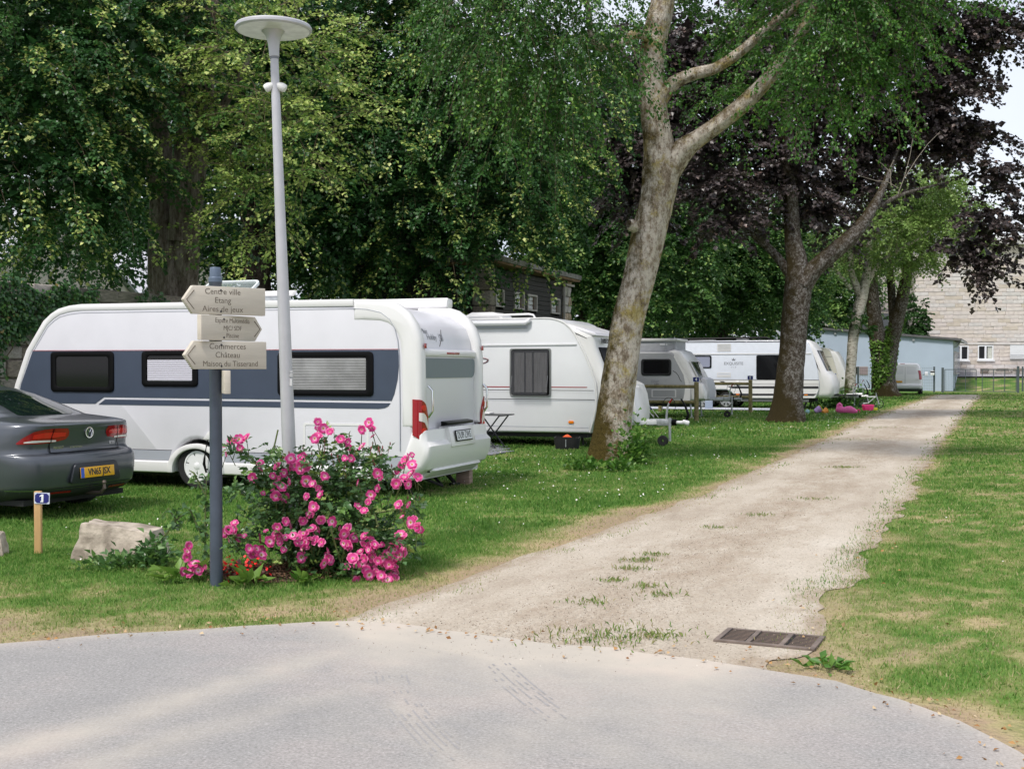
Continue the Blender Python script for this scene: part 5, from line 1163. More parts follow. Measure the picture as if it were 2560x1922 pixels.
N = 42000; t_ = rng.random(N) ** 1.25; w_ = np.where(rng.random(N) < .6, np.clip(rng.normal(.5, .13, N), 0, 1), rng.random(N)); idx = (t_ * (NR - 1)).astype(int); B = np.concatenate([Lr[idx] * (1 - w_)[:, None] + Rr[idx] * w_[:, None] + rng.normal(0, .05, (N, 2)), np.full((N, 1), .007)], 1)
o = link('path_grit', leafmesh('path_grit', B, rng.normal(0, 1, (N, 3)) * [1, 1, .3], rng.uniform(.004, .014, N), rng.uniform(.0015, .005, N), rng.random(N)), leafmat('grit', [(0, (.12, .09, .06)), (.45, (.27, .22, .17)), (.8, (.50, .46, .40)), (1, (.66, .63, .58))], 0, .9, .1)); tag(o, 'loose grit and bits of litter on the gravel path', 'gravel', kind='stuff')
clump('plantain_weed', 'low plantain rosette at the road edge below the drain grate', G(2060, 1672), .12, .04, 40, .09, weed, (.3, .8), .22, .2, up=.25)

# ================================================================== wooden pitch fences
fw = mat('treated_wood', (.175, .150, .060), .8, var=.25, vscale=5, stretch=(2, 2, 2), bump=.25, bscale=30, col2=(.27, .225, .10))
def fence(px, num, length, rails=(1.07, .58), hh=1.22, label=''):
    p = G(*px); t = thing('pitch_fence', label, 'fence', p, R(-21), 'round-rail fences between the pitches')
    r = .073 if num != '6' else .08
    MB().lathe([(.001, -.05), (r, -.05), (r, hh - .02), (r - .012, hh), (.001, hh)], 14).build('post', fw, t)
    for z in rails: MB().tube([(-length, .0, z), (-.02, .0, z)], .055, 10).build('rail', fw, t)
    MB().lathe([(.001, -.05), (r, -.05), (r, hh - .02), (.001, hh)], 14, (-length, 0, 0)).build('post', fw, t)
    numplate(t, 0, hh + .075, num, .105, .078, y=-.05, fsz=.13)
    MB().box(-.03, .03, -.05, -.03, hh - .12, hh + .0).build('plate_bracket', galv, t)
fence((1741, 1052), '4', 3.6, label='nearest round-rail wooden fence, crossing in front of the small grey caravan')
fence((1876, 1032), '5', 3.4, label='middle round-rail wooden fence, in front of the twin-axle caravan wheels')
fence((2086, 998), '6', 3.2, label='farthest round-rail wooden fence, by the cream beige caravan')

# ================================================================== camping gear
tb = f2.w(-2.3, -1.0); TB = thing('folding_table', 'folding camping table with dark X legs beside the pale caravan', 'table', (tb.x, tb.y, 0), -f2.th)
tx1 = f2.tz(1150 + 455 / 3.687, 1046, -1.0)[0] + 2.3
MB().rprism(rrect(tx1 - 1.0, tx1, .685, .71, .01), -.3, .3, .008, 2).build('tabletop', mat('table_dark', (.05, .052, .055), .5), TB)
for y in (-.26, .26):
    for a, b in ((tx1 - .12, tx1 - .65), (tx1 - .72, tx1 - .2)): MB().tube([(a, y, .685), (b, y, .02)], .016, 8).build('leg', txt_dk, TB)
MB().tube([(tx1 - .12, -.26, .68), (tx1 - .12, .26, .68)], .012, 6).build('crossbar', txt_dk, TB)
tr_ = MB().rprism(rrect(-.22, .22, .0, .035, .012), -.14, .14, .01, 2).build('tray', cw2, None); wp_ = f2.w(-2.3 + tx1 - .6, -1.0, .712); tr_.location = wp_; tr_.rotation_euler = (0, 0, -f2.th); tag(tr_, 'white tray lying on the folding table', 'tray')
# paving mat by the caravan
pv = f2.w(-2.6, -1.2); PV = thing('paving_mat', 'patch of grey interlocking paving tiles under the folding table', 'paving tiles', (pv.x, pv.y, .0), -f2.th)
tl = MB().rprism(rrect(-.145, .145, -.145, .145, .01), -.02, .0, .006, 1).xf(Matrix.Rotation(R(90), 4, 'X') @ Matrix.Identity(4)).mesh('tile', 35); tl.materials.append(mat('plastic_tile', (.17, .175, .20), .7, var=.15, vscale=3))
for i in range(-6, 7):
    for j in range(-5, 6):
        if (i + j * .6 > 5.2): continue
        link('tile', tl, None, PV, (i * .30, j * .30, .024 + random.uniform(0, .006)), (random.uniform(-.015, .015), 0, random.uniform(-.02, .02)))
# open bag with orange lid under the caravan
bgp = G(1418, 1122); BG = thing('storage_bag', 'open black bag with an orange cloth inside under the pale caravan', 'bag', bgp, R(-15))
ob = [(-.24, .0), (.24, .0), (.27, .25), (-.27, .25)]
mb = MB(); n = 16
for z, sx in ((0, .23), (.12, .26), (.24, .27), (.24, .245), (.10, .235), (.02, .21)):
    for k in range(n): a = 2 * math.pi * k / n; mb.v.append((sx * (abs(math.cos(a)) ** .6) * np.sign(math.cos(a)), .6 * sx * (abs(math.sin(a)) ** .6) * np.sign(math.sin(a)), z + .015 * math.sin(3 * a) * (z > .2)))
for i in range(5):
    for k in range(n): mb.f.append((i * n + k, i * n + (k + 1) % n, (i + 1) * n + (k + 1) % n, (i + 1) * n + k))
mb.f.append(tuple(range(n))); mb.build('bag_body', mat('black_fabric', (.012, .012, .013), .8, bump=.3, bscale=20), BG)
MB().lathe([(.001, .30), (.04, .285), (.09, .25), (.11, .20)], 9).build('orange_cloth', mat('orange_cloth', (.75, .10, .02), .7), BG)
MB().box(.0, .015, -.175, -.165, .05, .2).build('strap', galv, BG)
# ground sheet in front of the long caravan
gs = f5.w(-1.6, -1.7); 
GS = MB(); n = 26
pp = [(-3.4, -.9), (4.3, -1.0), (4.35, .9), (-3.4, 1.3)]
GS.rprism([(x, y) for x, y in rquad(pp, .2)], -.012, .012, .004, 1).xf(Matrix.Rotation(R(-90), 4, 'X'))
g_ = GS.build('ground_sheet', mat('groundsheet_pale', (.44, .46, .52), .6, var=.2, vscale=3, bump=.4, bscale=6), None); g_.location = (gs.x, gs.y, .05); g_.rotation_euler = (0, 0, -f5.th); tag(g_, 'pale grey plastic ground sheet spread in front of the long caravan', 'ground sheet')
# folded deck chair leaning by the grey caravan
ch = f4.w(-1.02, -.35); CH = thing('folding_chair', 'folded camping chair with blue straps and white tube frame beside the grey caravan', 'chair', ch, R(-25))
for y in (-.22, .22):
    MB().tube([(-.35, y, 1.02), (.45, y, .02)], .014, 8).build('frame_tube', whitep, CH); MB().tube([(-.28, y, .45), (.30, y, .06)], .014, 8).build('frame_tube', whitep, CH)
    MB().tube([(-.1, y, .25), (.5, y, .55)], .013, 8).build('frame_tube', txt_dk, CH)
bluec = mat('blue_webbing', (.03, .04, .22), .7, var=.2)
for a in (0, .1, .56, .66): MB().box(-.06, .06, -.22, .22, -.006, .006).xf(T(-.33 + .8 * a, 0, .99 - 1.0 * a, 0, 0, R(51))).build('webbing', bluec, CH)
# water can
wc_ = f5.w(-1.0, -2.3) ; wx = at(1772, 1018, wc_.y); jc = thing('water_can', 'translucent blue-grey water can standing by the caravan wheel', 'water can', (wx.x, wc_.y, .03), R(-10))
MB().rprism(rrect(-.15, .15, .0, .36, .04), -.1, .1, .03, 3).build('can', mat('can_blue', (.32, .38, .48), .35), jc)
MB().tube([(-.07, 0, .35), (-.05, 0, .41), (.05, 0, .41), (.07, 0, .35)], .014, 8).build('handle', mat('can_blue', (.3, .3, .3)), jc); MB().lathe([(.03, .36), (.03, .40), (.001, .40)], 12, (.1, 0, 0)).build('cap', whitep, jc)
# toys on the grass
pink = mat('toy_pink', (.80, .13, .38), .5, var=.08); hot = mat('toy_hot_pink', (.85, .03, .20), .4)
tp_ = G(2112, 1034); TY = thing('toy_rocker', 'rounded pink plastic toy lying on the grass below the caravan hitch', 'toy', tp_, R(-8)); TY.scale = (.52, .6, .72)
mb = MB()
mb.tube([(-.62, 0, .16), (-.5, 0, .2), (-.3, 0, .22), (-.05, 0, .17), (.15, 0, .2), (.4, 0, .2), (.7, 0, .13), (.86, 0, .1)], [.06, .16, .2, .15, .18, .19, .12, .06], 16).build('toy_body', pink, TY)
MB().tube([(-.50, 0, .28), (-.48, 0, .42), (-.36, 0, .48), (-.24, 0, .42), (-.22, 0, .3)], [.09, .09, .1, .09, .08], 10).build('toy_head', pink, TY)
MB().tube([(.8, 0, .12), (.92, 0, .22), (1.02, 0, .17), (.98, 0, .08)], .035, 8).build('toy_tail', hot, TY)
ts = G(2170, 1027); SL = thing('toy_sled', 'hot pink plastic tray toy with yellow handle on the grass by the path', 'toy', ts, R(10)); SL.scale = (.6, .6, .75)
MB().rprism([(-.28, .02), (.28, .02), (.36, .30), (.30, .33), (-.30, .33), (-.36, .28)], -.2, .2, .05, 3).build('tray', hot, SL); MB().rprism(rrect(.32, .62, .03, .16, .04), -.12, .12, .03, 2).build('handle', mat('toy_yellow', (.75, .70, .02), .4), SL)
for k, (x, y, m, s, lb) in enumerate(((2044, 1033, mat('toy_lilac', (.55, .35, .70), .5), .14, 'lilac sand bucket lying on the grass beside the maple trunk'), (2062, 1034, mat('toy_orange', (.80, .30, .05), .5), .11, 'orange and yellow toy on the grass beside the lilac bucket'), (2018, 1034, mat('toy_teal', (.28, .48, .50), .5), .08, 'small pale teal toy nearest the maple trunk'))):
    t = thing('toy_bucket', lb, 'toy', G(x, y) + Vector((0, 0, s * .8)), R(20 * k)); t.rotation_euler = (R(0), R(62), R(25 * k))
    MB().lathe([(.001, -.8 * s), (.65 * s, -.8 * s), (s, .8 * s), (.94 * s, .8 * s), (.6 * s, -.72 * s), (.001, -.72 * s)], 18).build('bucket', m, t); MB().tube([(s * math.cos(a), s * .4 * math.sin(a), .8 * s + .5 * s * math.sin(a)) for a in np.linspace(0, math.pi, 9)], .012, 6).build('handle', MATS['toy_yellow'], t)
# bicycle on the drawbar of the long caravan
bx = f5.w(5.5, 2.3); BK = thing('bicycle', 'small white bicycle standing at the hitch of the long caravan', 'bicycle', bx, R(-28))
for x in (-.36, .42):
    w_ = MB(); w_.lathe([(.20, -.02), (.235, -.015), (.235, .015), (.20, .02), (.20, -.02)], 24, (x, 0, .235), 'y'); wo_ = w_.build('wheel', rubber, BK)
    sp = MB()
    for k in range(8): a = k * math.pi / 4; sp.tube([(x, 0, .235), (x + .2 * math.cos(a), 0, .235 + .2 * math.sin(a))], .004, 4)
    sp.build('spokes', galv, wo_)
MB().tube([(-.36, 0, .235), (-.1, 0, .28), (.28, 0, .62)], .03, 8).tube([(-.1, 0, .28), (-.2, 0, .68)], .024, 8).tube([(.42, 0, .235), (.3, 0, .6), (.26, 0, .78)], .026, 8).tube([(-.18, 0, .58), (.3, 0, .60)], .03, 8).build('frame', galv, BK); BK.scale = (.8, .8, .8)
MB().tube([(.24, -.26, .80), (.28, -.1, .78), (.28, .1, .78), (.24, .26, .80)], .015, 8).build('handlebar', blackp, BK); MB().rprism([(-.32, .68), (-.08, .69), (-.08, .73), (-.32, .74)], -.06, .06, .015, 2).build('saddle', blackp, BK)
bx = f5.w(4.55, 2.6); BK2 = thing('folded_bicycle', 'folded white bike frame on the ground behind the drawbar', 'bicycle', bx, R(-20))
for x in (-.2, .05): MB().lathe([(.18, -.02), (.215, -.015), (.215, .015), (.18, .02), (.18, -.02)], 22, (x, x * .4, .215), 'y').build('wheel', rubber, BK2)
MB().tube([(-.3, 0, .5), (.6, 0, .56)], .07, 8).tube([(0, 0, .5), (-.05, 0, .2)], .03, 8).build('frame', cw2, BK2); MB().tube([(.2, 0, .55), (.45, 0, 1.0)], .022, 8).build('stem', galv, BK2)
# ================================================================== walls and buildings
WTH = -68.3                                       # runs along the path direction, face towards the campsite
granite = [mat('granite_a', (.27, .24, .21), .9, var=.25, vscale=8, bump=.5, bscale=30), mat('granite_b', (.34, .31, .28), .9, var=.2, vscale=8, bump=.5, bscale=30), mat('granite_c', (.22, .185, .15), .9, var=.3, vscale=8, bump=.5, bscale=30)]
mortar = mat('mortar', (.24, .21, .18), .95, var=.2, vscale=12, bump=.4)
fw_ = Fr((-8.85, 21.0), WTH)
GWL = thing('garden_wall', 'old ivy-grown stone wall with coping stones behind the white caravan', 'wall', fw_.O, -fw_.th)
MB().box(-7, 50, .05, .5, -.05, 2.93).build('core', mortar, GWL)
def stonemesh(k, m):
    r = random.Random(k); mb = MB().box(-.5, .5, -.5, .5, -.5, .5); me = mb.mesh('stone', 50, bevel=.09, seg=2)
    for v in me.vertices: v.co += Vector((r.uniform(-.03, .03), r.uniform(-.05, .05), r.uniform(-.03, .03)))
    me.materials.append(m); return me
STM = [stonemesh(k, granite[k % 3]) for k in range(9)]
z = 0.; cnt = 0; r_ = random.Random(4)
while z < 2.9:
    h = min(r_.uniform(.22, .36), 2.93 - z); 
    if 2.93 - z - h < .12: h = 2.93 - z
    x = -3.6 + r_.uniform(0, .3)
    while x < 5.2:
        w = r_.uniform(.28, .75)
        if z > .85:
            link('stone', STM[r_.randrange(9)], None, GWL, (x + w / 2, .09 + r_.uniform(-.02, .02), z + h / 2), (0, 0, 0), (w - .025, .22, h - .025)); cnt += 1
        x += w
    z += h
x = -5.
while x < 49:
    w = r_.uniform(.7, 1.3); link('coping_stone', STM[r_.randrange(9)], None, GWL, (x + w / 2, .27, 3.05), (0, 0, 0), (w - .02, .62, .24)); x += w
# ivy on the wall
ivym = leafmat('ivy_leaf', [(0, (.022, .07, .024)), (.5, (.05, .13, .038)), (.85, (.11, .23, .045)), (1, (.33, .24, .06))], .15, .35, .5)
IV = thing('ivy', 'dark green ivy covering the stone wall beside the caravan front', 'plant', fw_.w(0, -.05), -fw_.th)
N = 26000; X = rng.uniform(-4, 5, N); Z = rng.uniform(.7, 3.42, N)
dn = fbm(X * .8 + 9, Z * 1.0, 41, 3) + np.where(X < 2.2, .16, -.02) - np.clip(X - 2.4, 0, 3) * .07
k = (rng.random(N) < np.clip((dn - .46) * 6, 0, 1)) & (Z < 2.98 + .42 * fbm(X * 1.7, X * 0, 43, 3)); X, Z = X[k], Z[k]; n = len(X)
B = np.stack([X, -.04 - np.abs(rng.normal(0, .05, n)), Z], 1); A = np.stack([rng.normal(0, .5, n), rng.normal(-.5, .3, n), rng.normal(-.7, .4, n)], 1); L = rng.uniform(.05, .10, n)
o = link('foliage', leafmesh('foliage', B, A, L, L * .45, np.clip(rng.normal(.4, .25, n), 0, 1), up=np.tile([0, -1., .4], (n, 1)), jit=.4), ivym, IV); o['kind'] = 'stuff'
mb = MB()
for k in range(9):
    x = -3.2 + k * .6; mb.tube([(x + random.uniform(-.15, .15) + .1 * j * random.uniform(-1, 1), .0 - .02, .0 + j * .5) for j in range(7)], [.018, .016, .014, .012, .01, .008, .005], 5)
mb.build('stems', mat('ivy_stem', (.12, .085, .05), .9), IV)
# houses glimpsed behind the wall
slate = mat('pale_slate', (.40, .41, .45), .6, var=.12, vscale=5, bump=.3, bscale=20)
def house(label, loc, rz, L, D, he, hr, wallm, nwin=3):
    h = thing('house', label, 'house', loc, rz, 'houses behind the wall')
    MB().box(-L / 2, L / 2, -D / 2, D / 2, -.1, he).add([(-L / 2, -D / 2, he), (-L / 2, D / 2, he), (-L / 2, 0, hr), (L / 2, -D / 2, he), (L / 2, D / 2, he), (L / 2, 0, hr)], [(0, 1, 2), (3, 5, 4), (0, 2, 5, 3), (1, 4, 5, 2)]).build('wall', wallm, h, smooth=None)
    rf = MB()
    for s in (-1, 1):
        a = (he - .12, s * (D / 2 + .25)); b = (hr + .1, 0)
        rf.add([(-L / 2 - .2, a[1], a[0]), (L / 2 + .2, a[1], a[0]), (L / 2 + .2, b[1], b[0]), (-L / 2 - .2, b[1], b[0]), (-L / 2 - .2, a[1], a[0] + .12), (L / 2 + .2, a[1], a[0] + .12), (L / 2 + .2, b[1], b[0] + .12), (-L / 2 - .2, b[1], b[0] + .12)], [(0, 1, 2, 3), (4, 7, 6, 5), (0, 4, 5, 1), (0, 3, 7, 4), (1, 5, 6, 2), (3, 2, 6, 7)])
    rf.build('roof', slate, h, smooth=None)
    MB().box(L / 2 - 1.1, L / 2 - .3, -.35, .35, hr - .6, hr + 1.0).build('chimney', wallm, h)
    for k in range(nwin):
        x = -L / 2 + L * (k + .5) / nwin
        w = MB().box(x - .45, x + .45, -D / 2 - .03, -D / 2 + .02, he - 1.9, he - .7).build('window', whitep, h); MB().box(x - .38, x + .38, -D / 2 - .04, -D / 2, he - 1.83, he - .77).build('pane', darkglass, w)
    return h
rendr = mat('house_render', (.58, .52, .46), .8, var=.06)
p = at(60, 700, 44); house('pale rendered house with slate roof glimpsed above the wall at far left', (p.x - 2, 44, 0), R(-25), 9, 7, 4.4, 7.2, rendr)
p = at(350, 720, 50); house('second house with light slate roof glimpsed under the lime crown', (p.x - 1, 51, 0), R(-30), 8, 7, 4.0, 6.3, rendr)

# ---- wash house with dark timber cladding
fh = Fr((-.48, 32.0), WTH); 
WH = thing('wash_house', 'dark timber wash house with glass-block windows and stone pillar under the trees', 'building', fh.O, -fh.th)
timber = mat('dark_timber', (.028, .025, .025), .75, var=.35, vscale=3, stretch=(.6, 3, 12), bump=.3, bscale=20)
XE = fh.tz(1408, 750)[0]; ZT = fh.tz(1404, 708)[1]
wins = []
for cx0, cx1, cy0, cy1 in ((262, 402, 785, 1095), (580, 740, 845, 1155), (795, 950, 885, 1195), (1185, 1330, 965, 1260)):
    x0, _ = fh.tz(1200 + cx0 / 6.643, 750); x1, _ = fh.tz(1200 + cx1 / 6.643, 750)
    _, zt = fh.tz(1200 + (cx0 + cx1) / 2 / 6.643, 600 + (cy0 + 22) / 6.643); _, zb = fh.tz(1200 + (cx0 + cx1) / 2 / 6.643, 600 + (cy1 - 10) / 6.643)
    wins.append((x0, x1, zb, zt))
zt = sum(w[3] for w in wins) / 4; zb = sum(w[2] for w in wins) / 4; wins = [(a, b, zb, zt) for a, b, _, _ in wins]
ROOFZ = ZT + .30
MB().box(-.0, XE, .16, 4.6, -.05, ZT + .1).build('core', underm, WH)
plk = {}
z = .8
while z < ZT + .02:
    segs = [(-.05, XE)]
    for a, b, c, d in wins:
        if z + .135 > c and z < d:
            ns = []
            for s0, s1 in segs:
                if a > s0 and b < s1: ns += [(s0, a), (b, s1)]
                elif b <= s0 or a >= s1: ns.append((s0, s1))
                elif a <= s0: ns.append((b, s1))
                else: ns.append((s0, a))
            segs = ns
    for s0, s1 in segs: MB().box(s0 + .003, s1 - .003, .02 + random.uniform(0, .01), .158, z, z + .128).build('plank', timber, WH, smooth=None, bevel=.006, seg=1)
    z += .135
gbm = mat('glass_block', (.42, .44, .45), .18, var=.2, vscale=4); jamb = mat('jamb_brown', (.11, .075, .055), .7); trimp = mat('window_trim', (.42, .385, .37), .6)
for a, b, c, d in wins:
    w = MB().ring([(a, c), (b, c), (b, d), (a, d)], [(a + .05, c + .04), (b - .05, c + .04), (b - .05, d - .05), (a + .05, d - .05)], -.01, .10).build('window', trimp, WH, smooth=None)
    MB().box(b - .20, b - .05, .08, .155, c + .04, d - .05).build('jamb', jamb, w)
    pw = (b - .2 - a - .05) / 4; ph = (d - c - .09) / 3
    for i in range(4):
        for j in range(3): MB().box(a + .05 + i * pw + .008, a + .05 + (i + 1) * pw - .008, .06, .15, c + .04 + j * ph + .008, c + .04 + (j + 1) * ph - .008).build('glass_block', gbm, w, bevel=.012, seg=1)
    MB().box(a + .05, b - .2, .085, .152, c + .04, d - .05).build('grout', trimp, w, smooth=None)
# roof slab, sloped edge beam
MB().prism([(-.6, ROOFZ - .10), (XE + .75, ROOFZ - .16), (XE + .75, ROOFZ - .02), (-.6, ROOFZ + .04)], -.35, 5.2).build('roof', mat('roof_slate_dim', (.22, .21, .20), .8, var=.3, vscale=6, bump=.4), WH, smooth=None)
MB().prism([(-.5, ROOFZ - .16), (XE + .70, ROOFZ - .22), (XE + .70, ROOFZ - .165), (-.5, ROOFZ - .105)], -.31, 5.0).build('soffit', mat('soffit_wood', (.22, .13, .07), .8, var=.25, vscale=3, stretch=(1, 8, 1)), WH, smooth=None)
MB().box(XE + .02, XE + .06, -.05, .0, .5, ROOFZ - .2).build('downpipe', trimp, WH)
PST = [stonemesh(k + 20, m_) for k, m_ in enumerate((mat('pillar_grey', (.48, .45, .42), .85, var=.15, vscale=5, bump=.4), mat('pillar_tan', (.46, .36, .25), .85, var=.2, vscale=5, bump=.4), MATS['pillar_grey'], MATS['pillar_tan']))]
px0, px1 = XE + .10, XE + .72
z = .4; k = 0
while z < ROOFZ - .36:
    h = r_.uniform(.22, .34); sp_ = px0 + (px1 - px0) * r_.uniform(.35, .65)
    for a, b in ((px0, sp_), (sp_, px1)): link('stone', PST[r_.randrange(4)], None, WH, ((a + b) / 2, .28, z + h / 2), (0, 0, 0), (b - a - .01, .60, h - .015))
    z += h
MB().box(px0 + .03, px1 - .03, .05, .5, .0, ROOFZ - .3).build('pillar_core', mortar, WH)
MB().box(px0 - .05, px1 + .1, -.10, .7, ROOFZ - .36, ROOFZ - .30).build('pillar_cap', trimp, WH)
z = .4
while z < ZT + .1:
    h = r_.uniform(.25, .4); link('stone', STM[r_.randrange(9)], None, WH, (-.16, .22, z + h / 2), (0, 0, 0), (.30, .55, h - .015)); z += h
# plank gable end in deep shade
z = .6
while z < ZT + .3:
    MB().box(-.02, .10, .55, 4.6, z, z + .17).build('plank', timber, WH, smooth=None); z += .178
yy, zz = fh.yz(990, 689, -.06)
SG = thing('toilet_sign', 'small framed pictogram sign with walking figure in the shade under the trees', 'sign', fh.w(-.05, yy, zz), -fh.th - R(90))
def yzq(pts): return [fh.yz(a, b, -.06) for a, b in pts]
sgm = mat('sign_dim_white', (.40, .36, .37), .6); sgd = mat('sign_dark', (.03, .03, .035), .6)
MB().box(-.15, .15, -.012, .04, -.17, .17).build('panel', sgd, SG)
fr_ = MB().ring([(-.155, -.175), (.155, -.175), (.155, .175), (-.155, .175)], [(-.13, -.15), (.13, -.15), (.13, .15), (-.13, .15)], -.02, -.005); fr_.box(-.008, .008, -.02, -.012, -.15, .15); fr_.build('frame', sgm, SG, smooth=None)
fg = MB(); fg.tube([(.07, -.016, .05), (.06, -.016, -.02), (.03, -.016, -.11)], .012, 6).tube([(.06, -.016, -.02), (.095, -.016, -.11)], .012, 6).tube([(.04, -.016, -.02), (.07, -.016, .04), (.10, -.016, -.01)], .009, 6).lathe([(.001, -.02), (.02, -.018), (.024, -.012)], 12, (.07, 0, .09), 'y')
fg.build('walking_figure', sgm, SG); MB().tube([(-.10, -.016, .0), (-.07, -.016, -.09), (-.04, -.016, .0)], .012, 6).build('cup_symbol', sgm, SG)

# ---- blue-grey shed
fs_ = Fr((31.05, 84.5), 22.6)
SH = thing('shed', 'long pale blue shed with sloping dark roof edge behind the van', 'building', fs_.O, -fs_.th)
blue = mat('shed_blue', (.40, .475, .585), .7, var=.04, vscale=.6)
xl, zl = fs_.tz(2031, 822); xr_, zr = 0., fs_.tz(2345, 851)[1]
zslope = (zl - zr) / (xl - 0)
xl2 = xl - 4; zl2 = zr + zslope * xl2
MB().prism([(xl2, -.1), (0, -.1), (0, zr), (xl2, zl2)], 0, 11).build('wall', blue, SH, smooth=None)
MB().prism([(xl2 - .3, zl2 + .02), (.55, zr + .02 + zslope * .55), (.55, zr + .17 + zslope * .55), (xl2 - .3, zl2 + .17)], -.22, 11.3).build('roof', mat('shed_roof', (.10, .10, .105), .7, var=.2), SH, smooth=None)
MB().box(.5, .6, -.2, 11.2, zr - .10, zr + .04).build('gutter', galv, SH); MB().tube([(.52, .3, zr - .06), (.25, .3, zr - .4), (.05, .3, zr - .5)], .05, 8).build('downpipe', galv, SH)
for (a, b, c, d), m in (((443, 490, 1220, 1278), darkglass), ((497, 560, 1220, 1282), mat('window_mauve', (.30, .24, .25), .4))):
    x0, z1 = fs_.tz(2000 + a / 3.321, 550 + c / 3.321); x1, z0 = fs_.tz(2000 + b / 3.321, 550 + d / 3.321)
    w = MB().box(x0 - .04, x1 + .04, -.03, .02, z0 - .04, z1 + .04).build('window', trimp, SH, smooth=None); MB().box(x0, x1, -.04, -.02, z0, z1).build('pane', m, w, smooth=None)
for k in range(7):
    y0 = .8 + k * 1.4
    w = MB().box(-.01, .05, y0, y0 + 1.25, 1.25, 2.85).build('window', trimp, SH, smooth=None); MB().box(.03, .06, y0 + .08, y0 + 1.17, 1.33, 2.77).build('pane', mat('shed_pane', (.22, .26, .33), .2), w, smooth=None)
MB().box(-.005, .10, .5, 10.8, 1.17, 1.25).build('sill', galv, SH)
for px in (2088, 2284): x0 = fs_.tz(px, 850)[0]; MB().box(x0 - .08, x0 + .08, -.1, .0, zr + zslope * x0 - .28, zr + zslope * x0 - .1).build('wall_light', galv, SH)

# ---- large stone building
BY = 96.; fb = Fr((at(2286, 920, BY).x, BY), 0)
BD = thing('stone_building', 'tall pale granite building with white windows beyond the gate', 'building', (fb.O.x, BY, 0), 0)
def bx_(px): return at(px, 920, BY).x - fb.O.x
def bz_(py): return at(2400, py, BY).z
TOPZ = bz_(612); BASEZ = .7
bw = [(bx_(2382), bx_(2421), bz_(900), bz_(864)), (bx_(2444), bx_(2483), bz_(899), bz_(863)), (bx_(2525), bx_(2566), bz_(897), bz_(861))]
MB().box(0, 24, .12, 14, BASEZ - 1, TOPZ).build('core', mat('granite_mortar', (.44, .40, .36), .9), BD, smooth=None)
pgs = [mat('pale_granite_%s' % n, c, .85, var=.10, vscale=2, bump=.3, bscale=14) for n, c in (('warm', (.63, .56, .50)), ('pink', (.65, .59, .55)), ('buff', (.61, .535, .455)), ('grey', (.62, .585, .56)), ('rose', (.64, .57, .53)))]
def blockmesh(k):
    r = random.Random(k + 50); me = MB().box(-.5, .5, -.5, .5, -.5, .5).mesh('stone_block', None, bevel=.045, seg=1)
    for v in me.vertices: v.co.y += r.uniform(-.06, .06)
    return me
BM_ = []
for k in range(10): m_ = blockmesh(k); m_.materials.append(pgs[(0, 1, 2, 3, 4, 1, 0, 4, 1, 3)[k]]); BM_.append(m_)
ch_ = .305; blocks = []; z = BASEZ; rb = random.Random(12)
while z < TOPZ - .1:
    x = -rb.uniform(0, .8)
    while x < 13:
        w = rb.uniform(.6, 1.5); x0, x1 = max(0, x), x + w; x += w
        segs = [(x0, x1)]
        for a, b, c, d in bw:
            if z + ch_ > c and z < d:
                ns = []
                for s0, s1 in segs:
                    if b <= s0 or a >= s1: ns.append((s0, s1))
                    else:
                        if s0 < a: ns.append((s0, a))
                        if s1 > b: ns.append((b, s1))
                segs = ns
        for s0, s1 in segs:
            if s1 - s0 > .06: blocks.append(((s0 + s1) / 2, z + ch_ / 2, s1 - s0, rb.randrange(10), rb.uniform(0, .025)))
    z += ch_
blocks.sort(key=lambda b: (b[0] > 9.6, b[1]))
for x, z, w, k, d in blocks[:296]: link('stone_block', BM_[k], None, BD, (x, .10 - d, z), (0, 0, 0), (w - .012, .20, ch_ - .016))
rest = bpy.data.meshes.new('stone_blocks'); bmr = bmesh.new()
for x, z, w, k, d in blocks[296:]:
    q = bmesh.ops.create_cube(bmr, size=1, matrix=Matrix.Translation((x, .10 - d, z)) @ Matrix.Diagonal((w - .012, .20, ch_ - .016, 1)))
    for f in {f for v in q['verts'] for f in v.link_faces}: f.material_index = k % 5
bmr.to_mesh(rest); bmr.free()
for m_ in pgs: rest.materials.append(m_)
o = link('stone_blocks', rest, None, BD); o['kind'] = 'stuff'
MB().box(-.05, 24, -.05, .2, bw[0][3] + .09, bw[0][3] + .27).build('lintel_band', pgs[3], BD)
pvc = mat('window_pvc', (.82, .83, .85), .4); curt = mat('curtain_pale', (.55, .56, .50), .8, var=.1)
for k, (a, b, c, d) in enumerate(bw[:2]):
    w = MB().ring([(a, c), (b, c), (b, d), (a, d)], [(a + .09, c + .09), (b - .09, c + .09), (b - .09, d - .09), (a + .09, d - .09)], -.04, .1).box((a + b) / 2 - .07, (a + b) / 2 + .07, -.04, .1, c + .09, d - .09).build('window', pvc, BD, smooth=None)
    MB().box(a + .09, b - .09, .05, .11, c + .09, d - .09).build('pane', darkglass, w, smooth=None)
    xc = (a + .13, (a + b) / 2 - .1) if k == 0 else ((a + b) / 2 + .18, b - .1)
    MB().box(xc[0], xc[1], .03, .06, c + .1, d - .1).build('curtain', curt, w, smooth=None)
    MB().box(a - .08, b + .08, -.12, .05, c - .12, c - .005).build('sill', pvc, w)
a, b, c, d = bw[2]; sh_ = MB()
for j in range(14): sh_.box(a, b, -.02 + .012 * (j % 2), .11, c + (d - c) * j / 14, c + (d - c) * (j + 1) / 14 - .006)
w = sh_.build('roller_shutter', pvc, BD, smooth=None)
rl = MB()
for j in range(16): rl.box(a - .1 + j * .09, a - .085 + j * .09, -.25, -.235, c - .25, c + .28)
rl.box(a - .12, b + .3, -.26, -.225, c + .27, c + .30); rl.build('railing', galv, BD, smooth=None)
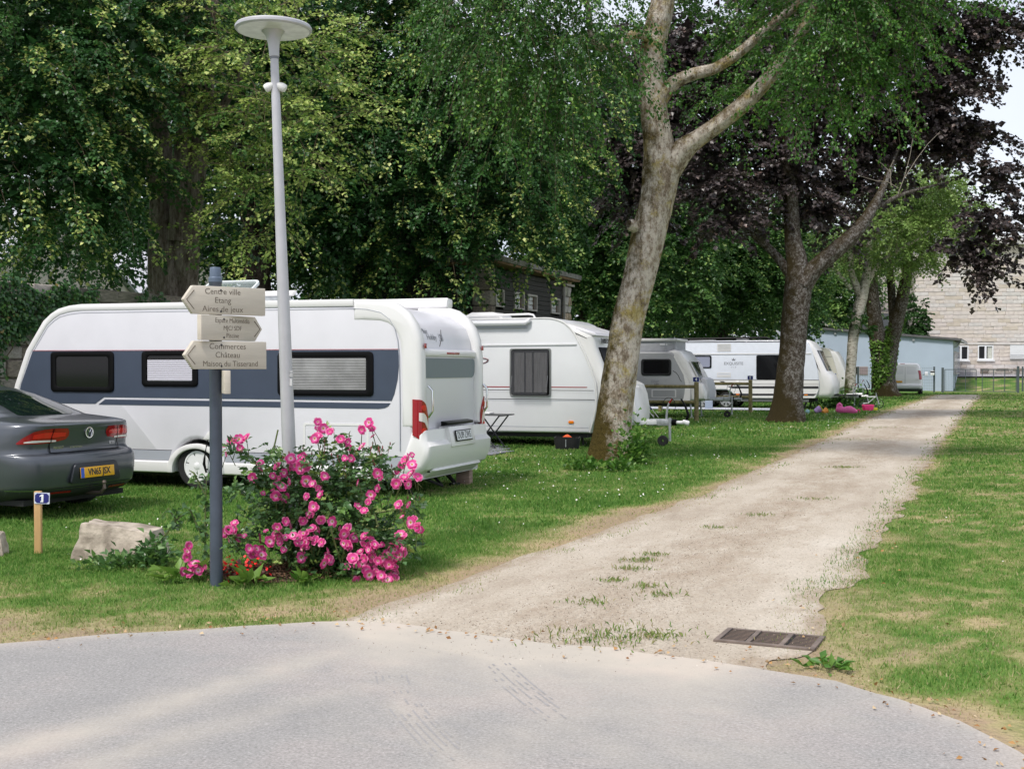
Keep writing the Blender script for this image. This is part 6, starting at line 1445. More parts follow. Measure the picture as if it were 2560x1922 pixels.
MB().prism([(-.3, TOPZ), (24, TOPZ), (24, TOPZ + .35), (-.3, TOPZ + .35)], -.55, 14.3).build('cornice', mat('cornice_stone', (.50, .48, .47), .8, var=.1), BD)
MB().box(-.1, 24, -.2, 14, TOPZ + .35, TOPZ + .75).build('parapet', whitep, BD)
# lower wing to the left with cornice
WY = 100.; wx0 = at(2088, 920, WY).x; wx1 = at(2200, 920, WY).x; wz = at(2100, 770, WY).z
WG = thing('stone_wing', 'lower granite wing with stepped cornice seen between the trunks', 'building', (wx0, WY, 0))
MB().box(0, .9, -.0, 8, 0, wz - .1).build('pilaster', pgs[0], WG); MB().box(.9, wx1 - wx0, -.25, 8, 0, wz).build('wall', pgs[1], WG)
MB().box(-.25, .95, -.2, 8.2, wz - .1, wz + .2).build('cornice', MATS['cornice_stone'], WG); MB().box(.75, wx1 - wx0 + .1, -.5, 8.2, wz + .01, wz + .22).build('cornice', MATS['cornice_stone'], WG); MB().box(1.0, wx1 - wx0, -.3, 8, wz + .22, wz + .5).build('parapet', MATS['cornice_stone'], WG)
MB().box(1.5, 4.4, -.28, -.2, wz - 1.6, wz - .45).build('panel', mat('panel_grey', (.5, .52, .56), .5), WG)
for j in range(18):
    for i in range(4): link('stone_block', BM_[(i * 3 + j * 7) % 10], None, WG, (1.3 + i * 1.0 + (j % 2) * .3, -.30, wz - .2 - j * .31) if not (wz - 1.7 < wz - .2 - j * .31 < wz - .3 and 1 < 1.3 + i < 4.6) else (.45, -.03 + (i % 2) * .0 - .01 * i, wz - .3 - j * .31), (0, 0, 0), (.97, .12, .29))
ax = at(2112, 712, 125); AT = thing('white_house', 'small white house gable far behind the trees', 'house', (ax.x, 125, 0))
MB().box(-.7, .7, 0, 5, -.1, ax.z).build('wall', whitep, AT); MB().prism([(-.85, ax.z), (.85, ax.z), (.6, ax.z + .4), (-.6, ax.z + .4)], -.2, 5.2).build('roof', MATS['shed_roof'], AT)

# ---- gate and wire fence
fg_ = Fr((29.25, 81.5), 21.7)
gsteel = mat('gate_green_grey', (.085, .105, .115), .5, .3)
def wires(mb, x0, x1, z0, z1, dx=.1, dz=.2, r=.004, y=0.):
    for x in np.arange(x0, x1 + .001, dx): mb.box(x - r, x + r, y - r, y + r, z0, z1)
    for z in np.arange(z0, z1 + .001, dz): mb.box(x0, x1, y - r, y + r, z - r, z + r)
GT = thing('double_gate', 'low double-leaf wire mesh gate closing the far end of the path', 'gate', fg_.O, -fg_.th)
for x in (0, 4.72): MB().box(x - .08, x + .08, -.08, .08, -.05, 1.68 if x == 0 else 1.78).build('post', gsteel, GT)
for a, b in ((.14, 2.12), (2.5, 4.6)):
    lf = MB(); 
    for x in (a, a + (b - a) / 3, a + 2 * (b - a) / 3, b): lf.box(x - .025, x + .025, -.025, .025, .06, 1.56)
    lf.box(a, b, -.026, .026, 1.53, 1.575).box(a, b, -.026, .026, .06, .10); l_ = lf.build('gate_leaf', gsteel, GT, smooth=None)
    mb = MB(); wires(mb, a, b, .1, 1.53, .11, .14); mb.build('wire_mesh', gsteel, l_, smooth=None)
MB().box(2.07, 2.17, -.05, .05, .85, 1.05).build('lock', txt_dk, GT)
FN = thing('wire_fence', 'wire mesh fence running from the gate in front of the blue shed', 'fence', fg_.w(-.55, .1), -fg_.th)
for x in (0, -2.5, -5, -7.5, -10): MB().box(x - .06, x + .06, -.06, .06, -.05, 1.75).build('post', gsteel, FN)
mb = MB(); wires(mb, -10, 0, .05, 1.7, .12, .2); mb.build('wire_mesh', gsteel, FN, smooth=None)
FN2 = thing('wire_fence', 'wire fence with slanted strut to the right of the gate', 'fence', fg_.w(4.95, .1), -fg_.th)
for x in (0.05, 2.6): MB().box(x - .05, x + .05, -.05, .05, .1, 1.75).build('post', gsteel, FN2)
mb = MB(); wires(mb, .1, 2.6, .2, 1.7, .12, .2); mb.build('wire_mesh', gsteel, FN2, smooth=None)
MB().tube([(.12, .02, 1.5), (1.35, .02, .35)], .04, 8).build('strut', galv, FN2)
lb_ = thing('letter_box', 'small white box with dark lid on the post left of the gate', 'box', fg_.w(-.62, -.12, 1.15), -fg_.th)
MB().rprism(rrect(-.16, .10, .0, .32, .05), -.12, .03, .03, 2).build('box', whitep, lb_); MB().rprism(rrect(-.17, .11, .18, .30, .05), -.13, -.10, .02, 2).build('lid', txt_dk, lb_)
# low dry-stone footing and lane below the building
ln = MB().add([(fb.O.x - 4, 91.2, 1.0), (fb.O.x + 30, 90.0, 1.10), (fb.O.x + 30, 95.9, 1.33), (fb.O.x - 4, 95.9, 1.33)], [(0, 1, 2, 3)]).build('lane', mat('lane_grey', (.30, .29, .31), .9, var=.1, vscale=3), None); ln['kind'] = 'structure'
DW = thing('dry_stone_kerb', 'low row of rough stones at the foot of the granite building', 'wall', (at(2500, 930, 94).x, 94, 1.15))
for j in range(2):
    x = -1.5
    while x < 6: w = random.uniform(.35, .8); link('stone', STM[random.randrange(9)], None, DW, (x + w / 2, random.uniform(-.05, .05), .12 + j * .24), (0, 0, 0), (w - .03, .35, .26)); x += w
# ================================================================== trees
def barkmat(name, c_dark, c_mid, c_light, moss=(.07, .06, .015), mossamt=.0, lichen=None, scale=3., zst=.35, cov=.5):
    m = bpy.data.materials.new(name); m.use_nodes = True; n = m.node_tree.nodes; l = m.node_tree.links; b = n['Principled BSDF']
    b.inputs['Roughness'].default_value = .95; b.inputs['Specular IOR Level'].default_value = .15
    t = n.new('ShaderNodeTexCoord'); q = n.new('ShaderNodeMapping'); q.inputs['Scale'].default_value = (1, 1, zst); l.new(t.outputs['Object'], q.inputs[0])
    def noise(sc, det=8, ro=.65, src=q.outputs[0]):
        z = n.new('ShaderNodeTexNoise'); z.inputs['Scale'].default_value = sc; z.inputs['Detail'].default_value = det; z.inputs['Roughness'].default_value = ro; l.new(src, z.inputs['Vector']); return z
    z1 = noise(scale * 2.2, 12, .78); r1 = ramp(n, [(cov - .17, c_dark), (cov - .04, c_mid), (cov + .07, c_light), (cov + .25, tuple(min(1, c * 1.15) for c in c_light))]); l.new(z1.outputs['Fac'], r1.inputs[0]); col = r1.outputs[0]
    def over(fac, c):
        nonlocal col
        mx = n.new('ShaderNodeMix'); mx.data_type = 'RGBA'; l.new(fac, mx.inputs[0]); l.new(col, mx.inputs[6]); mx.inputs[7].default_value = (*c, 1); col = mx.outputs[2]
    if lichen:
        z2 = noise(2.2, 9, .8, t.outputs['Object']); r2 = ramp(n, [(.51, (0, 0, 0)), (.60, (.8, .8, .8))]); l.new(z2.outputs['Fac'], r2.inputs[0]); over(r2.outputs[0], lichen)
    if mossamt:
        g = n.new('ShaderNodeNewGeometry'); d = n.new('ShaderNodeVectorMath'); d.operation = 'DOT_PRODUCT'; d.inputs[1].default_value = (-.9, -.15, .4); l.new(g.outputs['Normal'], d.inputs[0])
        z3 = noise(3.2, 9, .78, t.outputs['Object']); ad = n.new('ShaderNodeMath'); ad.operation = 'MULTIPLY_ADD'; l.new(z3.outputs['Fac'], ad.inputs[0]); ad.inputs[1].default_value = 4.0; ad.inputs[2].default_value = -2.0 - (1 - mossamt)
        a2 = n.new('ShaderNodeMath'); a2.operation = 'ADD'; l.new(d.outputs['Value'], a2.inputs[0]); l.new(ad.outputs[0], a2.inputs[1])
        sx_ = n.new('ShaderNodeSeparateXYZ'); l.new(t.outputs['Object'], sx_.inputs[0]); mr = n.new('ShaderNodeMapRange'); l.new(sx_.outputs[2], mr.inputs[0]); mr.inputs[1].default_value = .0; mr.inputs[2].default_value = 1.3; mr.inputs[3].default_value = 1.0; mr.inputs[4].default_value = 0.
        a3 = n.new('ShaderNodeMath'); a3.operation = 'ADD'; l.new(a2.outputs[0], a3.inputs[0]); l.new(mr.outputs[0], a3.inputs[1]); a2 = a3
        r3 = ramp(n, [(.0, (0, 0, 0)), (.75, (1, 1, 1))]); l.new(a2.outputs[0], r3.inputs[0]); over(r3.outputs[0], moss)
    z5 = noise(scale * 6, 8, .75); r5 = ramp(n, [(.36, (.42, .38, .34)), (.47, (1, 1, 1)), (.7, (1.12, 1.12, 1.1))]); l.new(z5.outputs['Fac'], r5.inputs[0])
    mu = n.new('ShaderNodeMix'); mu.data_type = 'RGBA'; mu.blend_type = 'MULTIPLY'; mu.inputs[0].default_value = 1; l.new(col, mu.inputs[6]); l.new(r5.outputs[0], mu.inputs[7]); col = mu.outputs[2]
    l.new(col, b.inputs['Base Color'])
    z4 = noise(scale * 7, 6, .7); bp = n.new('ShaderNodeBump'); bp.inputs['Strength'].default_value = 1; bp.inputs['Distance'].default_value = .06; l.new(z4.outputs['Fac'], bp.inputs['Height']); l.new(bp.outputs[0], b.inputs['Normal'])
    return m
def crpath(P, step):
    P = [np.array(p, float) for p in P]; out = []; n = len(P)
    for i in range(n - 1):
        p0, p1, p2, p3 = P[max(0, i - 1)], P[i], P[i + 1], P[min(n - 1, i + 2)]
        k = max(2, int(np.linalg.norm((p2 - p1)[:3]) / step))
        for t in np.linspace(0, 1, k, endpoint=False): out.append(.5 * ((2 * p1) + (-p0 + p2) * t + (2 * p0 - 5 * p1 + 4 * p2 - p3) * t * t + (-p0 + 3 * p1 - 3 * p2 + p3) * t ** 3))
    out.append(P[-1]); return np.array(out)
def limb(P4, n=24, step=.12, amp=.10, seed=0, fluted=0.):
    """tapered limb from (x,y,z,r) points with uneven bark"""
    Q = crpath(P4, step); m = len(Q); ctr = Q[:, :3]; rad = Q[:, 3]
    tn = np.gradient(ctr, axis=0); tn /= np.linalg.norm(tn, axis=1)[:, None]
    a = np.cross(tn, np.tile([0.03, 1, 0.02], (m, 1))); a /= np.linalg.norm(a, axis=1)[:, None]; b = np.cross(tn, a)
    th = np.linspace(0, 2 * np.pi, n, endpoint=False); s = np.concatenate([[0], np.cumsum(np.linalg.norm(np.diff(ctr, axis=0), axis=1))])
    TH, S = np.meshgrid(th, s)
    nz = (fbm(np.cos(TH) * 1.6 + 7, S * 1.5 + np.sin(TH) * 1.6, seed, 4) - .5) * 2 * amp + (fbm(np.cos(TH) * 5 + 3, S * 3 + np.sin(TH) * 5, seed + 5, 2) - .5) * amp * .9 + fluted * np.sin(TH * 5 + S * .4 + seed)
    Rr_ = rad[:, None] * (1 + nz)
    V = ctr[:, None] + a[:, None] * (np.cos(TH) * Rr_)[..., None] + b[:, None] * (np.sin(TH) * Rr_)[..., None]
    i = np.arange(m - 1)[:, None] * n; j = np.arange(n)[None]; j2 = (j + 1) % n
    Fc = np.stack([(i + j).ravel(), (i + j2).ravel(), (i + n + j2).ravel(), (i + n + j).ravel()], 1)
    return V.reshape(-1, 3), Fc
def limbs(name, specs, m, par, org, **kw):
    o0 = np.array(org); lead = None
    for k, P in enumerate(specs):
        V, Fc = limb([(*(np.array(p[:3]) - o0), p[3]) for p in P], seed=k + 3, **kw)
        link('trunk' if k == 0 else 'limb', npmesh(name, V, Fc, 4, smooth=True), m, par)
def dpx(x, y, Y, r): p = at(x * 1.15732, y * 1.15732, Y); return (p.x, p.y, p.z, r * 1.15732 * Y / 3000)
def crown(par, org, lobes, m, L=.08, wr=.42, spr=1.3, per=46, dens=1., droop=.5, tint=(.1, .6), tip=0., tipt=.9, side=.35, down=.4, twig=None, seed=1, rin=.45, name='crown', jit=.35, flat=1., twr=.006, cull=.3, core=0.):
    g = np.random.default_rng(seed); S0, DR, TT, CB = [], [], [], []
    for lx, ly, Y, r in lobes:
        c = np.array(at(lx, ly, Y)); rad = np.array([r, r * .85, r * .8]); n = int(dens * r * r * 26)
        d = g.normal(0, 1, (n, 3)); d /= np.linalg.norm(d, axis=1)[:, None]
        k = (d[:, 1] < .35) | (g.random(n) < cull); d = d[k]; n = len(d)
        q = rin + (1 - rin) * g.random(n) ** .6
        S0.append(c + d * rad * q[:, None] * .85); dd = d * [1, 1, .45] + g.normal(0, .35, (n, 3)) + [0, 0, .05]; DR.append(unit(dd)); TT.append(g.random(n))
    S0, DR, TT = np.concatenate(S0), np.concatenate(DR), np.concatenate(TT); n = len(S0)
    ln = spr * g.uniform(.6, 1.25, n)
    t = g.random((n, per)) ** .75; sg = np.where(g.random((n, per)) < .5, -1., 1.)
    sd = unit(np.cross(DR, [0, 0, 1.] + g.normal(0, .25, (n, 3))))
    lat = sg * g.random((n, per)) * side * spr * (1.05 - t * .75)
    dr_ = droop * spr
    P = S0[:, None] + DR[:, None] * (ln[:, None] * t)[..., None] + sd[:, None] * lat[..., None]
    P[..., 2] -= dr_ * t * t + np.abs(lat) * .35 * droop; P += g.normal(0, .03 * spr, P.shape) * [1, 1, .6 * flat]
    A = DR[:, None] * .6 + sd[:, None] * (sg * .7)[..., None] + g.normal(0, .35, P.shape); A[..., 2] -= down + droop * t * .6
    tn = tint[0] + (tint[1] - tint[0]) * (.65 * TT[:, None] + .35 * g.random((n, per)))
    if tip:
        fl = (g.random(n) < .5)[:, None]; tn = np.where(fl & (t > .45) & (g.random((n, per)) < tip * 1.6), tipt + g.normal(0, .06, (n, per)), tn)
    if core:  # oversized dark leaves added inside each crown to block sky and deepen its shade
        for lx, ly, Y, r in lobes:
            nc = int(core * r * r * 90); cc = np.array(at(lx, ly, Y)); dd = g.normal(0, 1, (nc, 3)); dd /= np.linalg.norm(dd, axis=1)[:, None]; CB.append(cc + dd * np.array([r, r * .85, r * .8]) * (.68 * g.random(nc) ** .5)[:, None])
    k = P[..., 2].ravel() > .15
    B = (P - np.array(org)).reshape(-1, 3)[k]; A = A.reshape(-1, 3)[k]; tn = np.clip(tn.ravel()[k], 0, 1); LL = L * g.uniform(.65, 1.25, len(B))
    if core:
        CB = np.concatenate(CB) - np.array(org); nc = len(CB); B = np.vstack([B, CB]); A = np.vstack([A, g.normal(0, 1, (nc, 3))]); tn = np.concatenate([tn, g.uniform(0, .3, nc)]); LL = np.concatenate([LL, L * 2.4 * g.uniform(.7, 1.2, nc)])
    o = link(name, leafmesh(name, B, A, LL, LL * wr, tn, jit=jit), m, par); o['kind'] = 'stuff'
    if twig is not None:
        ts = np.linspace(0, 1, 5); C_ = S0[:, None] + DR[:, None] * (ln[:, None] * ts * 1.0)[..., None]; C_[..., 2] -= dr_ * ts * ts
        C_ = C_ - np.array(org); rr = np.linspace(1, .25, 5) * twr; q = sd; w_ = np.cross(DR, sd)
        offs = [(1, 0), (-.5, .87), (-.5, -.87)]
        V = np.stack([C_ + (q[:, None] * a + w_[:, None] * b) * rr[None, :, None] for a, b in offs], 2)   # n,5,3,3
        base = np.arange(n)[:, None, None] * 15; i = np.arange(4)[None, :, None] * 3; j = np.arange(3)[None, None]; j2 = (j + 1) % 3
        F_ = np.stack([(base + i + j).ravel(), (base + i + j2).ravel(), (base + i + 3 + j2).ravel(), (base + i + 3 + j).ravel()], 1)
        o = link('twigs', npmesh('twigs', V.reshape(-1, 3), F_, 4, smooth=True), twig, par); o['kind'] = 'stuff'
    return len(B)
nl = 0
limeleaf = leafmat('lime_leaf', [(0, (0.0162, 0.0567, 0.0175)), (.35, (0.0351, 0.1080, 0.0284)), (.65, (0.0837, 0.1958, 0.0432)), (.85, (0.3645, 0.4860, 0.1148)), (1, (0.7020, 0.7425, 0.2700))], .32, .42, .45)
limebark = barkmat('lime_bark', (.06, .05, .04), (.15, .125, .10), (.26, .23, .20), (.06, .07, .025), .3, None, 3., .25)
twigm = mat('twig', (.16, .12, .075), .8)
# ---- lime by the wall, left
o0 = at(430, 920, 26.5); o0.z = 0
T1 = thing('lime_tree', 'big flowering lime with clustered grey stems rising behind the wall at left', 'tree', o0)
Y = 26.5
limbs('trunk', [[dpx(372, 870, Y, 52), dpx(370, 700, Y, 46), dpx(362, 560, Y, 40), dpx(352, 430, Y, 28), dpx(348, 300, Y, 22), dpx(340, 120, Y, 18), dpx(335, -150, Y, 10)],
    [dpx(395, 650, Y, 30), dpx(405, 520, Y - .2, 26), dpx(420, 400, Y - .3, 22), dpx(438, 270, Y - .4, 19), dpx(448, 160, Y - .4, 17), dpx(455, 40, Y - .4, 15), dpx(470, -150, Y, 8)],
    [dpx(385, 520, Y - .3, 22), dpx(390, 380, Y - .4, 17), dpx(398, 230, Y - .5, 14), dpx(400, 60, Y - .5, 11), dpx(402, -120, Y, 7)],
    [dpx(432, 330, Y - .4, 13), dpx(452, 280, Y - .6, 11), dpx(478, 235, Y - .8, 9), dpx(506, 192, Y - 1, 7), dpx(540, 120, Y - 1, 5)],
    [dpx(350, 420, Y - .3, 14), dpx(300, 330, Y - 1, 10), dpx(230, 260, Y - 1.8, 7), dpx(150, 220, Y - 2.4, 4)]], limebark, T1, o0, fluted=.05)
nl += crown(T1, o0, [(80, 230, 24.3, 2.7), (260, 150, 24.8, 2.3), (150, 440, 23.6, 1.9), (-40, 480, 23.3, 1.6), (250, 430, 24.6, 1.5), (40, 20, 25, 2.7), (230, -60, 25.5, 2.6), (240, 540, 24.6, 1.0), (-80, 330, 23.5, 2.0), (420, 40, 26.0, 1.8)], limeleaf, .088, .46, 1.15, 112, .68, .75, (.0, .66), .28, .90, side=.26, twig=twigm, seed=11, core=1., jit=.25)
# airy right half, many bare twigs
nl += crown(T1, o0, [(660, 120, 25.0, 1.9), (730, 310, 24.8, 1.6), (650, 470, 25.2, 1.4), (560, 0, 25.6, 1.5), (780, 160, 25, 1.4), (600, 610, 25.6, 1.0), (760, 420, 25, 1.0), (600, 300, 25.4, 1.2), (830, 260, 25, .9)], limeleaf, .08, .46, 1.3, 52, 1.0, .25, (.55, .95), .35, .9, side=.22, twig=twigm, seed=12, jit=.3, rin=.15, name='airy_crown', twr=.010)
# ---- darker lime behind
o0 = at(650, 920, 31); o0.z = 0
T3 = thing('lime_tree', 'dark double-stemmed lime standing in the shade right of the pale stems', 'tree', o0); Y = 31
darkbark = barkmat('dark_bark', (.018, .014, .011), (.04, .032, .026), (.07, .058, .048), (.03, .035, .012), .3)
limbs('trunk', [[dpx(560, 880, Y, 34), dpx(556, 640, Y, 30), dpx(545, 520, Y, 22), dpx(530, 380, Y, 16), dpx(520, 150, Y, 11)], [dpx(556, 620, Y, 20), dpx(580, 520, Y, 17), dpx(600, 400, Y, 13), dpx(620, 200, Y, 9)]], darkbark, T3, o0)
nl += crown(T3, o0, [(560, 300, 31.5, 2.6), (760, 480, 31, 2.3), (640, 80, 32, 3), (420, 520, 32, 2.0), (600, 640, 33, 1.6), (860, 250, 32.5, 2.6), (300, 560, 33, 1.7), (150, 560, 33, 1.6)], limeleaf, .12, .45, 1.3, 44, .8, .6, (.0, .45), .05, .8, seed=13, core=1.)
# ---- big dense lime in the middle
o0 = at(1010, 920, 34); o0.z = 0
T4 = thing('lime_tree', 'huge dense lime with drooping sprays filling the middle behind the lamp', 'tree', o0); Y = 34.5
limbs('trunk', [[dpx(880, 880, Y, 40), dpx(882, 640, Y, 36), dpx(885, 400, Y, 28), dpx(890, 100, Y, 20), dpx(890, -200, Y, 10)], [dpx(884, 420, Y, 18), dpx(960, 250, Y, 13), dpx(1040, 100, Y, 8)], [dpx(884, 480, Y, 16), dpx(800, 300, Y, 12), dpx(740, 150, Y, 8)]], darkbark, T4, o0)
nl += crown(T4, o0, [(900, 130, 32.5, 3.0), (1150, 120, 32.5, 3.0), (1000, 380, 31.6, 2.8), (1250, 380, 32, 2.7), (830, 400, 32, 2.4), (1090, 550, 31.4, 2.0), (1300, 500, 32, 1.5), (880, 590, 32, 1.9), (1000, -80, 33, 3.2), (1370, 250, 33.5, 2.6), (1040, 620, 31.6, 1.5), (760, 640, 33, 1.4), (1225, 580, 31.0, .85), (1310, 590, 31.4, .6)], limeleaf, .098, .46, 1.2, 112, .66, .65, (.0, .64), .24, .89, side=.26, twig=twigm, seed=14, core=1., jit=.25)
# ---- trees behind, centre right
back = leafmat('back_leaf', [(0, (0.0270, 0.0743, 0.0216)), (.5, (0.0607, 0.1485, 0.0338)), (.8, (0.1350, 0.2700, 0.0540)), (1, (0.3240, 0.4320, 0.1215))], .3, .45, .4)
for lb, X0, Yb, lobes_, tn, sd_ in (
        ('broad green tree behind the birch trunk, its low sprays above the grey caravan', 1500, 56, [(1480, 560, 55, 3.6), (1620, 660, 55, 3.1), (1420, 430, 56, 3.8), (1560, 400, 56.5, 4.0), (1700, 560, 56, 3.1), (1540, 720, 54.5, 1.9), (1430, 680, 55, 2.2), (1650, 760, 55, 1.7), (1580, 200, 57, 4.2)], (.05, .75), 21),
        ('green tree behind the purple maple, hanging over the long caravan', 1800, 66, [(1760, 620, 65, 3.8), (1860, 710, 65, 3.3), (1900, 560, 66, 3.8), (1700, 740, 65, 2.6), (1820, 450, 67, 4.2), (1960, 700, 66, 2.8), (1780, 780, 64.5, 1.9)], (.05, .8), 22),
        ('bright green tree behind the blue shed, left of the slender birch', 2050, 96, [(2040, 690, 95, 3.4), (2080, 760, 95, 3.0), (2000, 760, 96, 3.0), (2070, 620, 97, 3.4), (2140, 680, 97, 2.8), (1990, 640, 97, 3.4)], (.35, .95), 23),
        ('tall dark tree far behind the limes at left', 250, 60, [(100, 350, 60, 5), (350, 250, 60, 5), (550, 420, 60, 4.5), (250, 560, 60, 3.5), (60, 120, 60, 5), (480, 100, 60, 5)], (.0, .5), 24),
        ('dense dark tree far beyond the caravans, right of the middle', 1650, 82, [(1420, 700, 80, 4.5), (1560, 740, 80, 4), (1700, 760, 80, 4), (1830, 770, 80, 3.6), (1500, 560, 82, 5), (1680, 600, 82, 5), (1850, 640, 82, 4.5), (1950, 760, 82, 3), (1360, 790, 78, 2.5), (1480, 830, 78, 2.2), (1620, 830, 78, 2.2), (1760, 830, 78, 2)], (.0, .5), 27),
        ('tall dark tree far behind the middle lime', 1100, 62, [(850, 350, 62, 6), (1100, 300, 62, 6), (1300, 450, 62, 5), (1150, 620, 60, 4), (900, 620, 60, 4), (700, 600, 60, 4), (700, 150, 62, 5)], (.0, .5), 25)):
    o0 = at(X0, 920, Yb + 1); o0.z = 0
    tt = thing('broadleaf_tree', lb, 'tree', o0)
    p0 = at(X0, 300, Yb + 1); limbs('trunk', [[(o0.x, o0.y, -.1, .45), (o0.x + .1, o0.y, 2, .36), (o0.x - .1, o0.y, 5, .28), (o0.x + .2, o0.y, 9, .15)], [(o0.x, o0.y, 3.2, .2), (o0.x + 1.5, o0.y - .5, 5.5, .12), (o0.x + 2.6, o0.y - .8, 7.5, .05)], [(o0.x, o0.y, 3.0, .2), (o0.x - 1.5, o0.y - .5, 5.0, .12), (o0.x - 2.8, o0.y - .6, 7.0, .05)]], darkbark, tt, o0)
    nl += crown(tt, o0, lobes_, back, .14 if Yb < 70 and X0 > 1200 else .22, .5, 1.4 if Yb < 70 and X0 > 1200 else 1.8, 46, .72 if Yb < 70 and X0 > 1200 else .42, .5, tn, .15, .95, seed=sd_, core=.6 if Yb < 70 and X0 > 1200 else .3)
o0 = at(2276, 920, 93); o0.z = 0
sb = thing('shrub', 'dark round shrub against the granite building behind the shed roof', 'shrub', (o0.x, 93, 0)); MB().tube([(0, 0, 0), (0, 0, 4)], [.12, .05], 8).build('trunk', darkbark, sb)
nl += crown(sb, sb.location, [(2275, 800, 93, 1.5), (2270, 840, 93, 1.5), (2285, 770, 93, .9), (2268, 900, 93, 1.6)], back, .16, .45, .7, 40, 2.0, .3, (.1, .5), seed=26)
# ---- leaning birch in front
birchleaf = leafmat('birch_leaf', [(0, (0.0275, 0.0875, 0.0150)), (.5, (0.0625, 0.1688, 0.0250)), (.8, (0.1250, 0.2750, 0.0375)), (1, (0.3000, 0.4500, 0.0875))], .35, .4, .4)
birchbark = barkmat('birch_bark', (.06, .045, .032), (.27, .212, .155), (.57, .515, .45), (.075, .056, .015), .55, (.40, .32, .10), 3.4, .55, .47)
o0 = at(1322 * 1.157, 1000 * 1.157, 21.5); o0.z = 0; Y = 21.5
BR = thing('birch_tree', 'leaning lichen-covered birch with white flaking bark beside the path', 'tree', o0)
limbs('trunk', [[dpx(1316, 1012, Y, 58.1), dpx(1319, 985, Y, 51.0), dpx(1322, 950, Y, 44.0), dpx(1327, 900, Y, 39.6), dpx(1340, 800, Y, 37.0), dpx(1355, 700, Y, 34.3), dpx(1381, 600, Y, 34.3), dpx(1402, 500, Y, 37.0), dpx(1419, 430, Y, 37.0), dpx(1428, 370, Y, 39.6), dpx(1422, 310, Y, 32.6), dpx(1411, 230, Y, 29.0), dpx(1407, 150, Y, 27.3), dpx(1415, 80, Y, 26.4), dpx(1432, 0, Y, 25.5), dpx(1445, -150, Y, 21.1), dpx(1450, -400, Y, 10.6)],
    [dpx(1440, 372, Y - .05, 30), dpx(1475, 325, Y - .1, 25), dpx(1510, 298, Y - .2, 19), dpx(1560, 262, Y - .3, 18), dpx(1620, 212, Y - .4, 17), dpx(1690, 135, Y - .5, 15), dpx(1738, 60, Y - .6, 13), dpx(1770, -20, Y - .7, 11), dpx(1800, -120, Y - .8, 7)],
    [dpx(1425, 212, Y, 20), dpx(1455, 180, Y - .1, 15), dpx(1500, 160, Y - .2, 13), dpx(1545, 148, Y - .3, 12), dpx(1600, 112, Y - .4, 11), dpx(1665, 55, Y - .5, 10), dpx(1730, 5, Y - .6, 8), dpx(1800, -60, Y - .7, 5)],
    [dpx(1412, 85, Y - .1, 13), dpx(1372, 74, Y - .3, 10), dpx(1338, 97, Y - .5, 9), dpx(1300, 105, Y - .6, 8), dpx(1278, 80, Y - .7, 7), dpx(1268, 10, Y - .8, 6), dpx(1240, -60, Y - .9, 4)],
    [dpx(1372, 492, Y - .28, 12), dpx(1364, 486, Y - .38, 13), dpx(1358, 484, Y - .42, 9)],
    [dpx(1690, 135, Y - .5, 8), dpx(1740, 110, Y - .8, 5), dpx(1800, 90, Y - 1, 3)]], birchbark, BR, o0, n=40, step=.07, amp=.085)
nl += crown(BR, o0, [(1280, 90, 20.4, 1.35), (1400, 190, 20.5, 1.0), (1300, 240, 20.6, .9), (1180, 40, 20.8, 1.2), (1460, 60, 20.2, 1.0), (1350, -80, 20.5, 1.6)], birchleaf, .062, .42, 1.0, 60, 2.3, 1.0, (.0, .6), .12, .85, side=.22, down=.9, twig=twigm, seed=31, rin=.1, twr=.005)
nl += crown(BR, o0, [(1880, -30, 22.4, 1.1), (2080, 20, 20, 1.2), (2230, 30, 20.3, 1.1), (1800, 225, 22.4, .6), (1900, 150, 22.4, .65), (2010, 225, 21.2, .45), (1680, 10, 22.4, .6), (2360, -60, 20.4, .9), (2160, 140, 20.2, .75), (2230, 260, 20.3, .28), (2000, -130, 20.2, 1.4), (2200, -130, 20.2, 1.2), (1880, 260, 21.6, .42), (2280, 150, 20.3, .5), (1780, 260, 22.4, .5), (2010, 250, 20.2, .5), (2140, 230, 20.2, .6), (1930, 60, 22.6, .9), (2060, 130, 20, .7)], birchleaf, .062, .42, .75, 60, 2.3, .75, (.05, .7), .12, .85, side=.25, down=.8, twig=twigm, seed=32, rin=.1, name='right_crown', twr=.005)
# bare dead twigs
mb = MB()
dead = [[(2245, 485), (2262, 440), (2275, 390), (2285, 330), (2300, 290)], [(2262, 445), (2290, 400), (2320, 360), (2350, 330)], [(2245, 470), (2220, 455), (2190, 452), (2150, 440), (2140, 430)], [(2228, 465), (2225, 420), (2235, 400)], [(2225, 430), (2205, 410), (2190, 400)], [(2300, 370), (2330, 320), (2370, 280)], [(2200, 350), (2175, 330), (2165, 310)], [(2280, 470), (2330, 470), (2390, 466)], [(2265, 300), (2272, 260), (2280, 230)]]
for ps in dead[:5]: mb.tube([Vector(at(x, y, 30.)) - o0 for x, y in ps], [.011 - .0018 * k for k in range(len(ps))], 5)
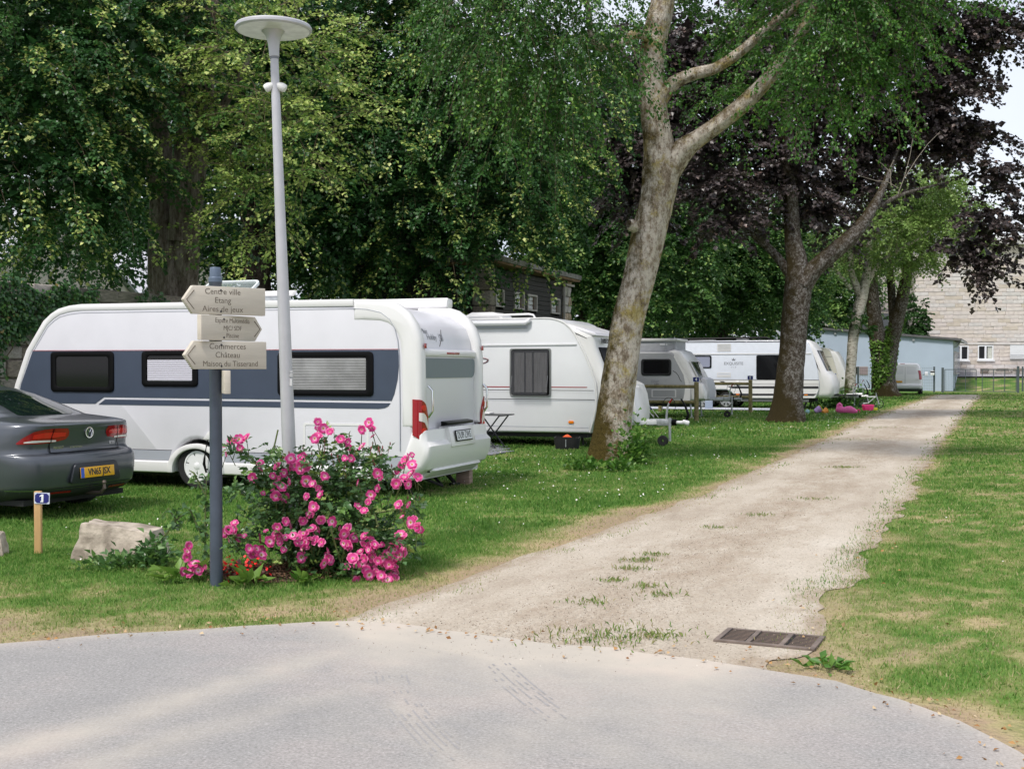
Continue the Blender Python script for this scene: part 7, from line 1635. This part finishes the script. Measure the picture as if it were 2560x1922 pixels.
# ---- purple maple
maplebark = barkmat('maple_bark', (.035, .026, .02), (.09, .072, .058), (.28, .27, .26), (.045, .034, .014), .8, None, 6, .8, .52)
mapleleaf = leafmat('maple_leaf', [(0, (.024, .018, .018)), (.5, (.056, .043, .042)), (.8, (.12, .095, .092)), (1, (.19, .125, .105))], .12, .4, .5)
Y = 36.8; o0 = at(1702 * 1.157, 910 * 1.157, Y); o0.z = 0
MP = thing('maple_tree', 'purple-leaved maple with thick grey mossy trunk beside the path', 'tree', o0)
limbs('trunk', [[dpx(1697, 922, Y, 49.7), dpx(1700, 900, Y, 40.5), dpx(1703, 860, Y, 32.2), dpx(1709, 780, Y, 28.5), dpx(1717, 690, Y, 27.6), dpx(1724, 620, Y, 28.5), dpx(1722, 570, Y, 23.0), dpx(1712, 510, Y, 17.5), dpx(1708, 430, Y, 15.6), dpx(1704, 320, Y, 12.9), dpx(1700, 150, Y, 8.3)],
    [dpx(1732, 615, Y - .1, 24), dpx(1760, 580, Y - .2, 19), dpx(1800, 545, Y - .3, 18), dpx(1845, 505, Y - .4, 16), dpx(1885, 450, Y - .2, 11), dpx(1912, 395, Y + .4, 7), dpx(1940, 320, Y + 1.4, 4)],
    [dpx(1712, 600, Y + .1, 12), dpx(1670, 545, Y + .2, 9), dpx(1620, 500, Y + .3, 7), dpx(1570, 440, Y + .3, 4)], [dpx(1880, 455, Y, 6), dpx(1950, 420, Y + .6, 4), dpx(2040, 395, Y + 1.2, 2)]], maplebark, MP, o0, n=36, step=.1, amp=.09)
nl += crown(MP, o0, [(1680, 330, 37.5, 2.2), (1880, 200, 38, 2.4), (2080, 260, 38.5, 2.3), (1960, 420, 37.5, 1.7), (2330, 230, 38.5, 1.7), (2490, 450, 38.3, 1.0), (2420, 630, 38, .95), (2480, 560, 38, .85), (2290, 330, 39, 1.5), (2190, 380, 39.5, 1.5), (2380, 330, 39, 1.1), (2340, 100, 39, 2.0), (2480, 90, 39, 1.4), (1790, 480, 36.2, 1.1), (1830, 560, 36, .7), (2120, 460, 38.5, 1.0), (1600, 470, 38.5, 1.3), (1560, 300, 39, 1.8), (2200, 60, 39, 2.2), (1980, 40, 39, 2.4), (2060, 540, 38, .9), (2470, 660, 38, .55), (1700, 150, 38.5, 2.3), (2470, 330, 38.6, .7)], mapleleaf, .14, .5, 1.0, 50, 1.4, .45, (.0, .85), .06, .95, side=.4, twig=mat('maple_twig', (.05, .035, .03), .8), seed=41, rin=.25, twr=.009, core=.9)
mb.build('dead_twigs', mat('dead_wood', (.24, .21, .17), .8), BR)
# ---- slender birch and ivy-covered tree near the gate
Y = 62.; o0 = at(1838 * 1.157, 850 * 1.157, Y); o0.z = 0
bb2 = barkmat('birch_bark_pale', (.05, .04, .03), (.30, .27, .23), (.52, .49, .44), (.05, .06, .02), .45, None, 2.2, 2.2, .46)
SB = thing('birch_tree', 'slender pale birch with forked top in front of the blue shed', 'tree', o0)
limbs('trunk', [[dpx(1836, 862, Y, 13), dpx(1838, 800, Y, 11), dpx(1842, 740, Y, 11), dpx(1850, 690, Y, 12), dpx(1862, 640, Y, 12), dpx(1872, 590, Y, 9), dpx(1880, 520, Y, 7), dpx(1890, 420, Y, 4)], [dpx(1860, 640, Y, 9), dpx(1840, 590, Y, 7), dpx(1838, 530, Y, 6), dpx(1845, 450, Y, 3)], [dpx(1838, 625, Y, 5), dpx(1815, 595, Y, 4), dpx(1795, 570, Y, 3), dpx(1785, 540, Y, 2)], [dpx(1868, 620, Y, 7), dpx(1900, 570, Y, 5), dpx(1950, 535, Y, 4), dpx(2010, 500, Y, 3)]], bb2, SB, o0, n=20)
lightleaf = leafmat('light_leaf', [(0, (0.0440, 0.0935, 0.0220)), (.5, (0.0935, 0.1815, 0.0385)), (.8, (0.1760, 0.2860, 0.0660)), (1, (0.3080, 0.4180, 0.1320))], .35, .45, .4)
nl += crown(SB, o0, [(2190, 600, 61.5, 1.5), (2130, 640, 61.5, 1.3), (2250, 520, 62, 1.7), (2150, 500, 62, 1.4), (2320, 500, 62, 1.5)], lightleaf, .10, .45, 1.0, 44, 1.3, .6, (.1, .8), .1, .95, seed=51, rin=.1, twig=twigm, twr=.01)
cl_ = crown(SB, o0, [(2140, 800, 61.8, .45), (2160, 820, 61.8, .35)], back, .10, .45, .4, 40, 6, .3, (.1, .6), seed=52, name='ivy_tuft')
Y = 70.; o0 = at(1910 * 1.157, 855 * 1.157, Y); o0.z = 0
IT = thing('ivy_tree', 'old split-trunked tree wrapped in bright ivy near the van', 'tree', o0)
limbs('trunk', [[dpx(1915, 866, Y, 40), dpx(1912, 850, Y, 30), dpx(1908, 810, Y, 24), dpx(1902, 760, Y, 21), dpx(1893, 710, Y, 16), dpx(1885, 650, Y, 14), dpx(1884, 590, Y, 11), dpx(1890, 520, Y, 7), dpx(1900, 430, Y, 4)], [dpx(1912, 830, Y - .1, 20), dpx(1922, 760, Y - .2, 17), dpx(1936, 700, Y - .2, 15), dpx(1950, 640, Y - .2, 13), dpx(1958, 590, Y - .2, 11), dpx(1965, 540, Y - .2, 8), dpx(1985, 470, Y, 4)], [dpx(1930, 700, Y + .2, 9), dpx(1925, 620, Y + .3, 8), dpx(1920, 540, Y + .3, 6)], [dpx(1960, 580, Y - .2, 6), dpx(2010, 545, Y - .3, 5), dpx(2060, 515, Y - .3, 4), dpx(2110, 490, Y - .3, 2)]], maplebark, IT, o0, n=28, amp=.10)
nl += crown(IT, o0, [(2330, 460, 60, 1.7), (2390, 560, 60, 1.3), (2250, 560, 60, 1.4), (2320, 560, 66, 2.4), (2240, 630, 67, 1.6), (2370, 500, 66, 2.0), (2270, 500, 66.5, 2.0), (2200, 560, 70, 1.9), (2300, 650, 69.5, 1.1), (2280, 470, 70, 2.2), (2420, 600, 69, 1.2), (2160, 650, 70, 1.2), (2100, 600, 70.5, 1.6)], lightleaf, .13, .46, 1.2, 50, 1.35, .5, (.6, 1.0), .2, .97, seed=53, rin=.1, twig=twigm, twr=.012)
# ivy on that trunk
brightivy = leafmat('bright_ivy', [(0, (.05, .12, .02)), (.5, (.11, .23, .035)), (1, (.23, .38, .07))], .25, .4, .4)
N = 2600; hx = rng.uniform(790, 1000, N); cB = []
for k in range(N):
    ydp = rng.uniform(690, 852); w = np.interp(ydp, [690, 740, 800, 852], [14, 20, 22, 18]); cx = np.interp(ydp, [690, 740, 800, 852], [1938, 1917, 1908, 1905]) if k % 3 else np.interp(ydp, [690, 760, 852], [1892, 1900, 1905])
    if k % 3 == 0 and ydp < 735: continue
    a = rng.uniform(-1.35, 1.35); r0 = w * 1.157 * Y / 3000 * 1.05
    c = at((cx + 0) * 1.15732, ydp * 1.15732, Y); cB.append((c.x + math.sin(a) * r0 - o0.x, c.y - math.cos(a) * r0 - o0.y, c.z))
cB = np.array(cB); n = len(cB); L_ = rng.uniform(.10, .2, n)
o = link('ivy_leaves', leafmesh('ivy_leaves', cB, np.stack([rng.normal(0, .6, n), rng.normal(-.7, .3, n), rng.normal(-.6, .4, n)], 1), L_, L_ * .5, rng.random(n), up=np.tile([0, -1., .5], (n, 1))), brightivy, IT); o['kind'] = 'stuff'
# leafy suckers at the birch foot and low hedge by the long caravan
for lb, px, rad, hh, nn in (('leafy green suckers at the right foot of the leaning birch', (1585, 1160), .30, .75, 420), ('low leafy weeds at the left foot of the leaning birch', (1455, 1175), .28, .2, 150), ('low leafy weeds in front of the leaning birch foot', (1545, 1178), .25, .22, 150)):
    clump('leafy_sucker', lb, G(*px), rad, hh, nn, .10, weed, (.1, .9), .4, .6)
for lb, px, rad, hh, nn in (('low dark green shrub left of the caravan jockey post', (2105, 1022), .5, .55, 500), ('low dark green shrub right of the caravan jockey post', (2150, 1018), .6, .75, 700), ('green shrub clump by the thin birch foot', (2065, 1018), .8, .35, 300)):
    clump('low_shrub', lb, G(*px), rad, hh, nn, .13, back, (.2, .8), .4, .6, cat='shrub')
print('LEAVES', nl)
